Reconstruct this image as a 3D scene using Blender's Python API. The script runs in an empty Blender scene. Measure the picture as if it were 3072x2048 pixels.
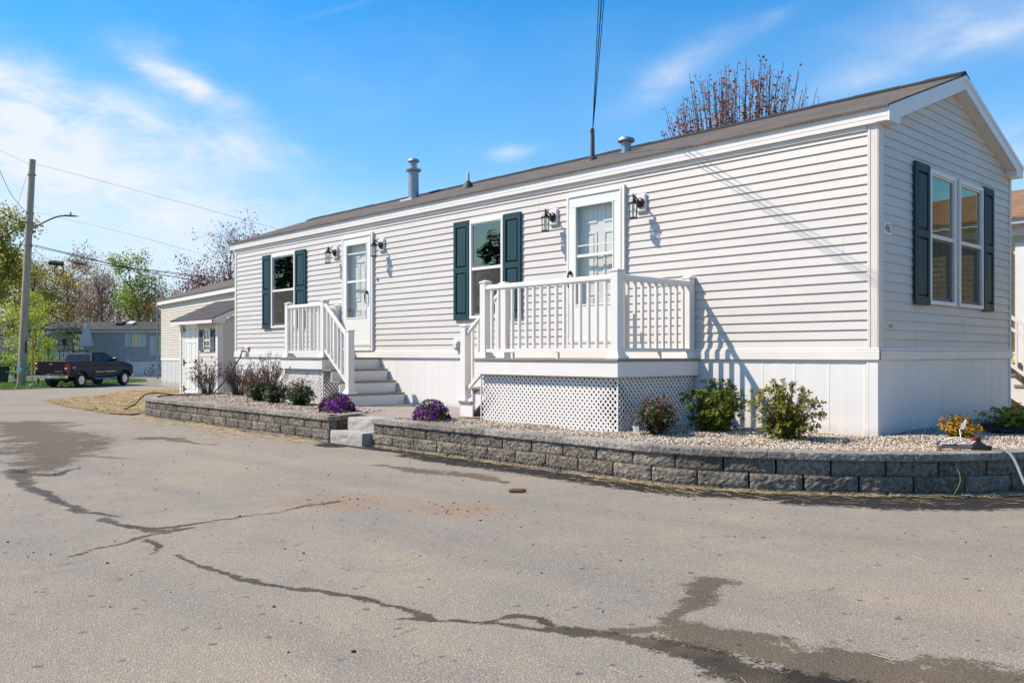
import bpy, math, random
import numpy as np
from mathutils import Vector, noise as mnoise
PI = math.pi
S = bpy.context.scene
COL = S.collection

# ---------------------------------------------------------------- camera
CAM = (3.8862, -8.8730, 1.20)
FW = (-0.7284871, 0.6850595)      # horizontal viewing direction
RT = (0.6850595, 0.7284871)
cd = bpy.data.cameras.new("camera")
cd.sensor_width = 36.0
cd.lens = 30.115
cd.shift_y = 0.01281
cd.clip_start = 0.05
cd.clip_end = 3000.0
cam = bpy.data.objects.new("camera", cd)
COL.objects.link(cam)
cam.location = CAM
cam.rotation_euler = (math.radians(90), 0, math.radians(46.7597))
S.camera = cam

# ---------------------------------------------------------------- light
SUN_TO = Vector((-1.10, -1.0, 1.60)).normalized()
sl = bpy.data.lights.new("sun", 'SUN')
sl.energy = 5.0
sl.angle = math.radians(0.55)
sl.color = (1.0, 0.885, 0.735)
sun = bpy.data.objects.new("sun", sl)
COL.objects.link(sun)
sun.rotation_euler = (-SUN_TO).to_track_quat('-Z', 'Y').to_euler()
sun.location = (-20, -20, 30)

S.view_settings.view_transform = 'Standard'
S.view_settings.look = 'None'
S.view_settings.exposure = 0.46
S.view_settings.gamma = 1.0
S.cycles.max_bounces = 8
S.cycles.transparent_max_bounces = 16
S.cycles.caustics_reflective = False
S.cycles.caustics_refractive = False


class NT:
    """tiny helper to wire node trees"""
    def __init__(s, tree):
        s.t = tree

    def n(s, typ, **kw):
        nd = s.t.nodes.new(typ)
        for k, v in kw.items():
            if k.startswith('i_'):
                key = k[2:]
                key = int(key) if key.isdigit() else key.replace('_', ' ')
                if isinstance(v, tuple) and len(v) == 2 and hasattr(v[0], 'outputs'):
                    s.t.links.new(v[0].outputs[v[1]], nd.inputs[key])
                elif hasattr(v, 'outputs'):
                    s.t.links.new(v.outputs[0], nd.inputs[key])
                else:
                    nd.inputs[key].default_value = v
            else:
                setattr(nd, k, v)
        return nd

    def m(s, op, a, b=None, c=None):
        kw = dict(operation=op, i_0=a)
        if b is not None: kw['i_1'] = b
        if c is not None: kw['i_2'] = c
        return s.n('ShaderNodeMath', **kw)

    def mix(s, fac, a, b, blend='MIX'):
        nd = s.t.nodes.new('ShaderNodeMix')
        nd.data_type = 'RGBA'
        nd.blend_type = blend
        for idx, v in ((0, fac), (6, a), (7, b)):
            if isinstance(v, tuple) and len(v) == 2 and hasattr(v[0], 'outputs'):
                s.t.links.new(v[0].outputs[v[1]], nd.inputs[idx])
            elif hasattr(v, 'outputs'):
                o = v.outputs[2] if v.bl_idname == 'ShaderNodeMix' else v.outputs[0]
                s.t.links.new(o, nd.inputs[idx])
            else:
                if idx and len(v) == 3: v = (*v, 1)
                nd.inputs[idx].default_value = v
        return nd

    def ramp(s, fac, stops):
        nd = s.t.nodes.new('ShaderNodeValToRGB')
        el = nd.color_ramp.elements
        while len(el) < len(stops): el.new(0.5)
        for e, (p, c) in zip(el, stops):
            e.position = p
            e.color = (c, c, c, 1) if isinstance(c, (int, float)) else (*c[:3], 1)
        if isinstance(fac, tuple): s.t.links.new(fac[0].outputs[fac[1]], nd.inputs[0])
        else: s.t.links.new(fac.outputs[0], nd.inputs[0])
        return nd

    def link(s, a, b, ai=0):
        o = a.outputs[2] if a.bl_idname == 'ShaderNodeMix' else a.outputs[ai]
        s.t.links.new(o, b)


# ---------------------------------------------------------------- sky
W = bpy.data.worlds.new("World")
S.world = W
W.use_nodes = True
wt = W.node_tree
wt.nodes.clear()
N = NT(wt)
sky = N.n('ShaderNodeTexSky', sky_type='NISHITA', sun_disc=False)
sky.sun_elevation = math.asin(SUN_TO.z)
sky.sun_rotation = math.atan2(SUN_TO.x, SUN_TO.y)
sky.altitude = 50
sky.air_density = 1.0
sky.dust_density = 0.6
sky.ozone_density = 2.5
hs = N.n('ShaderNodeHueSaturation', i_Saturation=1.70, i_Value=1.48, i_Color=(sky, 0))
hs.inputs['Hue'].default_value = 0.497
tc = N.n('ShaderNodeTexCoord')
dF = N.n('ShaderNodeVectorMath', operation='DOT_PRODUCT', i_0=(tc, 0), i_1=(FW[0], FW[1], 0))
dR = N.n('ShaderNodeVectorMath', operation='DOT_PRODUCT', i_0=(tc, 0), i_1=(RT[0], RT[1], 0))
sep = N.n('ShaderNodeSeparateXYZ', i_0=(tc, 0))
az = N.m('ARCTAN2', (dR, 1), (dF, 1))
el = N.m('ARCSINE', (sep, 2))
# cirrus noise in azimuth / elevation, stretched along slow diagonals
cv = N.n('ShaderNodeCombineXYZ', i_0=az, i_1=el, i_2=0.0)
mp = N.n('ShaderNodeMapping', i_0=cv)
mp.inputs['Rotation'].default_value = (0, 0, 0.12)
mp.inputs['Scale'].default_value = (7.0, 16.0, 1.0)
nz = N.n('ShaderNodeTexNoise', i_Vector=mp, i_Scale=1.6, i_Detail=9.0, i_Roughness=0.66, i_Distortion=0.5)
nz2 = N.n('ShaderNodeTexNoise', i_Vector=mp, i_Scale=0.55, i_Detail=4.0, i_Roughness=0.5, i_Distortion=0.3)
nsum = N.m('ADD', N.m('MULTIPLY', nz, 0.62), N.m('MULTIPLY', nz2, 0.38))
wispy = N.ramp(nsum, [(0.36, 0.0), (0.64, 1.0)])
warpn = N.n('ShaderNodeTexNoise', i_Vector=mp, i_Scale=1.1, i_Detail=4.0)
warp = N.m('MULTIPLY', N.m('SUBTRACT', warpn, 0.5), 0.10)


def aze(px, py):
    """azimuth / elevation of a direction in the photograph (2352 px wide)"""
    u = (px / 0.765625 - 1536) / 2569.8
    v = (1063.35 - py / 0.765625) / 2569.8
    return math.atan(u), math.atan2(v, math.sqrt(1 + u * u))


blobs = [  # px, py, half width, half height, tilt, gain
    (110, 235, 300, 60, 0.24, 0.95), (-60, 330, 420, 130, 0.1, 0.38), (410, 185, 105, 34, 0.42, 1.15),
    (575, 342, 90, 36, 0.1, 1.0), (230, 400, 300, 50, 0.1, 0.48), (1545, 175, 120, 34, -0.55, 0.42),
    (1180, 347, 40, 12, 0.0, 0.5), (2120, 135, 380, 22, -0.20, 0.26), (2250, 60, 300, 60, -0.1, 0.30),
    (1750, 60, 60, 18, -0.3, 0.25), (780, 20, 70, 6, -0.3, 0.12), (2330, 330, 140, 60, -0.2, 0.40),
    (330, 530, 460, 110, 0.0, 0.62)]
acc = None
for (bx, by, sx, sy, tilt, gain) in blobs:
    a0, e0 = aze(bx, by)
    k = 1 / 0.765625 / 2569.8
    da = N.m('SUBTRACT', N.m('ADD', az, warp), a0)
    de = N.m('SUBTRACT', N.m('ADD', el, N.m('MULTIPLY', warp, 0.45)), e0)
    c, s_ = math.cos(tilt), math.sin(tilt)
    p = N.m('ADD', N.m('MULTIPLY', da, c / (sx * k)), N.m('MULTIPLY', de, -s_ / (sx * k)))
    q = N.m('ADD', N.m('MULTIPLY', da, s_ / (sy * k)), N.m('MULTIPLY', de, c / (sy * k)))
    r2 = N.m('ADD', N.m('MULTIPLY', p, p), N.m('MULTIPLY', q, q))
    gsn = N.m('MULTIPLY', N.m('POWER', 2.71828, N.m('MULTIPLY', r2, -1.0)), gain)
    acc = gsn if acc is None else N.m('ADD', acc, gsn)
thin = N.m('MULTIPLY', wispy, N.m('MULTIPLY', N.ramp(nz2, [(0.45, 0.0), (0.75, 1.0)]), 0.12))
cov = N.m('MULTIPLY', acc, N.m('ADD', N.m('MULTIPLY', wispy, 1.0), 0.28))
cov = N.m('MINIMUM', N.m('ADD', cov, thin), 0.95)
above = N.ramp(el, [(0.0, 0.0), (0.01, 1.0)])
covm = N.m('MULTIPLY', cov, above)
# pale band of vapour towards the horizon
hz = N.ramp(el, [(0.0, 0.88), (0.08, 0.72), (0.20, 0.34), (0.42, 0.04), (0.6, 0.0)])
skyh = N.mix(hz, (hs, 0), (4.5, 5.5, 6.6))
skyc = N.mix(covm, skyh, (6.1, 6.4, 6.9))
bg = N.n('ShaderNodeBackground', i_Strength=0.105)
N.link(skyc, bg.inputs[0])
wo = N.n('ShaderNodeOutputWorld')
N.link(bg, wo.inputs[0])


# ---------------------------------------------------------------- mesh helpers
def link_obj(name, me, mat, parent=None, smooth=False):
    if mat is not None:
        for mm in (mat if isinstance(mat, (list, tuple)) else [mat]): me.materials.append(mm)
    o = bpy.data.objects.new(name, me)
    COL.objects.link(o)
    if parent is not None: o.parent = parent
    if smooth: me.polygons.foreach_set('use_smooth', [True] * len(me.polygons))
    me.update()
    return o


def np_mesh(name, V, F, mat, parent=None, rnd=None, smooth=False):
    """V (n,3), F (m,k) uniform polygons, optional per-face random value"""
    V = np.asarray(V, dtype=np.float32); F = np.asarray(F, dtype=np.int32)
    me = bpy.data.meshes.new(name)
    m, k = F.shape
    me.vertices.add(len(V)); me.vertices.foreach_set('co', V.ravel())
    me.loops.add(m * k); me.loops.foreach_set('vertex_index', F.ravel())
    me.polygons.add(m)
    me.polygons.foreach_set('loop_start', np.arange(0, m * k, k, dtype=np.int32))
    me.polygons.foreach_set('loop_total', np.full(m, k, dtype=np.int32))
    if rnd is not None:
        at = me.attributes.new('rnd', 'FLOAT', 'FACE')
        at.data.foreach_set('value', np.asarray(rnd, dtype=np.float32))
    me.update(calc_edges=True); me.validate()
    return link_obj(name, me, mat, parent, smooth)


class MB:
    """collects polygons; build() links them as ONE mesh object"""
    def __init__(s):
        s.v = []; s.f = []; s.mi = []; s.cur = 0; s.rnd = []; s.r = 0.5

    def poly(s, pts):
        b = len(s.v); s.v.extend([tuple(p) for p in pts]); s.f.append(tuple(range(b, b + len(pts)))); s.mi.append(s.cur); s.rnd.append(s.r)

    def idx(s, pts, faces):
        b = len(s.v); s.v.extend([tuple(p) for p in pts])
        for f in faces: s.f.append(tuple(i + b for i in f)); s.mi.append(s.cur); s.rnd.append(s.r)

    def box(s, x0, x1, y0, y1, z0, z1, bev=0.0):
        if x0 > x1: x0, x1 = x1, x0
        if y0 > y1: y0, y1 = y1, y0
        if z0 > z1: z0, z1 = z1, z0
        if bev <= 0:
            s.idx([(x0, y0, z0), (x1, y0, z0), (x1, y1, z0), (x0, y1, z0), (x0, y0, z1), (x1, y0, z1), (x1, y1, z1), (x0, y1, z1)],
                  [(0, 3, 2, 1), (4, 5, 6, 7), (0, 1, 5, 4), (1, 2, 6, 5), (2, 3, 7, 6), (3, 0, 4, 7)])
            return
        b = min(bev, (x1 - x0) * .49, (y1 - y0) * .49, (z1 - z0) * .49)
        # chamfered box: three loops of 8 + caps
        def ring(z, i):
            return [(x0 + b, y0 + i, z), (x1 - b, y0 + i, z), (x1 - i, y0 + b, z), (x1 - i, y1 - b, z),
                    (x1 - b, y1 - i, z), (x0 + b, y1 - i, z), (x0 + i, y1 - b, z), (x0 + i, y0 + b, z)]
        def inner(z):
            return [(x0 + b, y0 + b, z), (x1 - b, y0 + b, z), (x1 - b, y0 + b, z), (x1 - b, y1 - b, z),
                    (x1 - b, y1 - b, z), (x0 + b, y1 - b, z), (x0 + b, y1 - b, z), (x0 + b, y0 + b, z)]
        pts = inner(z0) + ring(z0 + b, 0) + ring(z1 - b, 0) + inner(z1)
        fs = []
        for L in range(3):
            for i in range(8):
                j = (i + 1) % 8
                fs.append((L * 8 + i, L * 8 + j, L * 8 + 8 + j, L * 8 + 8 + i))
        fs.append((6, 4, 2, 0)); fs.append((24, 26, 28, 30))
        s.idx(pts, fs)

    def obox(s, c, ax, ay, az_, hx, hy, hz_):
        """box centred at c with (unit) axes"""
        c = Vector(c); ax = Vector(ax) * hx; ay = Vector(ay) * hy; a3 = Vector(az_) * hz_
        P = [c + ax * i + ay * j + a3 * k for k in (-1, 1) for (i, j) in ((-1, -1), (1, -1), (1, 1), (-1, 1))]
        s.idx(P, [(0, 3, 2, 1), (4, 5, 6, 7), (0, 1, 5, 4), (1, 2, 6, 5), (2, 3, 7, 6), (3, 0, 4, 7)])

    def bar(s, a, b, w, h, up=(0, 0, 1)):
        """rectangular bar from a to b; w across, h along up"""
        a = Vector(a); b = Vector(b); d = (b - a); L = d.length; d.normalize()
        u = Vector(up); side = d.cross(u)
        if side.length < 1e-5: side = d.cross(Vector((1, 0, 0)))
        side.normalize(); u = side.cross(d)
        s.obox((a + b) / 2, d, side, u, L / 2, w / 2, h / 2)

    def prism(s, pts, d):
        """extrude a planar polygon along vector d (caps included)"""
        d = Vector(d); n = len(pts); P = [Vector(p) for p in pts]
        s.idx(P + [p + d for p in P], [tuple(range(n))[::-1], tuple(range(n, 2 * n))] + [(i, (i + 1) % n, n + (i + 1) % n, n + i) for i in range(n)])

    def tube(s, pts, r, n=8, caps=True):
        P = [Vector(p) for p in pts]; m = len(P)
        R = r if isinstance(r, (list, tuple)) else [r] * m
        base = len(s.v); ref = None; V = []
        for i in range(m):
            d = (P[min(i + 1, m - 1)] - P[max(i - 1, 0)]).normalized()
            if ref is None:
                ref = d.cross(Vector((0, 0, 1)))
                if ref.length < 1e-3: ref = d.cross(Vector((1, 0, 0)))
            else: ref = ref - d * ref.dot(d)
            ref.normalize(); b2 = d.cross(ref)
            for k in range(n):
                t = 2 * PI * k / n
                V.append(P[i] + (ref * math.cos(t) + b2 * math.sin(t)) * R[i])
        F = []
        for i in range(m - 1):
            for k in range(n):
                F.append((i * n + k, i * n + (k + 1) % n, (i + 1) * n + (k + 1) % n, (i + 1) * n + k))
        if caps:
            F.append(tuple(range(n))[::-1]); F.append(tuple(range((m - 1) * n, m * n)))
        s.idx(V, F)

    def lathe(s, c, prof, n=20, axis='z'):
        """prof: list of (r, h)"""
        V = []
        for r, h in prof:
            for k in range(n):
                t = 2 * PI * k / n
                a, b = r * math.cos(t), r * math.sin(t)
                V.append((c[0] + a, c[1] + b, c[2] + h) if axis == 'z' else ((c[0] + a, c[1] + h, c[2] + b) if axis == 'y' else (c[0] + h, c[1] + a, c[2] + b)))
        F = []
        for i in range(len(prof) - 1):
            for k in range(n):
                F.append((i * n + k, i * n + (k + 1) % n, (i + 1) * n + (k + 1) % n, (i + 1) * n + k))
        F.append(tuple(range(n))[::-1]); F.append(tuple(range((len(prof) - 1) * n, len(prof) * n)))
        s.idx(V, F)

    def build(s, name, mat, parent=None, off=None, smooth=False, rnd=False):
        me = bpy.data.meshes.new(name)
        if off is None and parent is not None:
            r = parent
            while r.parent is not None: r = r.parent
            off = ORG.get(r.name, (0, 0, 0))
        off = off or (0, 0, 0)
        V = [(p[0] - off[0], p[1] - off[1], p[2] - off[2]) for p in s.v]
        me.from_pydata(V, [], s.f)
        if isinstance(mat, (list, tuple)): me.polygons.foreach_set('material_index', s.mi)
        if rnd:
            at = me.attributes.new('rnd', 'FLOAT', 'FACE'); at.data.foreach_set('value', s.rnd)
        return link_obj(name, me, mat, parent, smooth)


ORG = {}   # world origin of things whose parts are written in world coordinates


def tag(o, label=None, cat=None, group=None, kind=None):
    if label: o['label'] = label
    if cat: o['category'] = cat
    if group: o['group'] = group
    if kind: o['kind'] = kind
    return o


def thing(name, label, cat, loc=(0, 0, 0), rz=0.0, group=None, world=True):
    o = bpy.data.objects.new(name, None)
    o.empty_display_size = 0.2
    COL.objects.link(o)
    o.location = loc; o.rotation_euler = (0, 0, rz)
    if world: ORG[o.name] = tuple(loc)
    return tag(o, label, cat, group)


def copy_tree(o, parent=None):
    c = o.copy(); COL.objects.link(c)
    if parent is not None: c.parent = parent
    for ch in list(o.children): copy_tree(ch, c)
    return c


def gz(x, y=0.0):
    """height of the ground: level by the house, dipping to the street on the left"""
    t = np.clip((-28.0 - np.asarray(x, dtype=float)) / 13.0, 0, 1)
    r = -0.55 * t * t * (3 - 2 * t)
    return r if r.shape else float(r)


def bear(px, depth, z=None):
    """place at a bearing and a distance from where the photographer stood"""
    u = (px / 0.765625 - 1536) / 2569.8
    x = CAM[0] + depth * (u * RT[0] + FW[0]); y = CAM[1] + depth * (u * RT[1] + FW[1])
    return (x, y, gz(x, y) if z is None else z)


def elev(py, depth):
    return 1.2 + (1063.35 - py / 0.765625) / 2569.8 * depth


# ---------------------------------------------------------------- materials
def newmat(name):
    m = bpy.data.materials.new(name); m.use_nodes = True
    t = m.node_tree
    for nd in list(t.nodes): t.nodes.remove(nd)
    q = NT(t)
    out = q.n('ShaderNodeOutputMaterial')
    b = q.n('ShaderNodeBsdfPrincipled')
    t.links.new(b.outputs[0], out.inputs[0])
    return m, q, b, out


def pmat(name, c1, c2=None, scale=8.0, rough=0.5, bump=0.0, bscale=60.0, metal=0.0, stretch=None, detail=4.0, spec=0.5, coord=3, rrange=0.08, stain=None, wave=0.0):
    """base colour wandering between c1 and c2, slight roughness variation, optional bump"""
    m, q, b, out = newmat(name)
    tc = q.n('ShaderNodeTexCoord')
    vec = (tc, coord)
    if stretch:
        mp = q.n('ShaderNodeMapping', i_0=vec); mp.inputs['Scale'].default_value = stretch; vec = (mp, 0)
    nz = q.n('ShaderNodeTexNoise', i_Vector=vec, i_Scale=scale, i_Detail=detail, i_Roughness=0.6)
    c2 = c2 or tuple(c * 0.9 for c in c1)
    rp = q.ramp(nz, [(0.32, c1), (0.68, c2)])
    col = rp
    if stain:  # (colour, scale, lo, hi)
        n3 = q.n('ShaderNodeTexNoise', i_Vector=vec, i_Scale=stain[1], i_Detail=6.0, i_Roughness=0.65)
        fac = q.ramp(n3, [(stain[2], 0.0), (stain[3], 1.0)])
        col = q.mix(fac, (rp, 0), stain[0])
    q.link(col, b.inputs['Base Color'])
    rr = q.n('ShaderNodeMapRange', i_0=(nz, 0)); rr.inputs[3].default_value = max(rough - rrange, 0.02); rr.inputs[4].default_value = min(rough + rrange, 1)
    q.link(rr, b.inputs['Roughness'])
    b.inputs['Metallic'].default_value = metal
    b.inputs['Specular IOR Level'].default_value = spec
    if bump > 0:
        n2 = q.n('ShaderNodeTexNoise', i_Vector=vec, i_Scale=bscale, i_Detail=5.0, i_Roughness=0.6)
        bp = q.n('ShaderNodeBump', i_Strength=1.0, i_Distance=bump, i_Height=(n2, 0))
        if wave > 0:
            n4 = q.n('ShaderNodeTexNoise', i_Vector=(tc, 3), i_Scale=1.6, i_Detail=2.0)
            b4 = q.n('ShaderNodeBump', i_Strength=1.0, i_Distance=wave, i_Height=(n4, 0)); q.link(b4, bp.inputs['Normal'])
        q.link(bp, b.inputs['Normal'])
    return m


def rndmat(name, stops, rough=0.6, transl=0.0, bump=0.0, bscale=80.0, spec=0.3, noise_mix=0.25, nscale=1.5):
    """colour from the per-face 'rnd' value (leaves, stones, blocks)"""
    m, q, b, out = newmat(name)
    at = q.n('ShaderNodeAttribute', attribute_name='rnd')
    tc = q.n('ShaderNodeTexCoord')
    nz = q.n('ShaderNodeTexNoise', i_Vector=(tc, 3), i_Scale=nscale, i_Detail=3.0)
    f = q.m('ADD', (at, 2), q.m('MULTIPLY', q.m('SUBTRACT', nz, 0.5), noise_mix * 2))
    rp = q.ramp(f, stops)
    q.link(rp, b.inputs['Base Color'])
    b.inputs['Roughness'].default_value = rough
    b.inputs['Specular IOR Level'].default_value = spec
    if bump > 0:
        n2 = q.n('ShaderNodeTexNoise', i_Vector=(tc, 3), i_Scale=bscale, i_Detail=6.0, i_Roughness=0.65)
        bp = q.n('ShaderNodeBump', i_Strength=1.0, i_Distance=bump, i_Height=(n2, 0))
        q.link(bp, b.inputs['Normal'])
    if transl > 0:
        tr = q.n('ShaderNodeBsdfTranslucent'); q.link(rp, tr.inputs[0])
        mx = q.n('ShaderNodeMixShader'); mx.inputs[0].default_value = transl
        q.t.links.new(b.outputs[0], mx.inputs[1]); q.t.links.new(tr.outputs[0], mx.inputs[2])
        q.t.links.new(mx.outputs[0], out.inputs[0])
    return m


def glassmat(name, tint=(0.80, 0.90, 0.86), ior=2.1, wob=0.0006, refl=(0.78, 0.86, 0.66)):
    m, q, b, out = newmat(name)
    q.t.nodes.remove(b)
    tc = q.n('ShaderNodeTexCoord')
    nz = q.n('ShaderNodeTexNoise', i_Vector=(tc, 3), i_Scale=2.2, i_Detail=1.0)
    bp = q.n('ShaderNodeBump', i_Strength=1.0, i_Distance=wob * 4, i_Height=(nz, 0))
    tr = q.n('ShaderNodeBsdfTransparent'); tr.inputs[0].default_value = (*tint, 1)
    gl = q.n('ShaderNodeBsdfGlossy'); gl.inputs['Roughness'].default_value = 0.006; gl.inputs[0].default_value = (*refl, 1)
    q.link(bp, gl.inputs['Normal'])
    lw = q.n('ShaderNodeLayerWeight', i_Blend=0.5)
    r0 = 2 * ((ior - 1) / (ior + 1)) ** 2
    fr = q.m('ADD', r0, q.m('MULTIPLY', q.m('POWER', (lw, 1), 5.0), 1 - r0))
    mx = q.n('ShaderNodeMixShader')
    q.link(fr, mx.inputs[0])
    q.t.links.new(tr.outputs[0], mx.inputs[1]); q.t.links.new(gl.outputs[0], mx.inputs[2])
    q.t.links.new(mx.outputs[0], out.inputs[0])
    return m


def screenmat(name):
    m, q, b, out = newmat(name)
    b.inputs['Roughness'].default_value = 0.8
    tc = q.n('ShaderNodeTexCoord')
    nz = q.n('ShaderNodeTexNoise', i_Vector=(tc, 3), i_Scale=9.0, i_Detail=2.0)
    rp = q.ramp(nz, [(0.3, (0.055, 0.05, 0.045)), (0.7, (0.075, 0.068, 0.06))])
    q.link(rp, b.inputs['Base Color'])
    tr = q.n('ShaderNodeBsdfTransparent')
    mx = q.n('ShaderNodeMixShader'); mx.inputs[0].default_value = 0.55
    q.t.links.new(tr.outputs[0], mx.inputs[1]); q.t.links.new(b.outputs[0], mx.inputs[2])
    q.t.links.new(mx.outputs[0], out.inputs[0])
    return m


def shinglemat(name, c1, c2, course=0.14, width=0.32, axes='xy'):
    m, q, b, out = newmat(name)
    tc = q.n('ShaderNodeTexCoord')
    sp = q.n('ShaderNodeSeparateXYZ', i_0=(tc, 3))
    vec = q.n('ShaderNodeCombineXYZ', i_0=(sp, 'xyz'.index(axes[0])), i_1=(sp, 'xyz'.index(axes[1])))
    br = q.n('ShaderNodeTexBrick', i_Vector=vec, i_Scale=1.0)
    br.inputs['Brick Width'].default_value = width; br.inputs['Row Height'].default_value = course
    br.inputs['Mortar Size'].default_value = 0.007; br.inputs['Bias'].default_value = 0.0
    br.inputs['Color1'].default_value = (*c1, 1); br.inputs['Color2'].default_value = (*c2, 1)
    br.inputs['Mortar'].default_value = tuple(c * 0.45 for c in c1) + (1,)
    nz = q.n('ShaderNodeTexNoise', i_Vector=(tc, 3), i_Scale=140.0, i_Detail=3.0)
    n2 = q.n('ShaderNodeTexNoise', i_Vector=(tc, 3), i_Scale=1.3, i_Detail=5.0)
    col = q.mix(q.ramp(nz, [(0.35, 0.0), (0.7, 0.45)]), (br, 0), tuple(min(c * 1.7, 1) for c in c2))
    col = q.mix(q.ramp(n2, [(0.4, 0.0), (0.75, 0.35)]), col, tuple(c * 0.6 for c in c1))
    q.link(col, b.inputs['Base Color'])
    b.inputs['Roughness'].default_value = 0.92
    b.inputs['Specular IOR Level'].default_value = 0.2
    # every course steps down over the one below
    fr = q.m('FRACT', q.m('DIVIDE', (sp, 'xyz'.index(axes[1])), course))
    hgt = q.m('ADD', q.m('MULTIPLY', q.m('SUBTRACT', 1.0, fr), 0.7), q.m('MULTIPLY', nz, 0.5))
    bp = q.n('ShaderNodeBump', i_Strength=1.0, i_Distance=0.012, i_Height=hgt)
    q.link(bp, b.inputs['Normal'])
    return m


def rockmat(name, c1, c2, bump):
    """split-face concrete: mottled aggregate, darker hollows, weather stains, a tone of its own for every block"""
    m, q, b, out = newmat(name)
    at = q.n('ShaderNodeAttribute', attribute_name='rnd')
    tc = q.n('ShaderNodeTexCoord')
    n1 = q.n('ShaderNodeTexNoise', i_Vector=(tc, 3), i_Scale=26.0, i_Detail=9.0, i_Roughness=0.72)
    n2 = q.n('ShaderNodeTexNoise', i_Vector=(tc, 3), i_Scale=95.0, i_Detail=5.0, i_Roughness=0.8)
    n3 = q.n('ShaderNodeTexNoise', i_Vector=(tc, 3), i_Scale=1.7, i_Detail=5.0, i_Roughness=0.6)
    f = q.m('ADD', q.m('MULTIPLY', n1, 0.62), q.m('ADD', q.m('MULTIPLY', n2, 0.62), q.m('MULTIPLY', (at, 2), 0.07)))
    rp = q.ramp(f, [(0.50, tuple(c * 0.45 for c in c1)), (0.60, c1), (0.70, c2), (0.82, tuple(min(1, c * 1.35) for c in c2))])
    col = q.mix(q.ramp(n3, [(0.46, 0.0), (0.70, 0.40)]), (rp, 0), tuple(c * 0.42 for c in c1))
    q.link(col, b.inputs['Base Color'])
    b.inputs['Roughness'].default_value = 0.9; b.inputs['Specular IOR Level'].default_value = 0.2
    vv = q.n('ShaderNodeTexVoronoi', i_Vector=(tc, 3), i_Scale=32.0)
    h = q.m('ADD', q.m('MULTIPLY', n1, 1.0), q.m('ADD', q.m('MULTIPLY', n2, 0.35), q.m('MULTIPLY', (vv, 0), 0.5)))
    bp = q.n('ShaderNodeBump', i_Strength=1.0, i_Distance=bump, i_Height=h)
    q.link(bp, b.inputs['Normal'])
    return m


M = {}
M['siding'] = pmat('vinyl_siding', (0.592, 0.560, 0.512), (0.55, 0.520, 0.476), 1.6, 0.42, 0.0007, 90, stretch=(0.6, 0.6, 3.0), spec=0.35, wave=0.012)
M['trim'] = pmat('white_vinyl_trim', (0.735, 0.705, 0.66), (0.69, 0.662, 0.62), 2.5, 0.38, 0.0004, 60, spec=0.4)
M['corner'] = pmat('corner_post_vinyl', (0.68, 0.62, 0.555), (0.63, 0.575, 0.515), 2.5, 0.42, spec=0.35)
M['white'] = pmat('white_pvc', (0.735, 0.71, 0.67), (0.69, 0.667, 0.63), 3.0, 0.33, 0.0004, 40, spec=0.45)
M['skirt'] = pmat('skirting_vinyl', (0.73, 0.71, 0.68), (0.69, 0.672, 0.645), 1.2, 0.4, 0.0006, 30, spec=0.4, wave=0.012, stain=((0.62, 0.58, 0.52), 2.2, 0.72, 0.95))
_t = M['skirt'].node_tree; _q = NT(_t)
_bs = [n for n in _t.nodes if n.type == 'BSDF_PRINCIPLED'][0]
_src = _bs.inputs['Base Color'].links[0].from_node
_tc = _q.n('ShaderNodeTexCoord'); _sp = _q.n('ShaderNodeSeparateXYZ', i_0=(_tc, 3))
_nz = _q.n('ShaderNodeTexNoise', i_Vector=(_tc, 3), i_Scale=7.0, i_Detail=6.0, i_Roughness=0.7)
_h = _q.m('ADD', (_sp, 2), _q.m('MULTIPLY', _q.m('SUBTRACT', _nz, 0.5), 0.35))
_mx = _q.mix(_q.ramp(_h, [(0.02, 0.40), (0.16, 0.0)]), _src, (0.34, 0.28, 0.21))
_q.link(_mx, _bs.inputs['Base Color'])      # rain-splashed soil along the foot
M['poledark'] = pmat('dark_pole_wood', (0.17, 0.14, 0.115), (0.11, 0.09, 0.075), 14.0, 0.9, 0.006, 40, stretch=(1, 1, 0.08))
M['door'] = pmat('storm_door_paint', (0.74, 0.745, 0.70), (0.69, 0.70, 0.66), 2.0, 0.32, 0.0004, 20, spec=0.45)
M['shutter'] = pmat('teal_shutter', (0.022, 0.064, 0.074), (0.016, 0.050, 0.059), 6.0, 0.55, 0.0012, 160, stretch=(1, 1, 0.15), spec=0.18)
M['shutter_dk'] = pmat('teal_shutter_groove', (0.006, 0.018, 0.024), (0.005, 0.015, 0.02), 6.0, 0.5)
M['black'] = pmat('black_metal', (0.012, 0.011, 0.010), (0.02, 0.018, 0.016), 14.0, 0.38, 0.0006, 60)
M['rubber'] = pmat('black_rubber', (0.014, 0.014, 0.014), (0.022, 0.021, 0.02), 10.0, 0.62)
M['glass'] = glassmat('window_glass')
M['doorglass'] = glassmat('door_glass', (0.93, 0.95, 0.94), 1.5, refl=(0.85, 0.92, 0.85))
M['screen'] = screenmat('insect_screen')
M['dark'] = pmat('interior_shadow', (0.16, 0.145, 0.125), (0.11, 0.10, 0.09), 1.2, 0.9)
M['deck'] = pmat('composite_decking', (0.20, 0.165, 0.135), (0.26, 0.22, 0.18), 5.0, 0.6, 0.001, 80, stretch=(0.4, 6, 6))
M['shingle'] = shinglemat('roof_shingles', (0.098, 0.083, 0.071), (0.135, 0.115, 0.099))
M['shingle_dk'] = shinglemat('dark_roof_shingles', (0.055, 0.051, 0.051), (0.083, 0.077, 0.076), 0.14, 0.3)
M['galv'] = pmat('galvanised_metal', (0.36, 0.38, 0.39), (0.26, 0.28, 0.30), 7.0, 0.42, 0.001, 30, metal=0.75, stretch=(1, 1, 0.3))
M['drip'] = pmat('roof_edge_felt', (0.02, 0.018, 0.017), (0.03, 0.028, 0.026), 8.0, 0.9)
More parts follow.
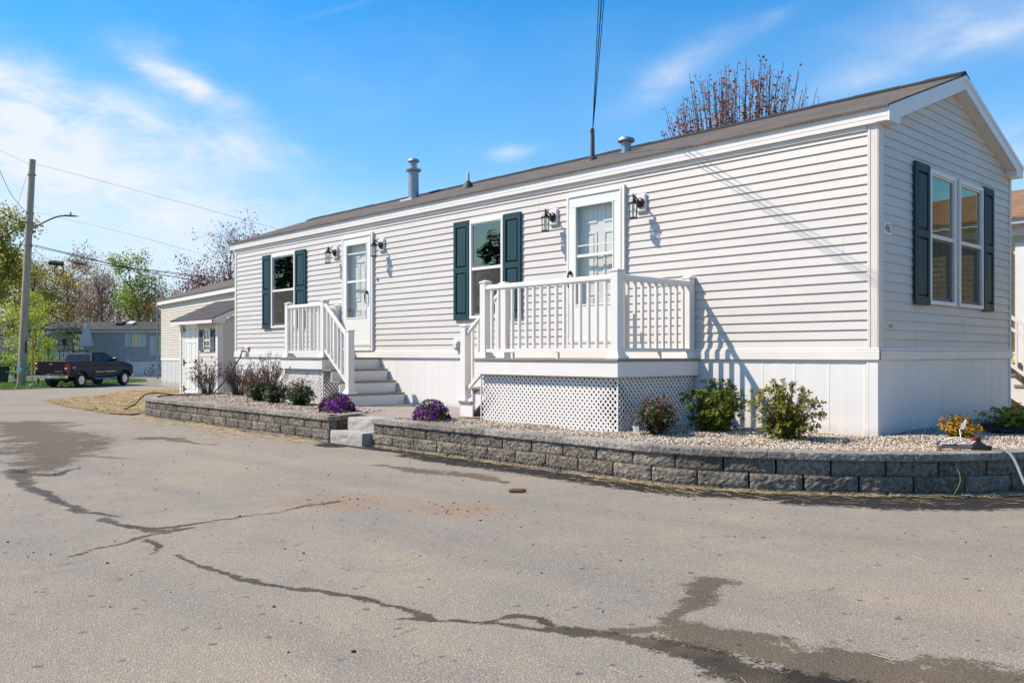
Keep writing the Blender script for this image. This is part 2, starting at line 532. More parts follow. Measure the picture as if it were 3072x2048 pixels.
M['pvc'] = pmat('pvc_pipe', (0.62, 0.60, 0.56), (0.5, 0.48, 0.45), 9.0, 0.5)
M['granite'] = pmat('granite_step', (0.44, 0.405, 0.36), (0.29, 0.27, 0.24), 55.0, 0.85, 0.006, 38, detail=8, spec=0.25, stain=((0.5, 0.44, 0.36), 3.0, 0.6, 0.9))
M['capstone'] = rockmat('wall_cap_stone', (0.175, 0.156, 0.133), (0.345, 0.312, 0.268), 0.008)
M['block'] = rockmat('wall_block_stone', (0.112, 0.096, 0.077), (0.265, 0.228, 0.183), 0.014)
M['gravel'] = rndmat('gravel_stone', [(0.0, (0.12, 0.09, 0.065)), (0.25, (0.30, 0.235, 0.17)), (0.6, (0.48, 0.395, 0.30)), (1.0, (0.66, 0.575, 0.47))], 0.75, spec=0.25, noise_mix=0.12, nscale=40)
M['gravelbed'] = pmat('gravel_underlayer', (0.30, 0.245, 0.185), (0.16, 0.125, 0.095), 60.0, 0.95, 0.01, 70)
M['stem'] = pmat('woody_stem', (0.10, 0.072, 0.05), (0.055, 0.04, 0.03), 20.0, 0.85)
M['bark'] = pmat('tree_bark', (0.095, 0.078, 0.064), (0.055, 0.045, 0.037), 9.0, 0.92, 0.01, 20, stretch=(1, 1, 0.3))
M['barkgrey'] = pmat('grey_tree_bark', (0.17, 0.145, 0.12), (0.10, 0.085, 0.07), 9.0, 0.92, 0.01, 20, stretch=(1, 1, 0.3))
M['pole'] = pmat('weathered_pole_wood', (0.54, 0.41, 0.295), (0.38, 0.285, 0.205), 14.0, 0.9, 0.006, 40, stretch=(1, 1, 0.08), stain=((0.14, 0.07, 0.035), 2.0, 0.56, 0.66))
M['cable'] = pmat('cable_sheath', (0.008, 0.008, 0.008), (0.014, 0.014, 0.014), 3.0, 0.95, spec=0.02)
M['alu'] = pmat('grey_aluminium', (0.30, 0.31, 0.32), (0.24, 0.25, 0.26), 8.0, 0.45, metal=0.5)
M['brass'] = pmat('brass_fitting', (0.42, 0.27, 0.17), (0.30, 0.19, 0.12), 12.0, 0.4, metal=0.8)
M['hose_grey'] = pmat('grey_green_hose', (0.23, 0.235, 0.21), (0.17, 0.175, 0.155), 30.0, 0.4, spec=0.5)
M['red'] = pmat('red_plastic', (0.55, 0.015, 0.02), (0.45, 0.012, 0.015), 8.0, 0.35)
M['greyplastic'] = pmat('grey_plastic', (0.12, 0.12, 0.125), (0.09, 0.09, 0.095), 10.0, 0.4)
M['tagwhite'] = pmat('plant_tag', (0.78, 0.78, 0.76), (0.7, 0.7, 0.68), 8.0, 0.45)
M['yellowsiding'] = pmat('cream_siding', (0.57, 0.515, 0.425), (0.52, 0.47, 0.39), 2.0, 0.5)
M['yellow2'] = pmat('yellow_siding', (0.66, 0.52, 0.27), (0.60, 0.47, 0.24), 2.0, 0.5)
M['greysiding'] = pmat('blue_grey_siding', (0.45, 0.395, 0.36), (0.385, 0.34, 0.31), 2.0, 0.55)
M['greytrim'] = pmat('pale_grey_trim', (0.62, 0.60, 0.58), (0.56, 0.54, 0.53), 2.0, 0.5)
M['brownroof'] = shinglemat('brown_roof_shingles', (0.20, 0.115, 0.065), (0.27, 0.16, 0.095))
M['paver'] = None
M['mulch'] = pmat('bark_mulch', (0.055, 0.026, 0.014), (0.028, 0.014, 0.008), 45.0, 0.95, 0.02, 60)


def hash01(a, b=0.0, c=0.0):
    return (math.sin(a * 127.1 + b * 311.7 + c * 74.7) * 43758.5453) % 1.0


# ================================================================ GROUND
def grid_sheet(name, xs, ys, dz, mat, attrs=None, zfun=None):
    xs = np.asarray(xs, float); ys = np.asarray(ys, float)
    X, Y = np.meshgrid(xs, ys)
    Z = (zfun(X, Y) if zfun is not None else gz(X)) + dz
    V = np.stack([X.ravel(), Y.ravel(), np.asarray(Z).ravel()], 1)
    nx, ny = len(xs), len(ys)
    i = np.arange(nx - 1)[None, :] + nx * np.arange(ny - 1)[:, None]
    F = np.stack([i, i + 1, i + 1 + nx, i + nx], -1).reshape(-1, 4)
    o = np_mesh(name, V, F, mat, smooth=True)
    if attrs is not None:
        at = o.data.attributes.new('stain', 'FLOAT_COLOR', 'POINT')
        cols, extra = attrs(X.ravel(), Y.ravel())
        at.data.foreach_set('color', cols.astype(np.float32).ravel())
        for nm_, v_ in extra.items():
            a2 = o.data.attributes.new(nm_, 'FLOAT', 'POINT'); a2.data.foreach_set('value', v_.astype(np.float32))
    return o


# --- soil out to the horizon
m, q, b, out = newmat('soil_and_leaf_litter')
tc = q.n('ShaderNodeTexCoord')
n1 = q.n('ShaderNodeTexNoise', i_Vector=(tc, 3), i_Scale=0.35, i_Detail=8.0, i_Roughness=0.7)
n2 = q.n('ShaderNodeTexNoise', i_Vector=(tc, 3), i_Scale=9.0, i_Detail=6.0)
c = q.ramp(n1, [(0.35, (0.075, 0.075, 0.03)), (0.55, (0.13, 0.105, 0.06)), (0.75, (0.05, 0.075, 0.02))])
c = q.mix(q.ramp(n2, [(0.4, 0.0), (0.7, 0.5)]), (c, 0), (0.06, 0.045, 0.028))
q.link(c, b.inputs['Base Color']); b.inputs['Roughness'].default_value = 0.95
gx = np.concatenate([[-900, -500, -250, -120, -80], np.arange(-60, -20, 1.5), [-15, 0, 20, 60, 150, 400, 900]])
gy = np.array([-900, -500, -200, -100, -50, -20, 0, 20, 40, 70, 120, 250, 500, 900.])
tag(grid_sheet('ground', gx, gy, -0.06, m), 'brown soil and leaf litter reaching to the horizon', 'ground', kind='structure')

# --- asphalt
wet_lines = [
    ([(-6.1, -6.52), (-4.88, -6.74), (-3.79, -6.78), (-3.1, -6.76), (-2.71, -6.67)], [.16, .10, .06, .055, .03]),
    ([(-5.85, -6.5), (-5.43, -6.37), (-5.93, -5.94)], [.06, .08, .03]),
    ([(-2.75, -6.76), (-2.44, -6.78), (-2.14, -6.68), (-2.04, -6.51), (-2.05, -6.26), (-2.12, -5.96), (-2.1, -5.69), (-2.18, -5.42), (-2.2, -5.09)], [.035, .06, .05, .05, .03, .022, .022, .03, .05]),
    ([(-2.14, -6.70), (-1.96, -6.63), (-1.92, -6.45)], [.05, .09, .04]),
    ([(-1.96, -6.63), (-1.84, -6.87), (-1.6, -7.28)], [.05, .028, .014]),
    ([(-1.78, -6.77), (-1.57, -6.77), (-1.32, -6.93)], [.035, .035, .02]),
    ([(-1.22, -6.81), (-0.87, -6.81), (-0.43, -6.78), (-0.02, -6.65), (0.22, -6.55), (0.43, -6.51), (0.66, -6.47), (0.81, -6.46)], [.02, .03, .03, .03, .028, .045, .05, .03]),
    ([(0.67, -6.62), (0.75, -6.54), (0.88, -6.39), (0.98, -6.32), (1.16, -6.27), (1.3, -6.17), (1.51, -6.07), (1.69, -6.0), (1.91, -5.95), (2.1, -5.99), (2.27, -5.97), (2.56, -5.9), (2.9, -5.8)], [.012, .018, .02, .025, .025, .05, .06, .06, .085, .11, .12, .11, .1]),
    ([(0.98, -6.32), (1.01, -6.18), (1.13, -6.11), (1.25, -6.15), (1.3, -6.17)], [.02, .025, .03, .03, .03]),
]
damp_lines = [
    ([(1.75, -5.85), (2.0, -5.75), (2.25, -5.75), (2.55, -5.65), (2.9, -5.45)], [.10, .12, .16, .2, .2]),
    ([(1.55, -5.72), (1.75, -5.72), (1.95, -5.62)], [.05, .08, .08]),
    ([(1.47, -6.02), (1.58, -5.86), (1.69, -5.7), (1.87, -5.63), (2.03, -5.55)], [.05, .05, .06, .07, .05]),
    ([(1.33, -5.04), (1.4, -5.31), (1.53, -5.6)], [.10, .09, .05]),
    ([(1.89, -5.82), (2.07, -5.78), (2.26, -5.62), (2.39, -5.51), (2.5, -5.46)], [.05, .07, .05, .04, .03]),
    ([(-12.9, -4.9), (-11.3, -5.1), (-9.6, -5.15), (-8.0, -5.6), (-6.8, -6.1), (-6.2, -6.4)], [.5, .55, .45, .45, .35, .2]),
    ([(-9.2, -5.15), (-7.6, -5.05)], [.16, .04]), ([(-7.4, -5.6), (-6.2, -5.35)], [.14, .03]),
    ([(-3.9, -3.55), (-3.06, -3.42), (-2.69, -3.33), (-2.29, -3.35), (-1.95, -3.40)], [.05, .14, .12, .09, .03]),
    ([(-8.9, -4.2), (-7.2, -4.0)], [.12, .05]),
]
wire_shadow_lines = [([(-3.2, -4.9), (-0.9, -5.35), (1.2, -5.2), (3.4, -4.6)], [.16, .22, .22, .2]), ([(-1.5, -5.5), (0.2, -5.55), (2.2, -5.2), (3.9, -4.5)], [.12, .18, .16, .14]),  # shadows of overhead wires, painted into the road colour as soft dark lines
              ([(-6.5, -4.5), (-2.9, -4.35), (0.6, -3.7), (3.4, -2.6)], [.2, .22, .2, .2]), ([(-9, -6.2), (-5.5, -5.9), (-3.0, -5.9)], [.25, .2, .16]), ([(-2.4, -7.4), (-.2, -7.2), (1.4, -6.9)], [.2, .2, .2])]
sand_spots = [(-2.15, -5.05, 0.62, 0.40, 1.25), (-1.26, -4.6, 0.50, 0.34, 1.25), (-2.36, -5.55, .35, .22, .35), (-2.6, -5.85, .3, .15, .35), (-2.2, -6.25, .25, .12, .35),
              (-1.7, -4.3, .9, .5, .4), (-15.0, -3.3, 2.6, .8, .6), (-18.5, -2.6, 3.0, .9, .7), (0.1, -3.6, 1.2, .5, .35), (0.5, -6.9, 1.0, .5, .25), (-0.3, -7.4, .9, .4, .3), (-3.9, -4.6, 1.6, .7, .3), (1.9, -4.7, 1.4, .8, .3), (2.0, -3.3, 1.5, .3, .35)]


def vnoise(X, Y, freq, seed):
    """smooth value noise in -1..1"""
    x, y = X * freq + seed * 17.3, Y * freq - seed * 9.1
    ix, iy = np.floor(x), np.floor(y); fx, fy = x - ix, y - iy
    fx = fx * fx * (3 - 2 * fx); fy = fy * fy * (3 - 2 * fy)
    h = lambda a, b_: np.modf(np.abs(np.sin(a * 127.1 + b_ * 311.7 + seed * 74.7) * 43758.5453))[0]
    v = (h(ix, iy) * (1 - fx) + h(ix + 1, iy) * fx) * (1 - fy) + (h(ix, iy + 1) * (1 - fx) + h(ix + 1, iy + 1) * fx) * fy
    return 2 * v - 1


def line_field(X, Y, lines):
    d = np.zeros_like(X)
    for pts, ws in lines:
        for (a, b_, wa, wb) in zip(pts[:-1], pts[1:], ws[:-1], ws[1:]):
            ax, ay = a; bx, by = b_
            vx, vy = bx - ax, by - ay
            t = np.clip(((X - ax) * vx + (Y - ay) * vy) / (vx * vx + vy * vy + 1e-9), 0, 1)
            r = np.hypot(X - ax - t * vx, Y - ay - t * vy)
            w = wa + (wb - wa) * t
            d = np.maximum(d, np.clip(1.0 - 0.5 * r / w, 0, 1))   # 0.5 on the nominal edge
    return d


# ---- retaining wall paths (front edge of the capstones)
WALL_R = [(-5.56, -2.53), (-1.05, -2.52), (-0.55, -2.42), (-0.06, -2.21), (0.35, -1.95), (0.72, -1.66), (1.02, -1.36), (1.28, -1.02), (1.52, -0.62), (1.72, -0.1), (1.86, 0.6), (1.92, 1.6), (1.94, 3.2)]
WALL_L = [(-6.62, -1.85), (-6.31, -2.60), (-6.36, -2.68), (-12.6, -2.70), (-13.2, -2.64), (-13.75, -2.45), (-14.2, -2.15), (-14.5, -1.75), (-14.62, -1.2), (-14.6, -0.5)]


class Path:
    def __init__(s, pts, smooth=True):
        P = [Vector((a, b_, 0)) for a, b_ in pts]
        s.P = P; s.L = [0.0]
        for a, b_ in zip(P[:-1], P[1:]): s.L.append(s.L[-1] + (b_ - a).length)
        s.len = s.L[-1]

    def at(s, t):
        t = min(max(t, 0), s.len)
        for i in range(len(s.P) - 1):
            if t <= s.L[i + 1] + 1e-9:
                f = (t - s.L[i]) / max(s.L[i + 1] - s.L[i], 1e-9)
                return s.P[i].lerp(s.P[i + 1], f), i
        return s.P[-1], len(s.P) - 2

    def frame(s, t, w=0.12):
        p, _ = s.at(t)
        a, _ = s.at(t - w); b_, _ = s.at(t + w)
        d = (b_ - a).normalized()
        return p, d


def path_field(X, Y, pts):
    """distance to a path"""
    d = np.full_like(X, 1e9)
    for (ax, ay), (bx, by) in zip(pts[:-1], pts[1:]):
        vx, vy = bx - ax, by - ay
        t = np.clip(((X - ax) * vx + (Y - ay) * vy) / (vx * vx + vy * vy + 1e-9), 0, 1)
        d = np.minimum(d, np.hypot(X - ax - t * vx, Y - ay - t * vy))
    return d


def road_attr(X, Y):
    # water finds its own way: the trails wander and pinch
    wx = X + .030 * vnoise(X, Y, 4.2, 1) + .022 * vnoise(X, Y, 9.5, 2) + .012 * vnoise(X, Y, 19, 3)
    wy = Y + .030 * vnoise(X, Y, 4.2, 4) + .022 * vnoise(X, Y, 9.5, 5) + .012 * vnoise(X, Y, 19, 6)
    pinch = .16 * vnoise(X, Y, 5.0, 7) + .12 * vnoise(X, Y, 12, 8)
    wet = np.clip(line_field(wx, wy, [(p_, [w_ * (.82 if p_[0][0] < 0 else 1.1) for w_ in ws_]) for p_, ws_ in wet_lines]) * (1 + .0 * X), 0, 1); wet = np.where(wet > 0, np.clip(wet + pinch * (wet > .15), 0, 1), 0)
    far = np.clip((-X - 4) / 5, 0, 1)     # the broad patch further off is more ragged
    dx = X + (.07 + .35 * far) * vnoise(X, Y, 1.6, 11) + (.05 + .12 * far) * vnoise(X, Y, 4.5, 12) + .03 * vnoise(X, Y, 11, 13)
    dy = Y + (.05 + .16 * far) * vnoise(X, Y, 1.9, 14) + (.04 + .08 * far) * vnoise(X, Y, 4.5, 15) + .03 * vnoise(X, Y, 11, 16)
    damp = line_field(dx, dy, damp_lines)
    damp = np.where(damp > 0, np.clip(damp + .26 * vnoise(X, Y, 6, 17) + .16 * vnoise(X, Y, 15, 18) + .14 * vnoise(X, Y, 1.3, 19), 0, 1), 0)
    sand = np.zeros_like(X)
    for (x, y, sx, sy, g) in sand_spots:
        # long axis roughly along the house front, turned a little
        dx, dy = X - x, Y - y
        u = dx * 0.72 + dy * 0.69; v = -dx * 0.69 + dy * 0.72
        sand = np.maximum(sand, g * np.exp(-((u / sx) ** 2 + (v / sy) ** 2)))
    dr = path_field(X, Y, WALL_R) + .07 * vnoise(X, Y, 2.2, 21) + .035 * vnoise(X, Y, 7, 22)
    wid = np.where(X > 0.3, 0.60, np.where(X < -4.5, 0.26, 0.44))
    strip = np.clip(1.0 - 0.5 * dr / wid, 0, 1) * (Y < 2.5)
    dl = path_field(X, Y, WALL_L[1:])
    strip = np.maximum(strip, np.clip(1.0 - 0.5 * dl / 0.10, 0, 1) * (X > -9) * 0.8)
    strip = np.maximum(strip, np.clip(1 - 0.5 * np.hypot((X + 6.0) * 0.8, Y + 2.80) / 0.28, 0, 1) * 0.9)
    tyre = line_field(X, Y, wire_shadow_lines)  # strength of the painted wire shadows
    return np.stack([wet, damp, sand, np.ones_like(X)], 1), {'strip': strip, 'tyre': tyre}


m, q, b, out = newmat('worn_asphalt')
tc = q.n('ShaderNodeTexCoord')
st = q.n('ShaderNodeAttribute', attribute_name='stain')
sp = q.n('ShaderNodeSeparateColor', i_0=(st, 0))
grain = q.n('ShaderNodeTexNoise', i_Vector=(tc, 3), i_Scale=150.0, i_Detail=3.0, i_Roughness=0.7)
vor = q.n('ShaderNodeTexVoronoi', i_Vector=(tc, 3), i_Scale=125.0)
vor2 = q.n('ShaderNodeTexVoronoi', i_Vector=(tc, 3), i_Scale=38.0)
big = q.n('ShaderNodeTexNoise', i_Vector=(tc, 3), i_Scale=0.55, i_Detail=6.0, i_Roughness=0.6)
mid = q.n('ShaderNodeTexNoise', i_Vector=(tc, 3), i_Scale=2.8, i_Detail=7.0, i_Roughness=0.65)
edge = q.n('ShaderNodeTexNoise', i_Vector=(tc, 3), i_Scale=14.0, i_Detail=6.0, i_Roughness=0.75)
edge2 = q.n('ShaderNodeTexNoise', i_Vector=(tc, 3), i_Scale=60.0, i_Detail=3.0)
base = q.ramp(big, [(0.36, (0.240, 0.217, 0.180)), (0.5, (0.282, 0.247, 0.194)), (0.64, (0.340, 0.284, 0.204))])
sandy = q.ramp(mid, [(0.44, 0.0), (0.66, 0.60)])
c = q.mix(sandy, (base, 0), (0.345, 0.272, 0.195))
c = q.mix(q.ramp(q.n('ShaderNodeTexNoise', i_Vector=(tc, 3), i_Scale=1.1, i_Detail=8.0, i_Roughness=0.7, i_Distortion=0.4), [(0.50, 0.0), (0.66, 0.55)]), c, (0.185, 0.175, 0.165))
wire_shadow = q.n('ShaderNodeAttribute', attribute_name='tyre')  # this road attribute carries the painted wire shadows
tf = q.m('MULTIPLY', q.ramp(q.m('ADD', (wire_shadow, 2), q.m('MULTIPLY', q.m('SUBTRACT', mid, 0.5), 0.9)), [(0.35, 0.0), (0.95, 0.55)]), 0.8)
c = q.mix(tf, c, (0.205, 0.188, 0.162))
# sand and clay blown onto the tarmac
es = q.m('ADD', (sp, 2), q.m('ADD', q.m('MULTIPLY', q.m('SUBTRACT', edge, 0.5), 0.6), q.m('MULTIPLY', q.m('SUBTRACT', mid, 0.5), 0.8)))
c = q.mix(q.ramp(es, [(0.25, 0.0), (1.0, 0.85)]), c, (0.285, 0.195, 0.125))
# stone chips: dark pits, pale flecks
c = q.mix(q.ramp((vor, 1), [(0.0, 0.0), (0.6, 0.0), (1.0, 0.55)]), c, (0.58, 0.51, 0.42))
c = q.mix(q.ramp(grain, [(0.38, 0.85), (0.52, 0.0)]), c, (0.085, 0.073, 0.058))
c = q.mix(q.ramp((vor2, 1), [(0.90, 0.0), (0.95, 0.7)]), c, (0.06, 0.055, 0.05))
# freshly rolled dark strip along the wall
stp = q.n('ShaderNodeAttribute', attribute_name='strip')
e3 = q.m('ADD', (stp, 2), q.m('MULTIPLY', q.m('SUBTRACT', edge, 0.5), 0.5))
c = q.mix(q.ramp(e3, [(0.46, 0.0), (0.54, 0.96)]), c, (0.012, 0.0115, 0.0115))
# damp and wet trails, broken up by the aggregate
brk = q.m('ADD', q.m('MULTIPLY', q.m('SUBTRACT', edge, 0.5), 2.2), q.m('ADD', q.m('MULTIPLY', q.m('SUBTRACT', edge2, 0.5), 1.6), q.m('MULTIPLY', q.m('SUBTRACT', grain, 0.5), 1.0)))
e1 = q.m('ADD', (sp, 1), q.m('MULTIPLY', brk, 0.75))
dampf = q.m('MULTIPLY', q.ramp(e1, [(0.40, 0.0), (0.58, 0.95)]), q.ramp((sp, 1), [(0.06, 0.0), (0.2, 1.0)]))
c = q.mix(dampf, c, (0.44, 0.395, 0.335), 'MULTIPLY')
e0 = q.m('ADD', (sp, 0), q.m('MULTIPLY', brk, 0.55))
wetf = q.m('MULTIPLY', q.ramp(e0, [(0.45, 0.0), (0.62, 1.0)]), q.ramp((sp, 0), [(0.06, 0.0), (0.2, 1.0)]))
wetc = q.mix(q.ramp(mid, [(0.4, 0.0), (0.62, 1.0)]), (0.20, 0.175, 0.14), (0.37, 0.33, 0.27))
c = q.mix(wetf, c, wetc, 'MULTIPLY')
q.link(c, b.inputs['Base Color'])
rg = q.m('SUBTRACT', 0.9, q.m('MULTIPLY', wetf, 0.25))
q.link(rg, b.inputs['Roughness'])
b.inputs['Specular IOR Level'].default_value = 0.25
hgt = q.m('ADD', q.m('MULTIPLY', (vor, 0), -0.7), q.m('MULTIPLY', grain, 0.8))
bp = q.n('ShaderNodeBump', i_Strength=0.9, i_Distance=0.0035, i_Height=hgt)
q.link(bp, b.inputs['Normal'])
M['asphalt'] = m
rx = np.concatenate([np.linspace(-90, -46, 23), np.arange(-45, -28, 1.0), np.arange(-28, -13.0, 0.6), np.arange(-13, 4.2, 0.03), np.linspace(4.4, 30, 30)])
ry = np.concatenate([np.linspace(-40, -8.7, 16), np.arange(-8.6, -2.2, 0.03), np.linspace(-2.1, 3, 14), np.linspace(4, 42, 20)])
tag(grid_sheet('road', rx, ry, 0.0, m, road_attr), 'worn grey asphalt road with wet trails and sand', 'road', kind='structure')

# --- lawn by the pole
LAWN = [(-20, -14.5), (-24.0, -6.6), (-33.5, -2.5), (-42.83, 1.37), (-44.89, 3.8), (-47.29, 6.63), (-49.68, 9.32), (-52.5, 11.9), (-56.5, 13.2), (-62.17, 14.18), (-66, 12), (-72, 4), (-80, -12), (-75, -40), (-30, -40)]


def in_poly(X, Y, poly):
    ins = np.zeros(X.shape, bool)
    n = len(poly)
    for i in range(n):
        x0, y0 = poly[i]; x1, y1 = poly[(i + 1) % n]
        c_ = ((y0 > Y) != (y1 > Y)) & (X < (x1 - x0) * (Y - y0) / (y1 - y0 + 1e-12) + x0)
        ins ^= c_
    return ins


mb = MB()
import bmesh
bm = bmesh.new()
fv = [bm.verts.new((x, y, 0)) for x, y in LAWN]
bm.faces.new(fv)
bmesh.ops.triangulate(bm, faces=bm.faces[:])
for _ in range(3): bmesh.ops.subdivide_edges(bm, edges=bm.edges[:], cuts=1, use_grid_fill=True)
for v in bm.verts: v.co.z = gz(v.co.x) + 0.012
me = bpy.data.meshes.new('lawn'); bm.to_mesh(me); bm.free()
M['lawn'] = pmat('lawn_turf', (0.055, 0.12, 0.018), (0.12, 0.17, 0.03), 1.2, 0.9, 0.02, 30)
o = link_obj('lawn', me, M['lawn'])
tag(o, 'green lawn beside the street', 'lawn', kind='structure')
rs = np.random.RandomState(5)
NB = 26000
Xg = rs.uniform(-58, -32, NB); Yg = rs.uniform(-6, 15, NB)
# most blades where the lawn meets the street
k = in_poly(Xg, Yg, LAWN); Xg, Yg = Xg[k], Yg[k]
n = len(Xg)
hh = rs.uniform(0.05, 0.13, n); an = rs.uniform(0, PI, n); le = rs.uniform(-0.05, 0.05, (n, 2))
w = 0.02
B = np.stack([Xg, Yg, gz(Xg) + 0.01], 1)
dx = np.stack([np.cos(an) * w, np.sin(an) * w, np.zeros(n)], 1)
tip = B + np.stack([le[:, 0], le[:, 1], hh], 1)
V = np.stack([B - dx, B + dx, tip], 1).reshape(-1, 3)
F = np.arange(3 * n).reshape(-1, 3)
M['grass'] = rndmat('grass_blades', [(0.0, (0.05, 0.11, 0.015)), (0.6, (0.11, 0.21, 0.03)), (1.0, (0.22, 0.27, 0.06))], 0.7, transl=0.3)
tag(np_mesh('grass', V, F, M['grass'], rnd=rs.rand(n)), 'short bright green grass by the street', 'grass', kind='stuff')

# ================================================================ RETAINING WALLS
def build_wall(label, pts, s_joints, start_end=True):
    path = Path(pts)
    T = thing('retaining_wall', label, 'garden wall', (pts[0][0], pts[0][1], 0))
    blocks = MB(); cap = MB()
    rnd_ = random.Random(len(pts))
    CAPZ, CB = 0.36, 0.296
    def stone(mb, s0, s1, z0, z1, inset, depth, rough, chamf, seed, top=True):
        nx = max(6, int((s1 - s0) / 0.026)); nz_ = 6
        V = []
        for j in range(nz_ + 1):
            z = z0 + (z1 - z0) * j / nz_
            for i in range(nx + 1):
                s_ = s0 + (s1 - s0) * i / nx
                p, d = path.frame(s_)
                nrm = Vector((d.y, -d.x, 0)) * OUT
                fz = rough * (0.8 * mnoise.noise(Vector((p.x * 8 + seed, p.y * 8, z * 13))) + 0.6 * mnoise.noise(Vector((p.x * 27, p.y * 27 + seed, z * 36))) + 0.35 * mnoise.noise(Vector((p.x * 60, p.y * 60 + seed, z * 75))))
                e = 0.0
                if i in (0, nx): e -= chamf
                elif i in (1, nx - 1): e -= chamf * .25
                if j == 0 or j == nz_: e -= chamf * 0.7
                q_ = p + nrm * (-inset + fz + e)
                V.append((q_.x, q_.y, z))
        F = []
        W_ = nx + 1
        for j in range(nz_):
            for i in range(nx):
                F.append((j * W_ + i, j * W_ + i + 1, (j + 1) * W_ + i + 1, (j + 1) * W_ + i))
        # back edge for top, bottom, ends
        bi = len(V)
        for z in (z0, z1):
            for i in range(nx + 1):
                s_ = s0 + (s1 - s0) * i / nx
                p, d = path.frame(s_)
                nrm = Vector((d.y, -d.x, 0)) * OUT
                q_ = p - nrm * (inset + depth)
                V.append((q_.x, q_.y, z))
        for i in range(nx):
            F.append((nz_ * W_ + i, nz_ * W_ + i + 1, bi + W_ + i + 1, bi + W_ + i))
            F.append((i + 1, i, bi + i, bi + i + 1))
        for e_ in (0, nx):
            col = [j * W_ + e_ for j in range(nz_ + 1)]
            F.append(tuple(col + [bi + W_ + e_, bi + e_]))
        mb.r = rnd_.random()
        mb.idx(V, F)
    # courses
    for cz0, cz1, off, inset in ((-0.16, 0.030, 0.23, -0.012), (0.033, 0.163, 0.0, 0.006), (0.166, 0.294, 0.225, 0.024)):
        s_ = -off
        while s_ < path.len:
            a, b_ = max(s_, 0), min(s_ + 0.455, path.len)
            if b_ - a > 0.05:
                stone(blocks, a + 0.0085, b_ - 0.0085, cz0, cz1, inset, 0.17, 0.011, 0.011, hash01(s_, cz0) * 50)
            s_ += 0.455
    s_ = 0.0
    while s_ < path.len - 0.01:
        L = rnd_.choice((0.22, 0.30, 0.38, 0.30))
        b_ = min(s_ + L, path.len)
        if path.len - b_ < 0.1: b_ = path.len
        stone(cap, s_ + 0.0018, b_ - 0.0018, CB, CAPZ, 0.0, 0.235, 0.006, 0.004, hash01(s_) * 50)
        s_ = b_
    # dark core so no light leaks through joints
    core = MB()
    blocks.build('block_course', M['block'], T, rnd=True)
    cap.build('capstone', M['capstone'], T, rnd=True)
    return T


OUT = 1
build_wall('long curved low retaining wall of grey rock-face blocks, right of the granite steps', WALL_R, None)
OUT = -1
build_wall('low grey block retaining wall left of the granite steps, black hose over its far end', WALL_L, None)

# granite steps in the gap
def granite(label, x0, x1, y0, y1, z0, z1, seed):
    V = []; nx, ny, nz_ = 16, 8, 5
    mbx = MB()
    def P(x, y, z):
        a = 0.010 * mnoise.noise(Vector((x * 12 + seed, y * 12, z * 16)))
        return a
    # front face rough, top fairly flat
    def face(fn, nu, nv):
        pts = [fn(i / nu, j / nv) for j in range(nv + 1) for i in range(nu + 1)]
        mbx.idx(pts, [(j * (nu + 1) + i, j * (nu + 1) + i + 1, (j + 1) * (nu + 1) + i + 1, (j + 1) * (nu + 1) + i) for j in range(nv) for i in range(nu)])
    def edge(u, v): return 0.008 if (u in (0.0, 1.0) or v in (0.0, 1.0)) else 0.0
    face(lambda u, v: (x0 + (x1 - x0) * u, y0 + P(x0 + (x1 - x0) * u, y0, z0 + (z1 - z0) * v) + (0.010 if v == 1.0 else 0), z0 + (z1 - z0) * v), nx, nz_)
    face(lambda u, v: (x0 + (x1 - x0) * u, y0 + (y1 - y0) * v + (P(x0 + (x1 - x0) * u, y0, z1) + 0.010 if v == 0 else 0), z1), nx, ny)
    face(lambda u, v: (x1, y0 + (y1 - y0) * u + (P(x1, y0, z0 + (z1 - z0) * v) + (0.010 if v == 1.0 else 0) if u == 0 else 0), z0 + (z1 - z0) * v), ny, nz_)
    face(lambda u, v: (x0, y1 + (y0 - y1) * u + (P(x0, y0, z0 + (z1 - z0) * v) + (0.010 if v == 1.0 else 0) if u == 1 else 0), z0 + (z1 - z0) * v), ny, nz_)
    mbx.box(x0 + 0.01, x1 - 0.01, y0 + 0.05, y1, z0 - 0.1, z1 - 0.01)
    o = mbx.build('stone_step', M['granite'])
    tag(o, label, 'stone step', 'granite steps up to the paved patio')
granite('pale granite lower step standing on the asphalt between the two walls', -6.33, -5.56, -2.67, -2.30, -0.05, 0.172, 3)
granite('pale granite upper step at the edge of the pavers, behind the lower one', -6.22, -5.585, -2.46, -1.95, 0.10, 0.344, 8)

# --- paver patio
m, q, b, out = newmat('concrete_pavers')
tc = q.n('ShaderNodeTexCoord')
mp = q.n('ShaderNodeMapping', i_0=(tc, 3)); mp.inputs['Rotation'].default_value = (0, 0, 0.0)
br = q.n('ShaderNodeTexBrick', i_Vector=mp, i_Scale=1.0)
br.inputs['Brick Width'].default_value = 0.30; br.inputs['Row Height'].default_value = 0.15
br.inputs['Mortar Size'].default_value = 0.006
br.inputs['Color1'].default_value = (0.30, 0.25, 0.205, 1); br.inputs['Color2'].default_value = (0.22, 0.195, 0.175, 1); br.inputs['Mortar'].default_value = (0.10, 0.085, 0.07, 1)
nz = q.n('ShaderNodeTexNoise', i_Vector=(tc, 3), i_Scale=30.0, i_Detail=6.0)
c = q.mix(q.ramp(nz, [(0.35, 0.0), (0.75, 0.5)]), (br, 0), (0.36, 0.31, 0.26))
q.link(c, b.inputs['Base Color']); b.inputs['Roughness'].default_value = 0.85
bp = q.n('ShaderNodeBump', i_Strength=1.0, i_Distance=0.006, i_Height=(br, 1)); bp.invert = True
q.link(bp, b.inputs['Normal'])
M['paver'] = m
mb = MB()
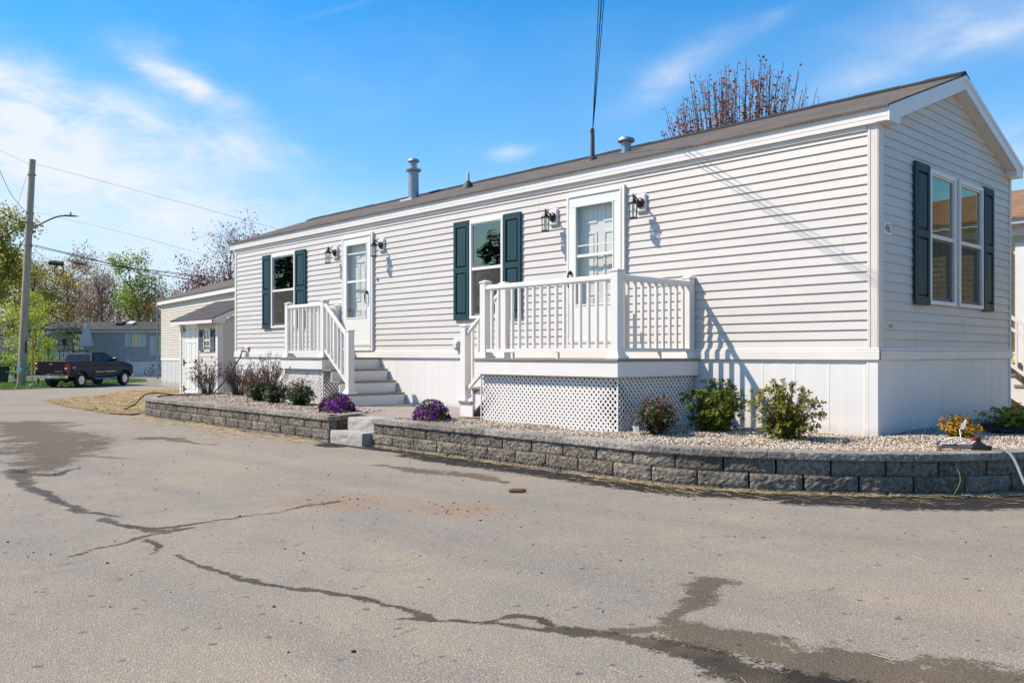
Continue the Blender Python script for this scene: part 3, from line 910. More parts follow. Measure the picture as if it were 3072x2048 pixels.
PATIO = [(-9.1, -0.02), (-9.1, -1.05), (-8.15, -1.25), (-7.0, -1.30), (-6.62, -1.80), (-6.60, -2.1), (-5.58, -2.1), (-5.3, -1.9), (-4.95, -1.30), (-4.62, -1.0), (-4.62, -0.02)]
mb.poly([(x, y, 0.346) for x, y in PATIO])
tag(mb.build('patio', m), 'brick-patterned paver patio between the two porches', 'patio', kind='structure')

# --- gravel beds
BED_L = [(-6.75, -1.75), (-6.47, -2.50), (-12.6, -2.50), (-13.2, -2.44), (-13.75, -2.22), (-14.1, -1.95), (-14.32, -1.6), (-14.4, -0.5), (-14.4, 0.3), (-14.95, 0.9), (-15.6, 0.95), (-14.85, 0.0), (-10.38, 0.0), (-10.38, -1.13), (-8.2, -1.13), (-7.0, -1.28)]
BED_R = [(-5.45, -2.33), (-1.05, -2.32), (-0.6, -2.22), (-0.16, -2.03), (0.24, -1.78), (0.58, -1.50), (0.86, -1.21), (1.10, -0.91), (1.33, -0.52), (1.52, -0.05), (1.66, 0.6), (1.72, 1.6), (1.74, 6.0), (0.0, 6.0), (0.0, 0.0), (-2.23, 0.0), (-2.23, -1.50), (-4.7, -1.50), (-4.9, -1.15), (-5.25, -1.8)]


def bed_z(X, Y):
    base = 0.335 + 0.022 * np.clip((Y + 2.3) / 2.2, 0, 1.0)
    return base + 0.012 * np.sin(X * 2.3 + 1.0) * np.sin(Y * 2.9 + X) + 0.008 * np.sin(X * 5.1 - Y * 4.3) + 0.03 * np.clip((Y - 0.5) / 3, 0, 1)


for nm, poly in (('l', BED_L), ('r', BED_R)):
    bm = bmesh.new(); bm.faces.new([bm.verts.new((x, y, 0)) for x, y in poly])
    bmesh.ops.triangulate(bm, faces=bm.faces[:])
    for _ in range(3): bmesh.ops.subdivide_edges(bm, edges=bm.edges[:], cuts=1, use_grid_fill=True)
    for v in bm.verts: v.co.z = float(bed_z(np.array(v.co.x), np.array(v.co.y))) - 0.022
    me = bpy.data.meshes.new('planting_bed'); bm.to_mesh(me); bm.free()
    tag(link_obj('planting_bed', me, M['gravelbed']), 'soil and stone dust under the gravel', 'planting bed', kind='structure')

mb = MB(); mb.box(-14.5, -.3, .3, 4.0, .02, .30); mb.box(-4.50, -2.30, -1.42, .30, .02, .315); mb.box(-10.35, -9.12, -1.10, .30, .02, .315)  # dark soil boxes added so the gaps behind the lattice look darker
M['shadesoil'] = pmat('shade_deepening_soil', (0.035, 0.028, 0.022), (0.02, 0.016, 0.013), 8.0, 0.95)
tag(mb.build('soil', M['shadesoil']), 'dark soil added under the porches to deepen the shade behind the lattice', 'soil', kind='structure')

IV = np.array([(-.5257, 0, .8507), (.5257, 0, .8507), (-.5257, 0, -.8507), (.5257, 0, -.8507), (0, .8507, .5257), (0, .8507, -.5257), (0, -.8507, .5257), (0, -.8507, -.5257), (.8507, .5257, 0), (-.8507, .5257, 0), (.8507, -.5257, 0), (-.8507, -.5257, 0)])
IF = np.array([(1, 4, 0), (4, 9, 0), (4, 5, 9), (8, 5, 4), (1, 8, 4), (1, 10, 8), (10, 3, 8), (8, 3, 5), (3, 2, 5), (3, 7, 2), (3, 10, 7), (10, 6, 7), (6, 11, 7), (6, 0, 11), (6, 1, 0), (10, 1, 6), (11, 0, 9), (2, 11, 9), (5, 2, 9), (11, 2, 7)])


def stones(rs, X, Y, Z, size, flat=(0.5, 0.85)):
    n = len(X)
    sc = size[:, None] * np.stack([rs.uniform(.8, 1.3, n), rs.uniform(.6, 1.0, n), rs.uniform(*flat, n)], 1)
    a = rs.uniform(0, 2 * PI, n); t = rs.uniform(-.5, .5, n)
    P = IV[None] * (1 + rs.uniform(-.22, .22, (n, 12, 1))) * sc[:, None, :]
    ct, st_ = np.cos(t)[:, None], np.sin(t)[:, None]
    x, y, z = P[..., 0], P[..., 1], P[..., 2]
    x, z = x * ct - z * st_, x * st_ + z * ct
    ca, sa = np.cos(a)[:, None], np.sin(a)[:, None]
    x, y = x * ca - y * sa, x * sa + y * ca
    V = np.stack([x + X[:, None], y + Y[:, None], z + Z[:, None]], -1).reshape(-1, 3)
    F = (IF[None] + 12 * np.arange(n)[:, None, None]).reshape(-1, 3)
    return V, F, np.repeat(rs.rand(n), 20)


rs = np.random.RandomState(11)
VV, FF, RR = [], [], []
nb = 0
for poly, dens, sz in ((BED_L, 1900, 0.0125), (BED_R, 4200, 0.0098)):
    xs = [p[0] for p in poly]; ys = [p[1] for p in poly]
    n = int((max(xs) - min(xs)) * (max(ys) - min(ys)) * dens)
    X = rs.uniform(min(xs), max(xs), n); Y = rs.uniform(min(ys), max(ys), n)
    k = in_poly(X, Y, poly) & ~((Y > 1.6) & (rs.rand(n) > 0.35))
    X, Y = X[k], Y[k]
    Z = bed_z(X, Y) - 0.014 + rs.uniform(-0.008, 0.010, len(X))
    V, F, R_ = stones(rs, X, Y, Z, sz * rs.uniform(.65, 1.5, len(X)))
    VV.append(V); FF.append(F + nb); RR.append(R_); nb += len(V)
tag(np_mesh('gravel', np.concatenate(VV), np.concatenate(FF), M['gravel'], rnd=np.concatenate(RR)), 'tan pea gravel filling the planting beds', 'gravel', kind='stuff')

# crumbs of stone and dirt lying about on the road
X = np.concatenate([rs.uniform(-9, 3.5, 260), rs.normal(-1.26, .25, 34), rs.normal(-2.1, .3, 30), rs.uniform(-4.5, 1.5, 200)])
Y = np.concatenate([rs.uniform(-8, -2.9, 260), rs.normal(-4.6, .18, 34), rs.normal(-5.05, .2, 30), -2.72 - np.abs(rs.normal(0, .16, 200)) + np.clip(X[-200:] + .4, 0, 2) * .62])
sz = np.abs(rs.normal(0.004, .003, len(X))) + 0.002
V, F, R_ = stones(rs, X, Y, np.full(len(X), 0.002), sz)
M['grit'] = rndmat('road_grit_stone', [(0.0, (0.03, 0.025, 0.022)), (0.6, (0.09, 0.075, 0.06)), (1.0, (0.36, 0.30, 0.24))], 0.9)
tag(np_mesh('grit', V, F, M['grit'], rnd=R_), 'loose grit and pebbles on the asphalt', 'grit', kind='stuff')

# straw: blades along the wall foot, loose ones on the road, a mat at the far left
STRAW = [(-20.5, -2.45), (-17.5, -2.85), (-14.2, -2.95), (-13.6, -2.75), (-13.9, -2.45), (-14.5, -1.9), (-14.75, -0.6), (-16.0, 0.9), (-22.69, 2.3), (-24.76, 2.9), (-25.4, 1.5), (-22.3, -0.5)]
def straw_pts():
    P = []
    path = Path(WALL_R)
    for _ in range(950):
        t = rs.uniform(0, path.len) if rs.rand() < .6 else rs.uniform(4.0, 8.6)
        p, d = path.frame(t); off = abs(rs.normal(0, .05)) + 0.012
        if rs.rand() < .22: off += rs.uniform(0, .40)
        P.append((p.x + d.y * off, p.y - d.x * off, 0.006 + rs.uniform(0, .018) * (off < .12), math.atan2(d.y, d.x) + rs.normal(0, .5), rs.uniform(.05, .17), .0016))
    for _ in range(1100):
        x = rs.uniform(-12.9, -6.4); w_ = .18 + .25 * (math.sin(x * 2.1) > 0)
        P.append((x, -2.74 - abs(rs.normal(0, w_)), .006 + rs.uniform(0, .012), rs.normal(0, .6), rs.uniform(.06, .2), .0022))
    for _ in range(75):
        P.append((rs.uniform(-5, 3.2), rs.uniform(-7.4, -3.0), .004, rs.uniform(0, PI), rs.uniform(.03, .13), .0014))
    n = 0
    while n < 7500:
        x, y = rs.uniform(-25.5, -13.5), rs.uniform(-3.1, 3)
        if in_poly(np.array([x]), np.array([y]), STRAW)[0]:
            P.append((x, y, .012 + rs.uniform(0, .03), rs.uniform(0, PI), rs.uniform(.1, .35), .005)); n += 1
    return np.array(P)
P = straw_pts(); n = len(P)
an = P[:, 3]; L = P[:, 4] / 2; wd = P[:, 5]
d = np.stack([np.cos(an) * L, np.sin(an) * L, rs.uniform(-.12, .12, n) * L], 1); s_ = np.stack([-np.sin(an) * wd, np.cos(an) * wd, np.zeros(n)], 1)
C = P[:, :3].copy(); C[:, 2] += gz(C[:, 0])
up = np.array([0, 0, 1.0]) * wd[:, None]
V = np.stack([C - d - s_, C - d + s_, C - d + up, C + d - s_, C + d + s_, C + d + up], 1).reshape(-1, 3)
F = (np.array([(0, 1, 4, 3), (1, 2, 5, 4), (2, 0, 3, 5)])[None] + 6 * np.arange(n)[:, None, None]).reshape(-1, 4)
M['straw'] = rndmat('straw_stalks', [(0.0, (0.30, 0.20, 0.08)), (0.5, (0.48, 0.35, 0.16)), (1.0, (0.66, 0.53, 0.28))], 0.6)
tag(np_mesh('straw', V, F, M['straw'], rnd=np.repeat(rs.rand(n), 3)), 'loose yellow straw scattered on asphalt and along the wall', 'straw', kind='stuff')
bm = bmesh.new(); bm.faces.new([bm.verts.new((x, y, 0)) for x, y in STRAW])
bmesh.ops.triangulate(bm, faces=bm.faces[:])
for _ in range(4): bmesh.ops.subdivide_edges(bm, edges=bm.edges[:], cuts=1, use_grid_fill=True)
for v in bm.verts:
    e = 0.0
    v.co.z = gz(v.co.x) + 0.008 + 0.03 * max(0, mnoise.noise(v.co * 1.5))
me = bpy.data.meshes.new('straw_covered_soil'); bm.to_mesh(me); bm.free()
M['strawsoil'] = pmat('straw_over_soil', (0.46, 0.32, 0.15), (0.27, 0.19, 0.10), 5.0, 0.95, 0.02, 40, stain=((0.17, 0.13, 0.09), 1.6, 0.5, 0.66))
tag(link_obj('straw_covered_soil', me, M['strawsoil'], smooth=True), 'patch of bare soil under thin straw', 'bare soil', kind='structure')


# ================================================================ SIDING HELPER
def siding(mb, P0, u, nrm, z0, ncourse, ex, umin, umax, openings=(), lip=0.0170, back=0.002, seams=None, rng=None):
    """clapboard courses; umin/umax: numbers or functions of z; openings (u0,u1,z0,z1)"""
    P0 = Vector(P0); u = Vector(u); nrm = Vector(nrm)
    fmin = umin if callable(umin) else (lambda z: umin)
    fmax = umax if callable(umax) else (lambda z: umax)
    def P(uu, off, z): 
        p = P0 + u * uu + nrm * off
        return (p.x, p.y, z)
    for i in range(ncourse):
        a, b_ = z0 + i * ex, z0 + (i + 1) * ex
        zs = sorted({a, b_} | {z for o in openings for z in (o[2], o[3]) if a < z < b_})
        for za, zb in zip(zs[:-1], zs[1:]):
            oa = lip + (back - lip) * (za - a) / ex; ob = lip + (back - lip) * (zb - a) / ex
            zm = (za + zb) / 2
            cuts = sorted((o[0], o[1]) for o in openings if o[2] < zm < o[3])
            segs = []; cur = None
            lo_a, hi_a, lo_b, hi_b = fmin(za), fmax(za), fmin(zb), fmax(zb)
            if hi_a <= lo_a: continue
            if hi_b < lo_b: lo_b = hi_b = (lo_b + hi_b) / 2
            left = (lo_a, lo_b)
            for c0, c1 in cuts:
                segs.append((left, (c0, c0))); left = (c1, c1)
            segs.append((left, (hi_a, hi_b)))
            for (la, lb), (ra, rb) in segs:
                if ra - la < 1e-4: continue
                mb.poly([P(la, oa, za), P(ra, oa, za), P(rb, ob, zb), P(lb, ob, zb)])
                if za == a: mb.poly([P(la, back, za), P(ra, back, za), P(ra, oa, za), P(la, oa, za)])
        if seams and rng:
            for su in seams(i):
                zt = b_ - 0.004
                if fmin(b_) + .05 < su < fmax(b_) - .05 and not any(o[0] - .02 < su < o[1] + .02 and o[2] < b_ and o[3] > a for o in openings):
                    w = 0.0055
                    mb.poly([P(su, lip + .0022, a + .001), P(su + w, lip - .003, a + .001), P(su + w, back - .001, zt), P(su, back + .0022, zt)])


# ================================================================ THE WHITE MOBILE HOME
HW = 4.15; HL = 14.82
WZ0 = 1.268                      # underside of siding
H = thing('mobile_home', 'long pale single-storey mobile home with white skirting and teal shutters behind the retaining walls', 'mobile home', (-7.4, 2.0, 0.3))
WIN1 = (-13.065, -12.045, 1.765, 3.325)
WIN2 = (-6.497, -5.71, 1.765, 3.315)
D1 = (-10.245, -9.205, 1.268, 3.44)
D2 = (-4.382, -3.335, 1.268, 3.448)
GW1 = (1.288, 2.084, 1.775, 3.325)
GW2 = (2.188, 3.012, 1.775, 3.325)
K21 = 1.365
EX = 0.10162
SL = 0.365                       # roof slope
EY = -0.06; EZ = 3.757           # eave edge (top)
RY = HW / 2                      # ridge
RZ = EZ + (RY - EY) * SL
rng = random.Random(3)
fs = siding_f = MB()
z_start = K21 - EX
front_op = [tuple(w) for w in (WIN1, WIN2, D1, D2)]
seamtab = {i: [rng.uniform(-14.5, -0.3) for _ in range(2)] for i in range(0, 40, 2)}
def seams(i): return seamtab.get(i - i % 2, [])
siding(fs, (0, 0, 0), (1, 0, 0), (0, -1, 0), z_start, 24, EX, -HL + .06, -0.095, front_op, seams=seams, rng=rng)
fs.build('front_wall', M['siding'], H)
# gable end facing right
gs = MB()
def g_lo(z): return max(0.045, EY + (z + 0.17 - EZ) / SL) if z > 3.5 else 0.045
def g_hi(z): return HW - 0.045 if z <= 3.5 else min(HW - 0.045, 2 * RY - EY - (z + 0.17 - EZ) / SL)
seamg = {i: [rng.choice((0.55, 0.6, 2.35, 2.4, 3.05, 0.95))] for i in range(0, 40, 2)}
siding(gs, (0, 0, 0), (0, 1, 0), (1, 0, 0), z_start, 31, EX, g_lo, g_hi, [GW1, GW2], seams=lambda i: seamg.get(i - i % 2, []), rng=rng)
gs.build('end_wall', M['siding'], H)
# hidden back and far end as plain walls
bk = MB()
bk.poly([(-HL, HW, .3), (0, HW, .3), (0, HW, 3.75), (-HL, HW, 3.75)])
bk.poly([(-HL, 0, .3), (-HL, HW, .3), (-HL, HW, 3.75), (-HL, RY, RZ - .06), (-HL, 0, 3.7)])
bk.build('back_wall', M['siding'], H)
# floor and ceiling so the rooms are dark
inn = MB()
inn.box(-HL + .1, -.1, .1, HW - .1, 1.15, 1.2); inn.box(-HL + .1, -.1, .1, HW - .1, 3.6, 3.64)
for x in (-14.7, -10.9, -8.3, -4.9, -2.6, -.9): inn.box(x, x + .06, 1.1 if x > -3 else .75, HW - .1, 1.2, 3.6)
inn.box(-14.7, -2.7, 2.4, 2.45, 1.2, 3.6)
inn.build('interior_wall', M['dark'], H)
# corner posts
def corner_post(x, sx):
    c_ = MB()
    c_.box(x - .098 * sx, x + .012 * sx, -.022, -.001, K21 - .1, 3.60, .003)
    c_.box(x - .086 * sx, x - .066 * sx, -.027, -.020, K21 - .1, 3.60)
    c_.box(x + .001 * sx, x + .022 * sx, -.018, .095, K21 - .1, 3.60, .003)
    c_.build('corner_post', M['corner'], H)
corner_post(0, 1)
c_ = MB(); c_.box(-HL - .022, -HL + .065, -.022, -.001, K21 - .1, 3.60, .003); c_.build('corner_post', M['corner'], H)
c_ = MB(); c_.box(.001, .022, HW - .06, HW + .015, K21 - .1, 3.60, .003); c_.build('corner_post', M['corner'], H)

# skirting: vertical panels with soft ribs, then the trim band over it
sk = MB()
def ribbed(u0, u1, fn, z0, z1, pitch, slope=0.0):
    """vertical panels: flat pan, a pair of ribs at each joint"""
    prof = []
    k = 0; s_ = u1
    while s_ > u0:
        prof += [(s_, .000), (s_ - .009, .0030), (s_ - .017, .0030), (s_ - .032, .000), (s_ - pitch * .45, .0012), (s_ - pitch * .62, .002), (s_ - pitch * .78, .0)]
        s_ -= pitch
    prof = [p for p in prof if p[0] >= u0] + [(u0, 0)]
    for (a, oa), (b_, ob) in zip(prof[:-1], prof[1:]):
        sk.poly([fn(a, oa, z0), fn(b_, ob, z0), fn(b_, ob, z1), fn(a, oa, z1)])
ribbed(-HL, -.115, lambda s_, o, z: (s_, -.004 - o, z), .22, 1.146, .40)
ribbed(.03, HW - .05, lambda s_, o, z: (.004 + o, s_, z), .22, 1.146, .335)
sk.poly([(-HL, -.004, .22), (-HL, HW, .22), (-HL, HW, 1.146), (-HL, -.004, 1.146)])
sk.build('skirting', M['skirt'], H)
sc = MB(); sc.box(-.112, .014, -.016, -.004, .2, 1.146, .003); sc.box(.004, .016, -.014, .05, .2, 1.146, .003); sc.box(-.10, -.085, -.018, -.014, .2, 1.146)
sc.build('skirting_corner', M['skirt'], H)
sc = MB(); sc.box(.004, .016, HW - .05, HW + .01, .2, 1.146, .003); sc.build('skirting_corner', M['skirt'], H)
tb = MB()
tb.box(-HL - .03, .036, -.036, -.001, 1.142, 1.242, .005); tb.box(-HL - .03, .030, -.028, -.001, 1.244, 1.268, .003)
tb.box(.001, .036, -.030, HW + .03, 1.142, 1.242, .005); tb.box(.001, .030, -.024, HW + .02, 1.244, 1.268, .003)
tb.build('trim_band', M['trim'], H)

# roof
rf = MB()
XL, XR = -15.03, 0.150
def roof_slab(y0, z0, y1, z1, t):
    pts = [(XL, y0, z0), (XL, y1, z1), (XL, y1, z1 - t), (XL, y0, z0 - t)]
    rf.prism(pts, (XR - XL, 0, 0))
roof_slab(EY - .03, EZ - .03 * SL + .012, RY, RZ + .012, .022)
roof_slab(HW - EY + .03, EZ - .03 * SL + .012, RY, RZ + .012, .022)
ROOF = rf.build('roof', M['shingle'], H)
rc = MB()
x = XL + .01
while x < XR - .05:
    x1 = min(x + .30, XR)
    e = rng.uniform(0, .008)
    for sgn in (-1, 1):
        rc.prism([(x, RY, RZ + .042 + e), (x, RY + sgn * .15, RZ + .030 - .15 * SL + e), (x, RY + sgn * .15, RZ + .012 - .15 * SL), (x, RY, RZ + .014)], (x1 - x - .004, 0, 0))
    x = x1
rc.build('ridge_cap', M['drip'], ROOF)
ea = MB()
ea.box(XL, .130, EY, -.002, 3.597, 3.735, .004); ea.box(XL, .130, EY - .008, EY + .01, 3.715, 3.752)
ea.box(XL, .130, EY - .003, EY, 3.650, 3.653)
x = -14.0
ea.box(XL, -.02, HW + .002, HW - EY, 3.597, 3.735)
ea.build('eave_fascia', M['trim'], H)
ds = MB()   # soffit shadow moulding under the eave
ds.box(-HL - .02, -.10, -.030, -.003, 3.545, 3.597, .004)
ds.build('frieze_trim', M['corner'], H)
# rake boards, soffits and returns on the near gable
rk = MB()
for sgn in (1, -1):
    Y = (lambda y: y) if sgn == 1 else (lambda y: HW - y)
    top = lambda y: EZ + (y - EY) * SL - .012
    face = [(EY - .004, top(EY)), (EY - .004, 3.597), (.21, 3.597), (.21, top(.21) - .165), (RY, top(RY) - .165), (RY, top(RY))]
    rk.prism([(.130, Y(y), z) for y, z in face], (.020, 0, 0))
    # raised drip strip along the top edge
    rk.prism([(.148, Y(EY - .006), top(EY) + .004), (.148, Y(EY - .006), top(EY) - .045), (RY and .148, Y(RY), top(RY) - .045), (.148, Y(RY), top(RY) + .004)], (.010, 0, 0))
    # soffit
    rk.prism([(.004, Y(.0), top(.0) - .150), (.004, Y(RY), top(RY) - .150), (.004, Y(RY), top(RY) - .160), (.004, Y(.0), top(.0) - .160)], (.128, 0, 0))
    rk.prism([(.004, Y(EY), 3.600), (.004, Y(.205), 3.600), (.004, Y(.205), 3.606), (.004, Y(EY), 3.606)], (.127, 0, 0))
    rk.prism([(.012, Y(.196), 3.602), (.012, Y(.206), 3.602), (.012, Y(.206), top(.2) - .16), (.012, Y(.196), top(.2) - .16)], (.118, 0, 0))
rk.build('rake_fascia', M['trim'], H)
rl = MB()
for sgn in (1, -1):
    Y = (lambda y: y) if sgn == 1 else (lambda y: HW - y)
    top = lambda y: EZ + (y - EY) * SL - .012
    rl.prism([(XL, Y(y), z) for y, z in [(EY, top(EY)), (EY, 3.597), (RY, top(RY) - .165), (RY, top(RY))]], (.02, 0, 0))
rl.build('rake_fascia', M['trim'], H)

# roof vents (parts of the roof)
def roof_z(y): return EZ + (y - EY) * SL + .012
v = MB()
vx, vy = -10.2, 1.62
v.lathe((vx, vy, roof_z(vy) - .06), [(.105, 0), (.105, .58), (.10, .58), (.10, .60), (.155, .61), (.158, .64), (.138, .655), (.068, .67), (.068, .79), (.115, .795), (.12, .812), (.10, .845), (.045, .862), (0.002, .866)], 24)
v.lathe((vx, vy, roof_z(vy) - .06), [(.106, .0), (.1065, .34), (.1095, .342), (.1095, .358), (.106, .36)], 24)
v.build('flue_pipe', M['galv'], ROOF, smooth=False)
v = MB(); v.box(vx - .2, vx + .2, vy - .2, vy - .02, roof_z(vy - .2) - .02, roof_z(vy - .2) + .035); v.build('flashing', M['pvc'], ROOF)
v = MB()
vx, vy = -4.5, 1.42
v.lathe((vx, vy, roof_z(vy) - .06), [(.075, 0), (.075, .225), (.130, .215), (.134, .232), (.12, .262), (.07, .282), (.002, .286)], 24)
v.build('roof_vent', M['galv'], ROOF)
v = MB()
vx, vy = -7.93, 1.15
v.lathe((vx, vy, roof_z(vy) - .03), [(.027, 0), (.027, .30), (.002, .301)], 14)
v.build('vent_pipe', M['pvc'], ROOF)
v = MB(); v.lathe((vx, vy, roof_z(vy) - .05), [(.14, 0.0), (.125, .04), (.06, .14), (.034, .17), (.03, .175)], 18); v.build('pipe_boot', M['rubber'], ROOF)

# ---------------------------------------------------------------- windows
def window(frame3, rect, name='window'):
    """frame3: (P0, u, n) plane; rect (u0,u1,z0,z1)"""
    P0, u, nn = [Vector(a) for a in frame3]
    u0, u1, z0, z1 = rect
    def bx(mb, a0, a1, n0, n1, c0, c1, bev=0.0):
        # box in (u, n, z) coordinates
        t = MB(); t.box(a0, a1, n0, n1, c0, c1, bev)
        mb.idx([(P0.x + u.x * p[0] + nn.x * p[1], P0.y + u.y * p[0] + nn.y * p[1], p[2]) for p in t.v], t.f)
    fr = MB()
    w = .052
    bx(fr, u0, u1, -.05, .030, z1 - w, z1, .004); bx(fr, u0, u1, -.05, .034, z0, z0 + w * .9, .004)
    bx(fr, u0, u0 + w, -.05, .030, z0 + w * .9, z1 - w, .004); bx(fr, u1 - w, u1, -.05, .030, z0 + w * .9, z1 - w, .004)
    F = fr.build(name, M['trim'], H)
    zm = z0 + (z1 - z0) * .50
    sa = MB()
    a0, a1 = u0 + w, u1 - w
    s = .026
    # upper sash
    bx(sa, a0, a1, -.012, .012, z1 - w - s * .8, z1 - w); bx(sa, a0, a1, -.012, .022, zm - .012, zm + .034, .003)
    bx(sa, a0, a0 + s * .6, -.012, .012, zm + .034, z1 - w - s * .8); bx(sa, a1 - s * .6, a1, -.012, .012, zm + .034, z1 - w - s * .8)
    # lower sash, set back
    bx(sa, a0, a1, -.034, -.006, z0 + w * .9, z0 + w * .9 + s * 1.4); bx(sa, a0, a0 + s, -.034, -.006, z0 + w, zm - .012); bx(sa, a1 - s, a1, -.034, -.006, z0 + w, zm - .012)
    bx(sa, a0, a1, -.034, -.013, zm - .030, zm - .010)
    sa.build('sash', M['trim'], F)
    gp = MB()
    gp.poly([(P0.x + u.x * a + nn.x * -.002, P0.y + u.y * a + nn.y * -.002, z) for a, z in ((a0 + .004, zm + .03), (a1 - .004, zm + .03), (a1 - .004, z1 - w - .01), (a0 + .004, z1 - w - .01))])
    gp.build('upper_pane', M['glass'], F)
    gp = MB(); gp.poly([(P0.x + u.x * a + nn.x * -.022, P0.y + u.y * a + nn.y * -.022, z) for a, z in ((a0 + .02, z0 + w + .02), (a1 - .02, z0 + w + .02), (a1 - .02, zm - .026), (a0 + .02, zm - .026))])
    gp.build('lower_pane', M['glass'], F)
    scn = MB()
    q0 = [(a0 + .006, z0 + w * .9 + .004), (a1 - .006, z0 + w * .9 + .004), (a1 - .006, zm - .014), (a0 + .006, zm - .014)]
    scn.poly([(P0.x + u.x * a + nn.x * .004, P0.y + u.y * a + nn.y * .004, z) for a, z in q0])
    scn.build('screen', M['screen'], F)
    return F


def shutter(frame3, rect, label=None):
    P0, u, nn = [Vector(a) for a in frame3]
    u0, u1, z0, z1 = rect
    def P(a, n_, z): return (P0.x + u.x * a + nn.x * n_, P0.y + u.y * a + nn.y * n_, z)
    mb = MB()
    def bx(a0, a1, n0, n1, c0, c1, bev=0.0):
        t = MB(); t.box(a0, a1, n0, n1, c0, c1, bev)
        mb.idx([P(*p) for p in t.v], t.f)
    st_ = .058; zm = z0 + (z1 - z0) * .505
    rails = [(z0, z0 + .092), (zm - .042, zm + .042), (z1 - .092, z1)]
    T0 = .036
    mb.cur = 0
    bx(u0, u0 + st_, .006, T0, z0, z1, .003); bx(u1 - st_, u1, .006, T0, z0, z1, .003)
    for a, b_ in rails: bx(u0 + st_, u1 - st_, .006, T0, a, b_)
    for (a, b_) in ((rails[0][1], rails[1][0]), (rails[1][1], rails[2][0])):
        ua, ub = u0 + st_, u1 - st_
        mb.cur = 1
        bx(ua, ub, .006, .013, a, b_)
        mb.cur = 0
        g = .024   # raised field with bevelled edge
        p0 = [(ua + g * .6, a + g * .6), (ub - g * .6, a + g * .6), (ub - g * .6, b_ - g * .6), (ua + g * .6, b_ - g * .6)]
        p1 = [(ua + g * 1.25, a + g * 1.25), (ub - g * 1.25, a + g * 1.25), (ub - g * 1.25, b_ - g * 1.25), (ua + g * 1.25, b_ - g * 1.25)]
        A = [P(x_, .013, z) for x_, z in p0]; B_ = [P(x_, .029, z) for x_, z in p1]
        mb.idx(A + B_, [(0, 1, 5, 4), (1, 2, 6, 5), (2, 3, 7, 6), (3, 0, 4, 7), (4, 5, 6, 7)])
    # screws
    for a in (u0 + .03, u1 - .03):
        for z in (z0 + .05, zm, z1 - .05): bx(a - .006, a + .006, T0, T0 + .003, z - .006, z + .006)
    return mb.build('shutter', [M['shutter'], M['shutter_dk']], H)


FRONT = ((0, -.014, 0), (1, 0, 0), (0, -1, 0))
GABLE = ((.014, 0, 0), (0, 1, 0), (1, 0, 0))
for w_ in (WIN1, WIN2): window(FRONT, w_)
for w_ in (GW1, GW2): window(GABLE, w_)
for r_ in ((-13.455, -13.080, 1.755, 3.345), (-12.028, -11.610, 1.755, 3.338), (-6.888, -6.507, 1.755, 3.334), (-5.700, -5.318, 1.755, 3.330)): shutter(FRONT, r_)
for r_ in ((.860, 1.272, 1.758, 3.345), (3.026, 3.392, 1.758, 3.348)): shutter(GABLE, r_)
# mullion cover between the two gable windows is ordinary siding; curtains inside
cu = MB()
for (a, b_, x0) in ((1.36, 1.70, -.25), (2.30, 2.62, -.22)):
    n = 40
    for i in range(n):
        y0_, y1_ = a + (b_ - a) * i / n, a + (b_ - a) * (i + 1) / n
        o0, o1 = .025 * math.sin(i * 1.1), .025 * math.sin((i + 1) * 1.1)
        cu.poly([(x0 + o0, y0_, 1.75), (x0 + o1, y1_, 1.75), (x0 + o1, y1_, 3.3), (x0 + o0, y0_, 3.3)])
M['curtain'] = pmat('curtain_cloth', (0.30, 0.27, 0.23), (0.24, 0.21, 0.18), 6.0, 0.9)
cu.build('curtain', M['curtain'], H)

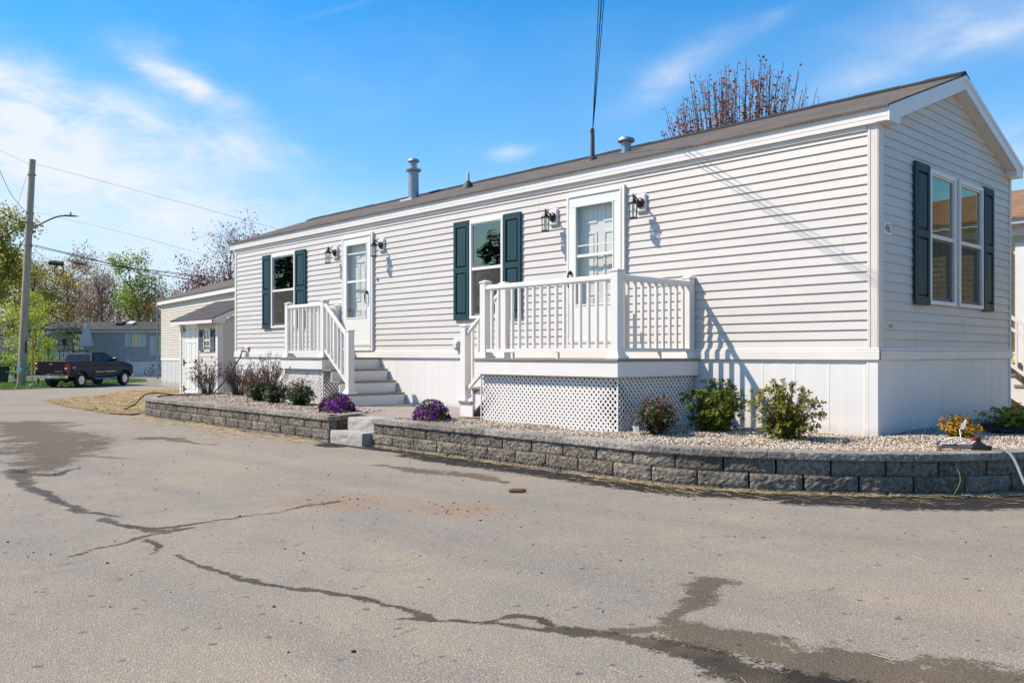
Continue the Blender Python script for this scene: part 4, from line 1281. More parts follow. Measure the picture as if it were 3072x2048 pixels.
# ---------------------------------------------------------------- storm doors
def storm_door(rect, hinge_right, handle_x):
    u0, u1, z0, z1 = rect
    Y = -.014
    fr = MB()
    w = .045
    zb = z0 + .002
    # outer J trim, then casing
    fr.box(u0, u0 + w, Y - .034, Y + .06, zb, z1, .004); fr.box(u1 - w * 1.6, u1, Y - .034, Y + .06, zb, z1, .004)
    fr.box(u1 - .012, u1 + .004, Y - .042, Y - .03, zb, z1); fr.box(u1 - w * 1.6, u1 - w * 1.2, Y - .042, Y - .034, zb + .07, z1 - .03)
    fr.box(u0 + w, u1 - w * 1.6, Y - .034, Y + .06, z1 - w * 1.15, z1, .004); fr.box(u0 + w, u1 - w * 1.6, Y - .044, Y - .034, z1 - w * 1.3, z1 - w * .8, .003)
    fr.box(u0 + w, u1 - w * 1.6, Y - .040, Y + .06, zb, zb + .072, .004)
    D = fr.build('storm_door', M['trim'], H)
    a0, a1, b0, b1 = u0 + w + .004, u1 - w * 1.6 - .004, zb + .086, z1 - w * 1.3 - .003
    g0, g1 = (a0 + .135, a1 - .128); h0, h1 = 1.895, 3.247
    if not hinge_right: g0, g1 = a0 + .128, a1 - .135
    le = MB()
    def ring(o0, o1, n0, n1):
        le.box(a0, a1, n0, n1, b0, o0[0]) ; le.box(a0, a1, n0, n1, o0[1], b1); le.box(a0, o1[0], n0, n1, o0[0], o0[1]); le.box(o1[1], a1, n0, n1, o0[0], o0[1])
    le.box(a0, a1, Y - .030, Y + .004, b0, h0, .004); le.box(a0, a1, Y - .030, Y + .004, h1, b1, .004)
    le.box(a0, g0, Y - .030, Y + .004, h0, h1); le.box(g1, a1, Y - .030, Y + .004, h0, h1)
    # glazing bead
    bd = .022
    le.box(g0 - bd, g1 + bd, Y - .038, Y - .030, h0 - bd, h0, .003); le.box(g0 - bd, g1 + bd, Y - .038, Y - .030, h1, h1 + bd, .003)
    le.box(g0 - bd, g0, Y - .038, Y - .030, h0, h1, .003); le.box(g1, g1 + bd, Y - .038, Y - .030, h0, h1, .003)
    le.box(g0, g1, Y - .026, Y - .006, 2.545, 2.585, .003)
    le.box(g0, g1, Y - .018, Y - .006, 2.70, 2.715) if hinge_right else le.box(g0, g1, Y - .018, Y - .006, 3.08, 3.10)
    le.box(a0 + .004, a1 - .004, Y - .035, Y - .030, b0 + .02, b0 + .075)     # kick strip
    le.build('door_leaf', M['door'], D)
    gp = MB(); gp.poly([(g0 + .001, Y - .015, 2.585), (g1 - .001, Y - .015, 2.585), (g1 - .001, Y - .015, h1), (g0 + .001, Y - .015, h1)]); gp.build('upper_pane', M['doorglass'], D)
    gp = MB(); gp.poly([(g0 + .001, Y - .011, h0), (g1 - .001, Y - .011, h0), (g1 - .001, Y - .011, 2.545), (g0 + .001, Y - .011, 2.545)]); gp.build('lower_pane', M['doorglass'], D)
    # panelled house door behind the glass
    dd = MB(); yb = .085
    dd.box(u0 + .03, u1 - .03, yb, yb + .04, 1.27, 3.42)
    for (pa, pb) in (((u0 + u1) / 2 - .36, (u0 + u1) / 2 - .06), ((u0 + u1) / 2 + .06, (u0 + u1) / 2 + .36)):
        for (qa, qb) in ((1.42, 2.05), (2.20, 2.90), (3.02, 3.28)):
            for k_, (ins, yy) in enumerate(((0, .0), (.035, .008))):
                pass
            dd.box(pa, pb, yb - .012, yb, qa, qa + .03); dd.box(pa, pb, yb - .012, yb, qb - .03, qb); dd.box(pa, pa + .03, yb - .012, yb, qa + .03, qb - .03); dd.box(pb - .03, pb, yb - .012, yb, qa + .03, qb - .03)
            dd.box(pa + .06, pb - .06, yb - .010, yb, qa + .06, qb - .06, .006)
    dd.box(u0 + .01, u0 + .03, -.02, yb + .04, 1.27, 3.42); dd.box(u1 - .03, u1 - .01, -.02, yb + .04, 1.27, 3.42); dd.box(u0 + .03, u1 - .03, -.02, yb + .04, 3.40, 3.42)
    dd.build('inner_door', M['trim'], D)
    kn = MB(); kx = g0 + .05 if hinge_right else g1 - .05
    hb = MB()
    hb.lathe((handle_x, Y - .052, 2.345), [(.028, -.0), (.030, .01), (.022, .022)], 14, axis='y')
    hb.tube([(handle_x, Y - .055, 2.35), (handle_x, Y - .075, 2.34), (handle_x - .012, Y - .082, 2.27), (handle_x - .016, Y - .070, 2.17), (handle_x - .014, Y - .06, 2.13)], [.012, .013, .012, .010, .008], 8)
    hb.build('handle', M['black'], D)
    return D
storm_door(D1, False, -9.375)
storm_door(D2, True, -4.300)
# door bells
for x in (-9.10, -4.435):
    b2 = MB(); b2.box(x - .018, x + .018, -.040, -.012, 2.545, 2.60, .006); b2.build('doorbell', M['pvc'], H)

# number plate, spigot, outlets
def text_mesh(name, txt, size, ext, mat, parent, loc, rot, off=(0, 0, 0)):
    cu_ = bpy.data.curves.new(name, 'FONT'); cu_.body = txt; cu_.size = size; cu_.extrude = ext; cu_.align_x = 'CENTER'; cu_.align_y = 'CENTER'
    o_ = bpy.data.objects.new(name, cu_); COL.objects.link(o_)
    me_ = bpy.data.meshes.new_from_object(o_)
    COL.objects.unlink(o_); bpy.data.objects.remove(o_); bpy.data.curves.remove(cu_)
    t_ = link_obj(name, me_, mat, parent)
    t_.location = (loc[0] - off[0], loc[1] - off[1], loc[2] - off[2]); t_.rotation_euler = rot
    return t_
NP = thing('house_number_sign', 'small white number plate reading 46 on the shaded end wall', 'sign', (.016, .205, 2.53))
b2 = MB(); b2.box(.012, .019, .115, .295, 2.462, 2.598, .002); b2.build('plate', M['tagwhite'], NP)
tx = text_mesh('digits', '46', .135, .001, M['black'], NP, (.0205, .206, 2.53), (PI / 2, 0, PI / 2), (.016, .205, 2.53))
b2 = MB(); b2.box(.012, .0145, .25, .335, 1.468, 1.520); M['sticker'] = pmat('paper_sticker', (0.42, 0.22, 0.17), (0.5, 0.32, 0.26), 30.0, 0.7); b2.build('sticker', M['sticker'], H)
sp_ = MB(); sp_.box(-14.29, -14.12, -.050, -.034, 1.19, 1.40, .006); sp_.box(-14.27, -14.14, -.058, -.050, 1.33, 1.37, .004); sp_.build('faucet_plate', M['trim'], H)
sp_ = MB(); sp_.tube([(-14.22, -.05, 1.275), (-14.22, -.14, 1.272), (-14.22, -.155, 1.23)], [.018, .02, .016], 10); sp_.lathe((-14.22, -.12, 1.28), [(.006, 0), (.006, .05), (.03, .05), (.03, .062), (.002, .064)], 12); sp_.tube([(-14.35, -.11, 1.285), (-14.22, -.11, 1.285)], .014, 8)
sp_.build('faucet', M['brass'], H)
sp_ = MB(); sp_.box(-6.90, -6.70, -.036, -.014, 1.29, 1.47, .008); sp_.box(-6.87, -6.73, -.085, -.036, 1.31, 1.43, .02); sp_.box(-6.85, -6.75, -.10, -.085, 1.30, 1.39, .01); sp_.build('outlet_box', M['greytrim'], H)

# ================================================================ WALL LANTERNS
def make_lantern():
    T = thing('wall_lantern', None, 'wall lamp', (0, 0, 0), world=False)
    p = MB(); p.box(-.085, .085, -.030, 0.0, -.12, .12, .012); p.box(-.070, .070, -.036, -.030, -.105, .105, .004); p.build('mounting_block', M['trim'], T)
    a = MB()
    a.lathe((0, -.040, 0.0), [(.068, 0.004), (.068, -.008), (.055, -.022), (.030, -.030), (.002, -.032)], 8, axis='y')
    a.tube([(0, -.06, .0), (0, -.10, .035), (0, -.145, .065), (0, -.175, .062), (0, -.185, .05)], [.014, .012, .011, .012, .014], 10)
    a.build('arm', M['black'], T)
    c = MB(); cx, cy = 0, -.185
    c.lathe((cx, cy, 0), [(.004, .105), (.010, .10), (.008, .085), (.016, .075), (.012, .06), (.020, .05), (.030, .035), (.062, -.012), (.070, -.018), (.070, -.026), (.060, -.030)][::-1], 6)
    c.lathe((cx, cy, 0), [(.050, -.225), (.060, -.215), (.060, -.205), (.020, -.203)], 6)
    for k in range(6):
        t = 2 * PI * k / 6
        c.tube([(cx + .056 * math.cos(t), cy + .056 * math.sin(t), -.028), (cx + .050 * math.cos(t), cy + .050 * math.sin(t), -.206)], .0042, 5)
    c.build('cage', M['black'], T)
    g = MB()
    for k in range(6):
        t, t2 = 2 * PI * k / 6, 2 * PI * (k + 1) / 6
        g.poly([(cx + .053 * math.cos(t), cy + .053 * math.sin(t), -.03), (cx + .053 * math.cos(t2), cy + .053 * math.sin(t2), -.03), (cx + .047 * math.cos(t2), cy + .047 * math.sin(t2), -.205), (cx + .047 * math.cos(t), cy + .047 * math.sin(t), -.205)])
    g.build('glass_panes', M['doorglass'], T)
    bb = MB(); bb.lathe((cx, cy, 0), [(.012, -.20), (.012, -.15), (.022, -.12), (.022, -.09), (.008, -.05)], 10); bb.build('bulb', M['tagwhite'], T)
    return T
LAMPS = [(-10.48, 'black lantern lamp left of the far storm door, above the smaller porch'), (-8.93, 'black lantern lamp right of the far storm door'),
         (-4.645, 'black lantern lamp between the middle window and the near storm door'), (-3.065, 'black lantern lamp right of the near storm door, beside the wide blank wall')]
lamp0 = make_lantern()
for i, (x, lab) in enumerate(LAMPS):
    o = lamp0 if i == 0 else copy_tree(lamp0)
    o.location = (x, -.014, 3.165)
    o['label'] = lab; o['group'] = 'lanterns beside the storm doors'


# ================================================================ PORCHES
def lattice(mb, P, u0, u1, z0, z1, pitch=.0715, w=.0275, t=.006):
    """two layers of diagonal slats; P(u, off, z) -> world"""
    d = w / math.sqrt(2)
    for layer, sg in ((0, 1), (1, -1)):
        n = int((u1 - u0 + z1 - z0) / pitch) + 2
        for k in range(n):
            # lines u - sg*z = c
            if sg == 1: c = u0 - (z1 - z0) + k * pitch
            else: c = u0 + k * pitch
            # param z from z0..z1: u = c + (z-z0)   or u = c - (z-z0)
            za, zb = z0, z1
            if sg == 1: za = max(z0, z0 + (u0 - c)); zb = min(z1, z0 + (u1 - c))
            else: za = max(z0, z0 + (c - u1)); zb = min(z1, z0 + (c - u0))
            if zb - za < .004: continue
            ua = c + (za - z0) * sg; ub = c + (zb - z0) * sg
            o0 = layer * t
            q_ = [(ua - d, za), (ua + d, za), (ub + d, zb), (ub - d, zb)]
            q_ = [(min(max(a, u0), u1), z) for a, z in q_]
            A = [P(a, o0 + t, z) for a, z in q_]; B_ = [P(a, o0, z) for a, z in q_]
            mb.idx(A + B_, [(0, 1, 2, 3), (7, 6, 5, 4), (0, 1, 5, 4), (1, 2, 6, 5), (2, 3, 7, 6), (3, 0, 4, 7)])


def post(mb, x, y, z0, z1, w=.112, base=True):
    h = w / 2
    mb.box(x - h, x + h, y - h, y + h, z0, z1 - .035, .006)
    e = .008
    mb.box(x - h - e, x + h + e, y - h - e, y + h + e, z1 - .035, z1 - .015, .003)
    V = [(x - h - e, y - h - e, z1 - .015), (x + h + e, y - h - e, z1 - .015), (x + h + e, y + h + e, z1 - .015), (x - h - e, y + h + e, z1 - .015), (x, y, z1 + .012)]
    mb.idx(V, [(0, 1, 4), (1, 2, 4), (2, 3, 4), (3, 0, 4)])
    if base:
        f = .038
        V = []
        for (r, z) in ((h + f, z0), (h + f, z0 + .018), (h + f * .55, z0 + .035), (h + .006, z0 + .075)):
            V += [(x - r, y - r, z), (x + r, y - r, z), (x + r, y + r, z), (x - r, y + r, z)]
        F = [(L * 4 + i, L * 4 + (i + 1) % 4, L * 4 + 4 + (i + 1) % 4, L * 4 + 4 + i) for L in range(3) for i in range(4)] + [(12, 13, 14, 15)]
        mb.idx(V, F)


def rail_run(T, a, b, top, bot, nbal, foot=()):
    """railing between two points (3-D ends give the slope); top / bot heights above the end points"""
    a = Vector(a); b = Vector(b); d = b - a
    flat = abs(d.z) < 1e-4
    tr = MB()
    tr.bar(a + Vector((0, 0, top - .016)), b + Vector((0, 0, top - .016)), .062, .032)
    tr.tube([a + Vector((0, 0, top - .002)), b + Vector((0, 0, top - .002))], .026, 12)
    tr.bar(a + Vector((0, 0, top - .040)), b + Vector((0, 0, top - .040)), .042, .018)
    tr.build('top_rail', M['white'], T, smooth=False)
    br = MB()
    br.bar(a + Vector((0, 0, bot + .02)), b + Vector((0, 0, bot + .02)), .046, .044)
    for f in foot:
        p = a.lerp(b, f); br.box(p.x - .018, p.x + .018, p.y - .018, p.y + .018, p.z, p.z + bot)
    br.build('bottom_rail', M['white'], T)
    for k in range(nbal):
        p = a.lerp(b, (k + .75) / (nbal + .5))
        bl = MB(); w = .0175
        bl.box(p.x - w, p.x + w, p.y - w, p.y + w, p.z + bot + .042 - (0 if flat else .03), p.z + top - .046 + (0 if flat else .02), .002)
        bl.build('baluster', M['white'], T)


def stair(T, y0, y1, x0, sgn, ztop, rise, run, n, stringer=True):
    """treads descend from the deck edge x0 in direction sgn; n treads below the deck"""
    for k in range(1, n + 1):
        z = ztop - k * rise
        xa = x0 + sgn * (k - 1) * run; xb = x0 + sgn * k * run
        t = MB(); t.box(xa - sgn * .012, xb + sgn * .0, y0 - .03, y1, z - .032, z, .004); t.build('tread', M['deck'], T)
        r_ = MB(); r_.box(xb - sgn * .032, xb - sgn * .014, y0 - .012, y1, z - rise + .0 if k < n else .33, z - .033); r_.box(xa - sgn * .031, xb - sgn * .033, y0 - .010, y0 + .008, .33 if k == n else z - rise * 1.0, z - .034) if k >= n - 0 else None
        r_.build('riser', M['white'], T)


# --- near porch (wide)
P2 = thing('front_porch', 'wide white raised porch with lattice skirt at the near storm door, stairs on its left', 'porch', (-3.4, -.75, .33), group='porches with white railings and lattice')
ZD = 1.155
b_ = MB()
for k in range(11):
    y0_ = -1.580 + k * .1425
    b_.box(-4.615, -2.170, y0_, y0_ + .137, ZD - .030, ZD, .003)
b_.build('deck_boards', M['deck'], P2)
b_ = MB()
b_.box(-4.597, -2.187, -1.563, -1.545, .948, ZD - .033, .002); b_.box(-2.205, -2.187, -1.5445, -.012, .948, ZD - .033, .002); b_.box(-4.597, -4.580, -1.5445, -.012, .948, ZD - .033, .002)
b_.build('rim_board', M['white'], P2)
b_ = MB()
lattice(b_, lambda u, o, z: (u, -1.475 - o, z), -4.545, -2.248, .325, .947)
lattice(b_, lambda u, o, z: (-2.262 + o, u, z), -1.470, -.03, .325, .947)
lattice(b_, lambda u, o, z: (-4.545 - o, u, z), -1.470, -.03, .325, .947)
b_.build('lattice_panel', M['white'], P2)
b_ = MB()
for (x0, x1, y0, y1) in ((-4.557, -4.50, -1.493, -1.4875), (-2.300, -2.243, -1.493, -1.4875)):
    pass
b_.box(-2.262, -2.240, -1.494, -1.478, .325, .947, .003)
b_.build('lattice_corner_trim', M['white'], P2)
b_ = MB(); b_.box(-4.565, -4.545, -1.494, -1.478, .325, .947, .003)
b_.build('lattice_corner_trim', M['white'], P2)
for (x, y) in ((-4.524, -1.440), (-2.298, -1.440), (-2.298, -.075), (-4.524, -1.105)):
    p = MB(); post(p, x, y, ZD, 2.165); p.build('post', M['white'], P2)
rail_run(P2, (-4.468, -1.462, ZD), (-2.354, -1.462, ZD), .925, .078, 16, foot=(.23, .60))
rail_run(P2, (-2.275, -1.384, ZD), (-2.275, -.131, ZD), .925, .078, 9, foot=(.55,))
RISE, RUN = .2005, .255
stair(P2, -1.165, -.03, -4.615, -1, ZD, RISE, RUN, 3)
p = MB(); post(p, -5.325, -1.105, ZD - 3 * RISE, 1.625); p.build('post', M['white'], P2)
rail_run(P2, (-4.58, -1.105, ZD - .02), (-5.268, -1.105, ZD - 3 * RISE + .04), .925, .11, 5)
b_ = MB()
b_.prism([(-4.60, -1.150, .947), (-4.60, -1.150, .79), (-5.20, -1.150, .345), (-5.34, -1.150, .345), (-5.34, -1.150, .50)], (0, .035, 0))
b_.build('stringer', M['white'], P2)

# --- far porch (smaller)
P1 = thing('front_porch', 'smaller white raised porch with lattice at the far storm door, stairs on its right', 'porch', (-9.7, -.6, .33), group='porches with white railings and lattice')
ZD1 = 1.150
b_ = MB()
for k in range(9):
    y0_ = -1.222 + k * .1352
    b_.box(-10.455, -8.994, y0_, y0_ + .130, ZD1 - .030, ZD1, .003)
b_.build('deck_boards', M['deck'], P1)
b_ = MB()
b_.box(-10.440, -9.012, -1.204, -1.186, .946, ZD1 - .033, .002); b_.box(-9.030, -9.012, -1.1855, -.012, .946, ZD1 - .033, .002); b_.box(-10.440, -10.422, -1.1855, -.012, .946, ZD1 - .033, .002)
b_.build('rim_board', M['white'], P1)
b_ = MB()
lattice(b_, lambda u, o, z: (u, -1.130 - o, z), -10.395, -9.075, .325, .945)
lattice(b_, lambda u, o, z: (-9.090 + o, u, z), -1.125, -.03, .325, .945)
lattice(b_, lambda u, o, z: (-10.39 - o, u, z), -1.125, -.03, .325, .945)
b_.build('lattice_panel', M['white'], P1)
b_ = MB(); b_.box(-9.092, -9.066, -1.150, -1.132, .325, .945, .003); b_.build('lattice_corner_trim', M['white'], P1)
b_ = MB(); b_.box(-10.41, -10.385, -1.150, -1.132, .325, .945, .003); b_.build('lattice_corner_trim', M['white'], P1)
for (x, y) in ((-10.376, -1.085), (-9.128, -1.085), (-10.376, -.075)):
    p = MB(); post(p, x, y, ZD1, 2.155); p.build('post', M['white'], P1)
rail_run(P1, (-10.320, -1.105, ZD1), (-9.184, -1.105, ZD1), .925, .078, 8)
rail_run(P1, (-10.390, -1.029, ZD1), (-10.390, -.131, ZD1), .925, .078, 7)
stair(P1, -1.165, -.03, -8.994, 1, ZD1, RISE, RUN, 3)
t = MB(); 
p = MB(); post(p, -8.300, -1.105, ZD1 - 3 * RISE, 1.620); p.build('post', M['white'], P1)
rail_run(P1, (-9.072, -1.105, ZD1 - .0), (-8.357, -1.105, ZD1 - 3 * RISE + .04), .925, .11, 6)
# dark square edging seen at the right end of each riser
# plant labels resting in the gravel
b_ = MB(); b_.obox((-1.965, -1.52, .385), (1, 0, 0), (0, .96, .28), (0, -.28, .96), .040, .003, .042)
tag(b_.build('plant_label', M['tagwhite']), 'white plant label stuck in gravel left of the reddish shrub', 'plant label')


# ================================================================ PLANTS
def leaf_mesh(name, C, D, Nn, L, Wd, mat, parent, rnd, off=(0, 0, 0), fold=0.25):
    """pointed leaves: C base points, D directions, Nn blade normals (n,3); L, Wd arrays"""
    C = np.asarray(C, float) - np.asarray(off); D = np.asarray(D, float); Nn = np.asarray(Nn, float)
    D = D / (np.linalg.norm(D, axis=1, keepdims=True) + 1e-9)
    Sd = np.cross(D, Nn); Sd /= (np.linalg.norm(Sd, axis=1, keepdims=True) + 1e-9)
    Nn = np.cross(Sd, D)
    L = np.asarray(L)[:, None]; Wd = np.asarray(Wd)[:, None]
    n = len(C)
    base = C
    l = C + D * L * .45 - Sd * Wd + Nn * Wd * fold; r = C + D * L * .45 + Sd * Wd + Nn * Wd * fold
    midp = C + D * L * .5
    tip = C + D * L - Nn * L * .10
    V = np.stack([base, l, tip, r, midp], 1).reshape(-1, 3)
    k = 5 * np.arange(n)[:, None, None]
    F = (np.array([(0, 4, 2, 1), (0, 3, 2, 4)])[None] + k).reshape(-1, 4)
    return np_mesh(name, V, F, mat, parent, rnd=np.repeat(rnd, 2))


def rdirs(rs, n):
    v = rs.normal(size=(n, 3)); return v / np.linalg.norm(v, axis=1, keepdims=True)


M['rholeaf'] = rndmat('glossy_green_leaves', [(0.0, (0.035, 0.062, 0.010)), (0.4, (0.12, 0.17, 0.020)), (0.75, (0.24, 0.27, 0.035)), (1.0, (0.36, 0.32, 0.07))], 0.5, transl=0.4, spec=0.22, nscale=3)
M['rholeaf2'] = rndmat('olive_green_leaves', [(0.0, (0.060, 0.078, 0.010)), (0.4, (0.18, 0.195, 0.024)), (0.75, (0.32, 0.29, 0.04)), (1.0, (0.42, 0.31, 0.09))], 0.5, transl=0.4, spec=0.22, nscale=3)
M['darkleaf'] = rndmat('dark_green_leaves', [(0.0, (0.016, 0.028, 0.008)), (0.6, (0.055, 0.085, 0.016)), (1.0, (0.16, 0.17, 0.04))], 0.42, transl=0.25, spec=0.5, nscale=4)
M['redleaf'] = rndmat('red_brown_leaves', [(0.0, (0.05, 0.018, 0.012)), (0.4, (0.15, 0.065, 0.035)), (0.75, (0.26, 0.13, 0.05)), (1.0, (0.34, 0.07, 0.06))], 0.5, transl=0.2, nscale=4)
M['dryleaf'] = rndmat('dry_brown_leaves', [(0.0, (0.03, 0.018, 0.013)), (0.5, (0.065, 0.042, 0.03)), (1.0, (0.13, 0.085, 0.055))], 0.8, transl=0.1, nscale=4)
M['yellowleaf'] = rndmat('yellow_leaves', [(0.0, (0.18, 0.075, 0.01)), (0.4, (0.42, 0.22, 0.012)), (0.8, (0.56, 0.36, 0.03)), (1.0, (0.30, 0.27, 0.04))], 0.5, transl=0.25, nscale=6)
M['yglow'] = rndmat('yellow_green_leaves', [(0.0, (0.13, 0.07, 0.01)), (0.35, (0.36, 0.25, 0.02)), (0.7, (0.45, 0.40, 0.04)), (1.0, (0.55, 0.33, 0.04))], 0.5, transl=0.25, nscale=6)
M['purple'] = rndmat('purple_petals', [(0.0, (0.085, 0.010, 0.11)), (0.5, (0.24, 0.040, 0.29)), (1.0, (0.44, 0.15, 0.48))], 0.55, transl=0.2, nscale=8, noise_mix=.15)
M['mumleaf'] = rndmat('mum_leaves', [(0.0, (0.022, 0.035, 0.012)), (0.6, (0.06, 0.075, 0.02)), (1.0, (0.13, 0.12, 0.05))], 0.6, transl=0.2)


def shrub(name, label, cat, loc, seed, rx, ry, h, nstem, tips, leaf, mat, leafL=.055, leafW=.011, per=9, open_=.75, group=None, low=.1, stem_r=.006, lean=(0, 0)):
    """stems splay from the base, each carrying whorls of leaves towards its end"""
    rs = np.random.RandomState(seed)
    T = thing(name, label, cat, (loc[0], loc[1], loc[2]), group=group)
    st = MB(); C = []; D = []; Nn = []
    for i in range(nstem):
        a = 2 * PI * (i + rs.rand()) / nstem * 1.0 + rs.rand() * .6
        rr = math.sqrt(rs.rand())
        ex, ey = rx * rr * math.cos(a), ry * rr * math.sin(a)
        dome = math.sqrt(max(0, 1 - rr * rr * .80))
        zt = h * (dome * rs.uniform(.82, 1.06)) if rs.rand() > .15 else h * rs.uniform(.3, .8) * dome
        zt = max(zt, h * low * 2)
        p0 = Vector((ex * .12, ey * .12, -.02)); p3 = Vector((ex + lean[0], ey + lean[1], zt))
        p1 = Vector((ex * .38, ey * .38, zt * .45)); p2 = Vector((ex * .78, ey * .78, zt * .78))
        pts = [p0, p0.lerp(p1, .5) + Vector(rs.normal(0, .008, 3)), p1, p1.lerp(p2, .5) + Vector(rs.normal(0, .01, 3)), p2, p3]
        st.tube([(p.x + loc[0], p.y + loc[1], p.z + loc[2]) for p in pts], [stem_r, stem_r * .9, stem_r * .75, stem_r * .6, stem_r * .5, stem_r * .3], 5)
        for k in range(tips):
            f = 1.0 if k == 0 else rs.uniform(open_ * .3, 1.0) if rs.rand() < .8 else rs.uniform(.15, .5)
            if f > .8: q_ = p2.lerp(p3, (f - .8) / .2)
            elif f > .45: q_ = p1.lerp(p2, (f - .45) / .35)
            else: q_ = p0.lerp(p1, f / .45)
            if k: q_ = q_ + Vector((rs.normal(0, .045 * rx / .3), rs.normal(0, .045 * ry / .3), rs.normal(0, .03)))
            q_.z = max(q_.z, .03)
            out = Vector((q_.x, q_.y, abs(q_.z) * .7 + .08)).normalized()
            m_ = per + rs.randint(-2, 3)
            for j in range(max(m_, 2)):
                t = 2 * PI * (j + rs.rand() * .5) / m_
                side = out.orthogonal().normalized(); s2 = out.cross(side)
                dv = (side * math.cos(t) + s2 * math.sin(t)) * rs.uniform(.6, 1.1) + out * rs.uniform(.1, .9)
                C.append(q_ + out * rs.uniform(-.03, .01)); D.append(dv); Nn.append(out + Vector(rs.normal(0, .35, 3)))
    st.build('stems', M['stem'], T)
    n = len(C)
    leaf_mesh('foliage', np.array([tuple(c_) for c_ in C]), np.array([tuple(d_) for d_ in D]), np.array([tuple(x) for x in Nn]), leafL * rs.uniform(.6, 1.25, n), leafW * rs.uniform(.75, 1.25, n), mat, T, np.clip(rs.beta(2, 2.2, n), 0, 1))
    return T


GZ = .34
shrub('rhododendron_shrub', 'dense green glossy-leaved shrub at the right corner of the lattice porch', 'shrub', (-1.52, -.66, GZ), 21, .37, .37, .60, 84, 10, None, M['rholeaf'], .046, .0098, 10, group=None)
shrub('rhododendron_shrub', 'olive-green open shrub with bare lower stems against the white skirting, right of the darker one', 'shrub', (-.56, -.90, GZ), 37, .40, .36, .58, 80, 7, None, M['rholeaf2'], .045, .0092, 9)
shrub('dwarf_shrub', 'small red-tinged bushy shrub in front of the porch lattice', 'shrub', (-1.80, -1.37, GZ), 44, .225, .225, .40, 54, 8, None, M['darkleaf'], .036, .0085, 6, stem_r=.004)
s_ = shrub('dwarf_shrub', 'tmp', 'shrub', (-1.80, -1.37, GZ + .02), 45, .235, .235, .42, 40, 4, None, M['redleaf'], .036, .009, 6, open_=.95, stem_r=.004)


def merge_into(dst, src, nm):
    """move the parts of one plant under another (red tips over green body)"""
    for ch in list(src.children):
        ch.parent = dst
        ch.location = Vector(src.location) - Vector(dst.location)
        ch.name = nm if ch.name.startswith('foliage') else ch.name
    bpy.data.objects.remove(src)


merge_into(bpy.data.objects['dwarf_shrub'], s_, 'reddish_foliage')
shrub('yellow_shrub', 'low bright yellow shrub in front of the shaded end wall, behind the sprinkler', 'shrub', (.66, .40, GZ + .01), 51, .20, .20, .225, 46, 6, None, M['yellowleaf'], .030, .010, 7, low=.2, stem_r=.003)
b_ = MB(); b_.tube([(.80, .05, .35), (.745, .16, .46)], .004, 5); b_.prism([(.745, .16, .46), (.778, .18, .465), (.792, .19, .50), (.802, .195, .555), (.786, .188, .56), (.766, .175, .52)], (.002, -.003, 0))
tag(b_.build('plant_label', M['tagwhite']), 'white curled plant label standing in the yellow shrub', 'plant label')
shrub('yellow_shrub', 'low yellow-green shrub on dark mulch by the end wall, at the right edge', 'shrub', (.74, 1.95, GZ + .03), 57, .42, .42, .25, 64, 6, None, M['yglow'], .032, .010, 7, low=.2, stem_r=.003)
shrub('yellow_shrub', 'yellow-green shrub farther back on the mulch, cut by the right edge', 'shrub', (1.05, 2.75, GZ + .05), 58, .40, .38, .33, 60, 6, None, M['yglow'], .032, .010, 7, low=.2, stem_r=.003)
bm = bmesh.new(); bmesh.ops.create_circle(bm, cap_ends=True, segments=40, radius=1.0)
bmesh.ops.triangulate(bm, faces=bm.faces[:]); bmesh.ops.subdivide_edges(bm, edges=bm.edges[:], cuts=4, use_grid_fill=True)
for v in bm.verts:
    r = v.co.length
    v.co = Vector((1.02 + v.co.x * .72, 2.15 + v.co.y * 1.0, .375 + .045 * (1 - r) + .012 * mnoise.noise(v.co * 9)))
me = bpy.data.meshes.new('mulch'); bm.to_mesh(me); bm.free()
mo = link_obj('mulch', me, M['mulch']); tag(mo, 'dark brown bark mulch under the yellow-green shrubs', 'mulch', kind='stuff')
rs = np.random.RandomState(77)
# shreds of bark
n = 2200
a = rs.uniform(0, 2 * PI, n); r = np.sqrt(rs.rand(n))
C = np.stack([1.02 + np.cos(a) * r * .76, 2.15 + np.sin(a) * r * 1.05, .382 + .045 * (1 - r) + rs.uniform(0, .015, n)], 1)
t = rs.uniform(0, PI, n)
leaf_mesh('mulch_shreds', C, np.stack([np.cos(t), np.sin(t), rs.normal(0, .2, n)], 1), np.stack([rs.normal(0, .3, n), rs.normal(0, .3, n), np.ones(n)], 1), rs.uniform(.03, .08, n), rs.uniform(.003, .007, n), M['mulch'], mo, rs.rand(n))


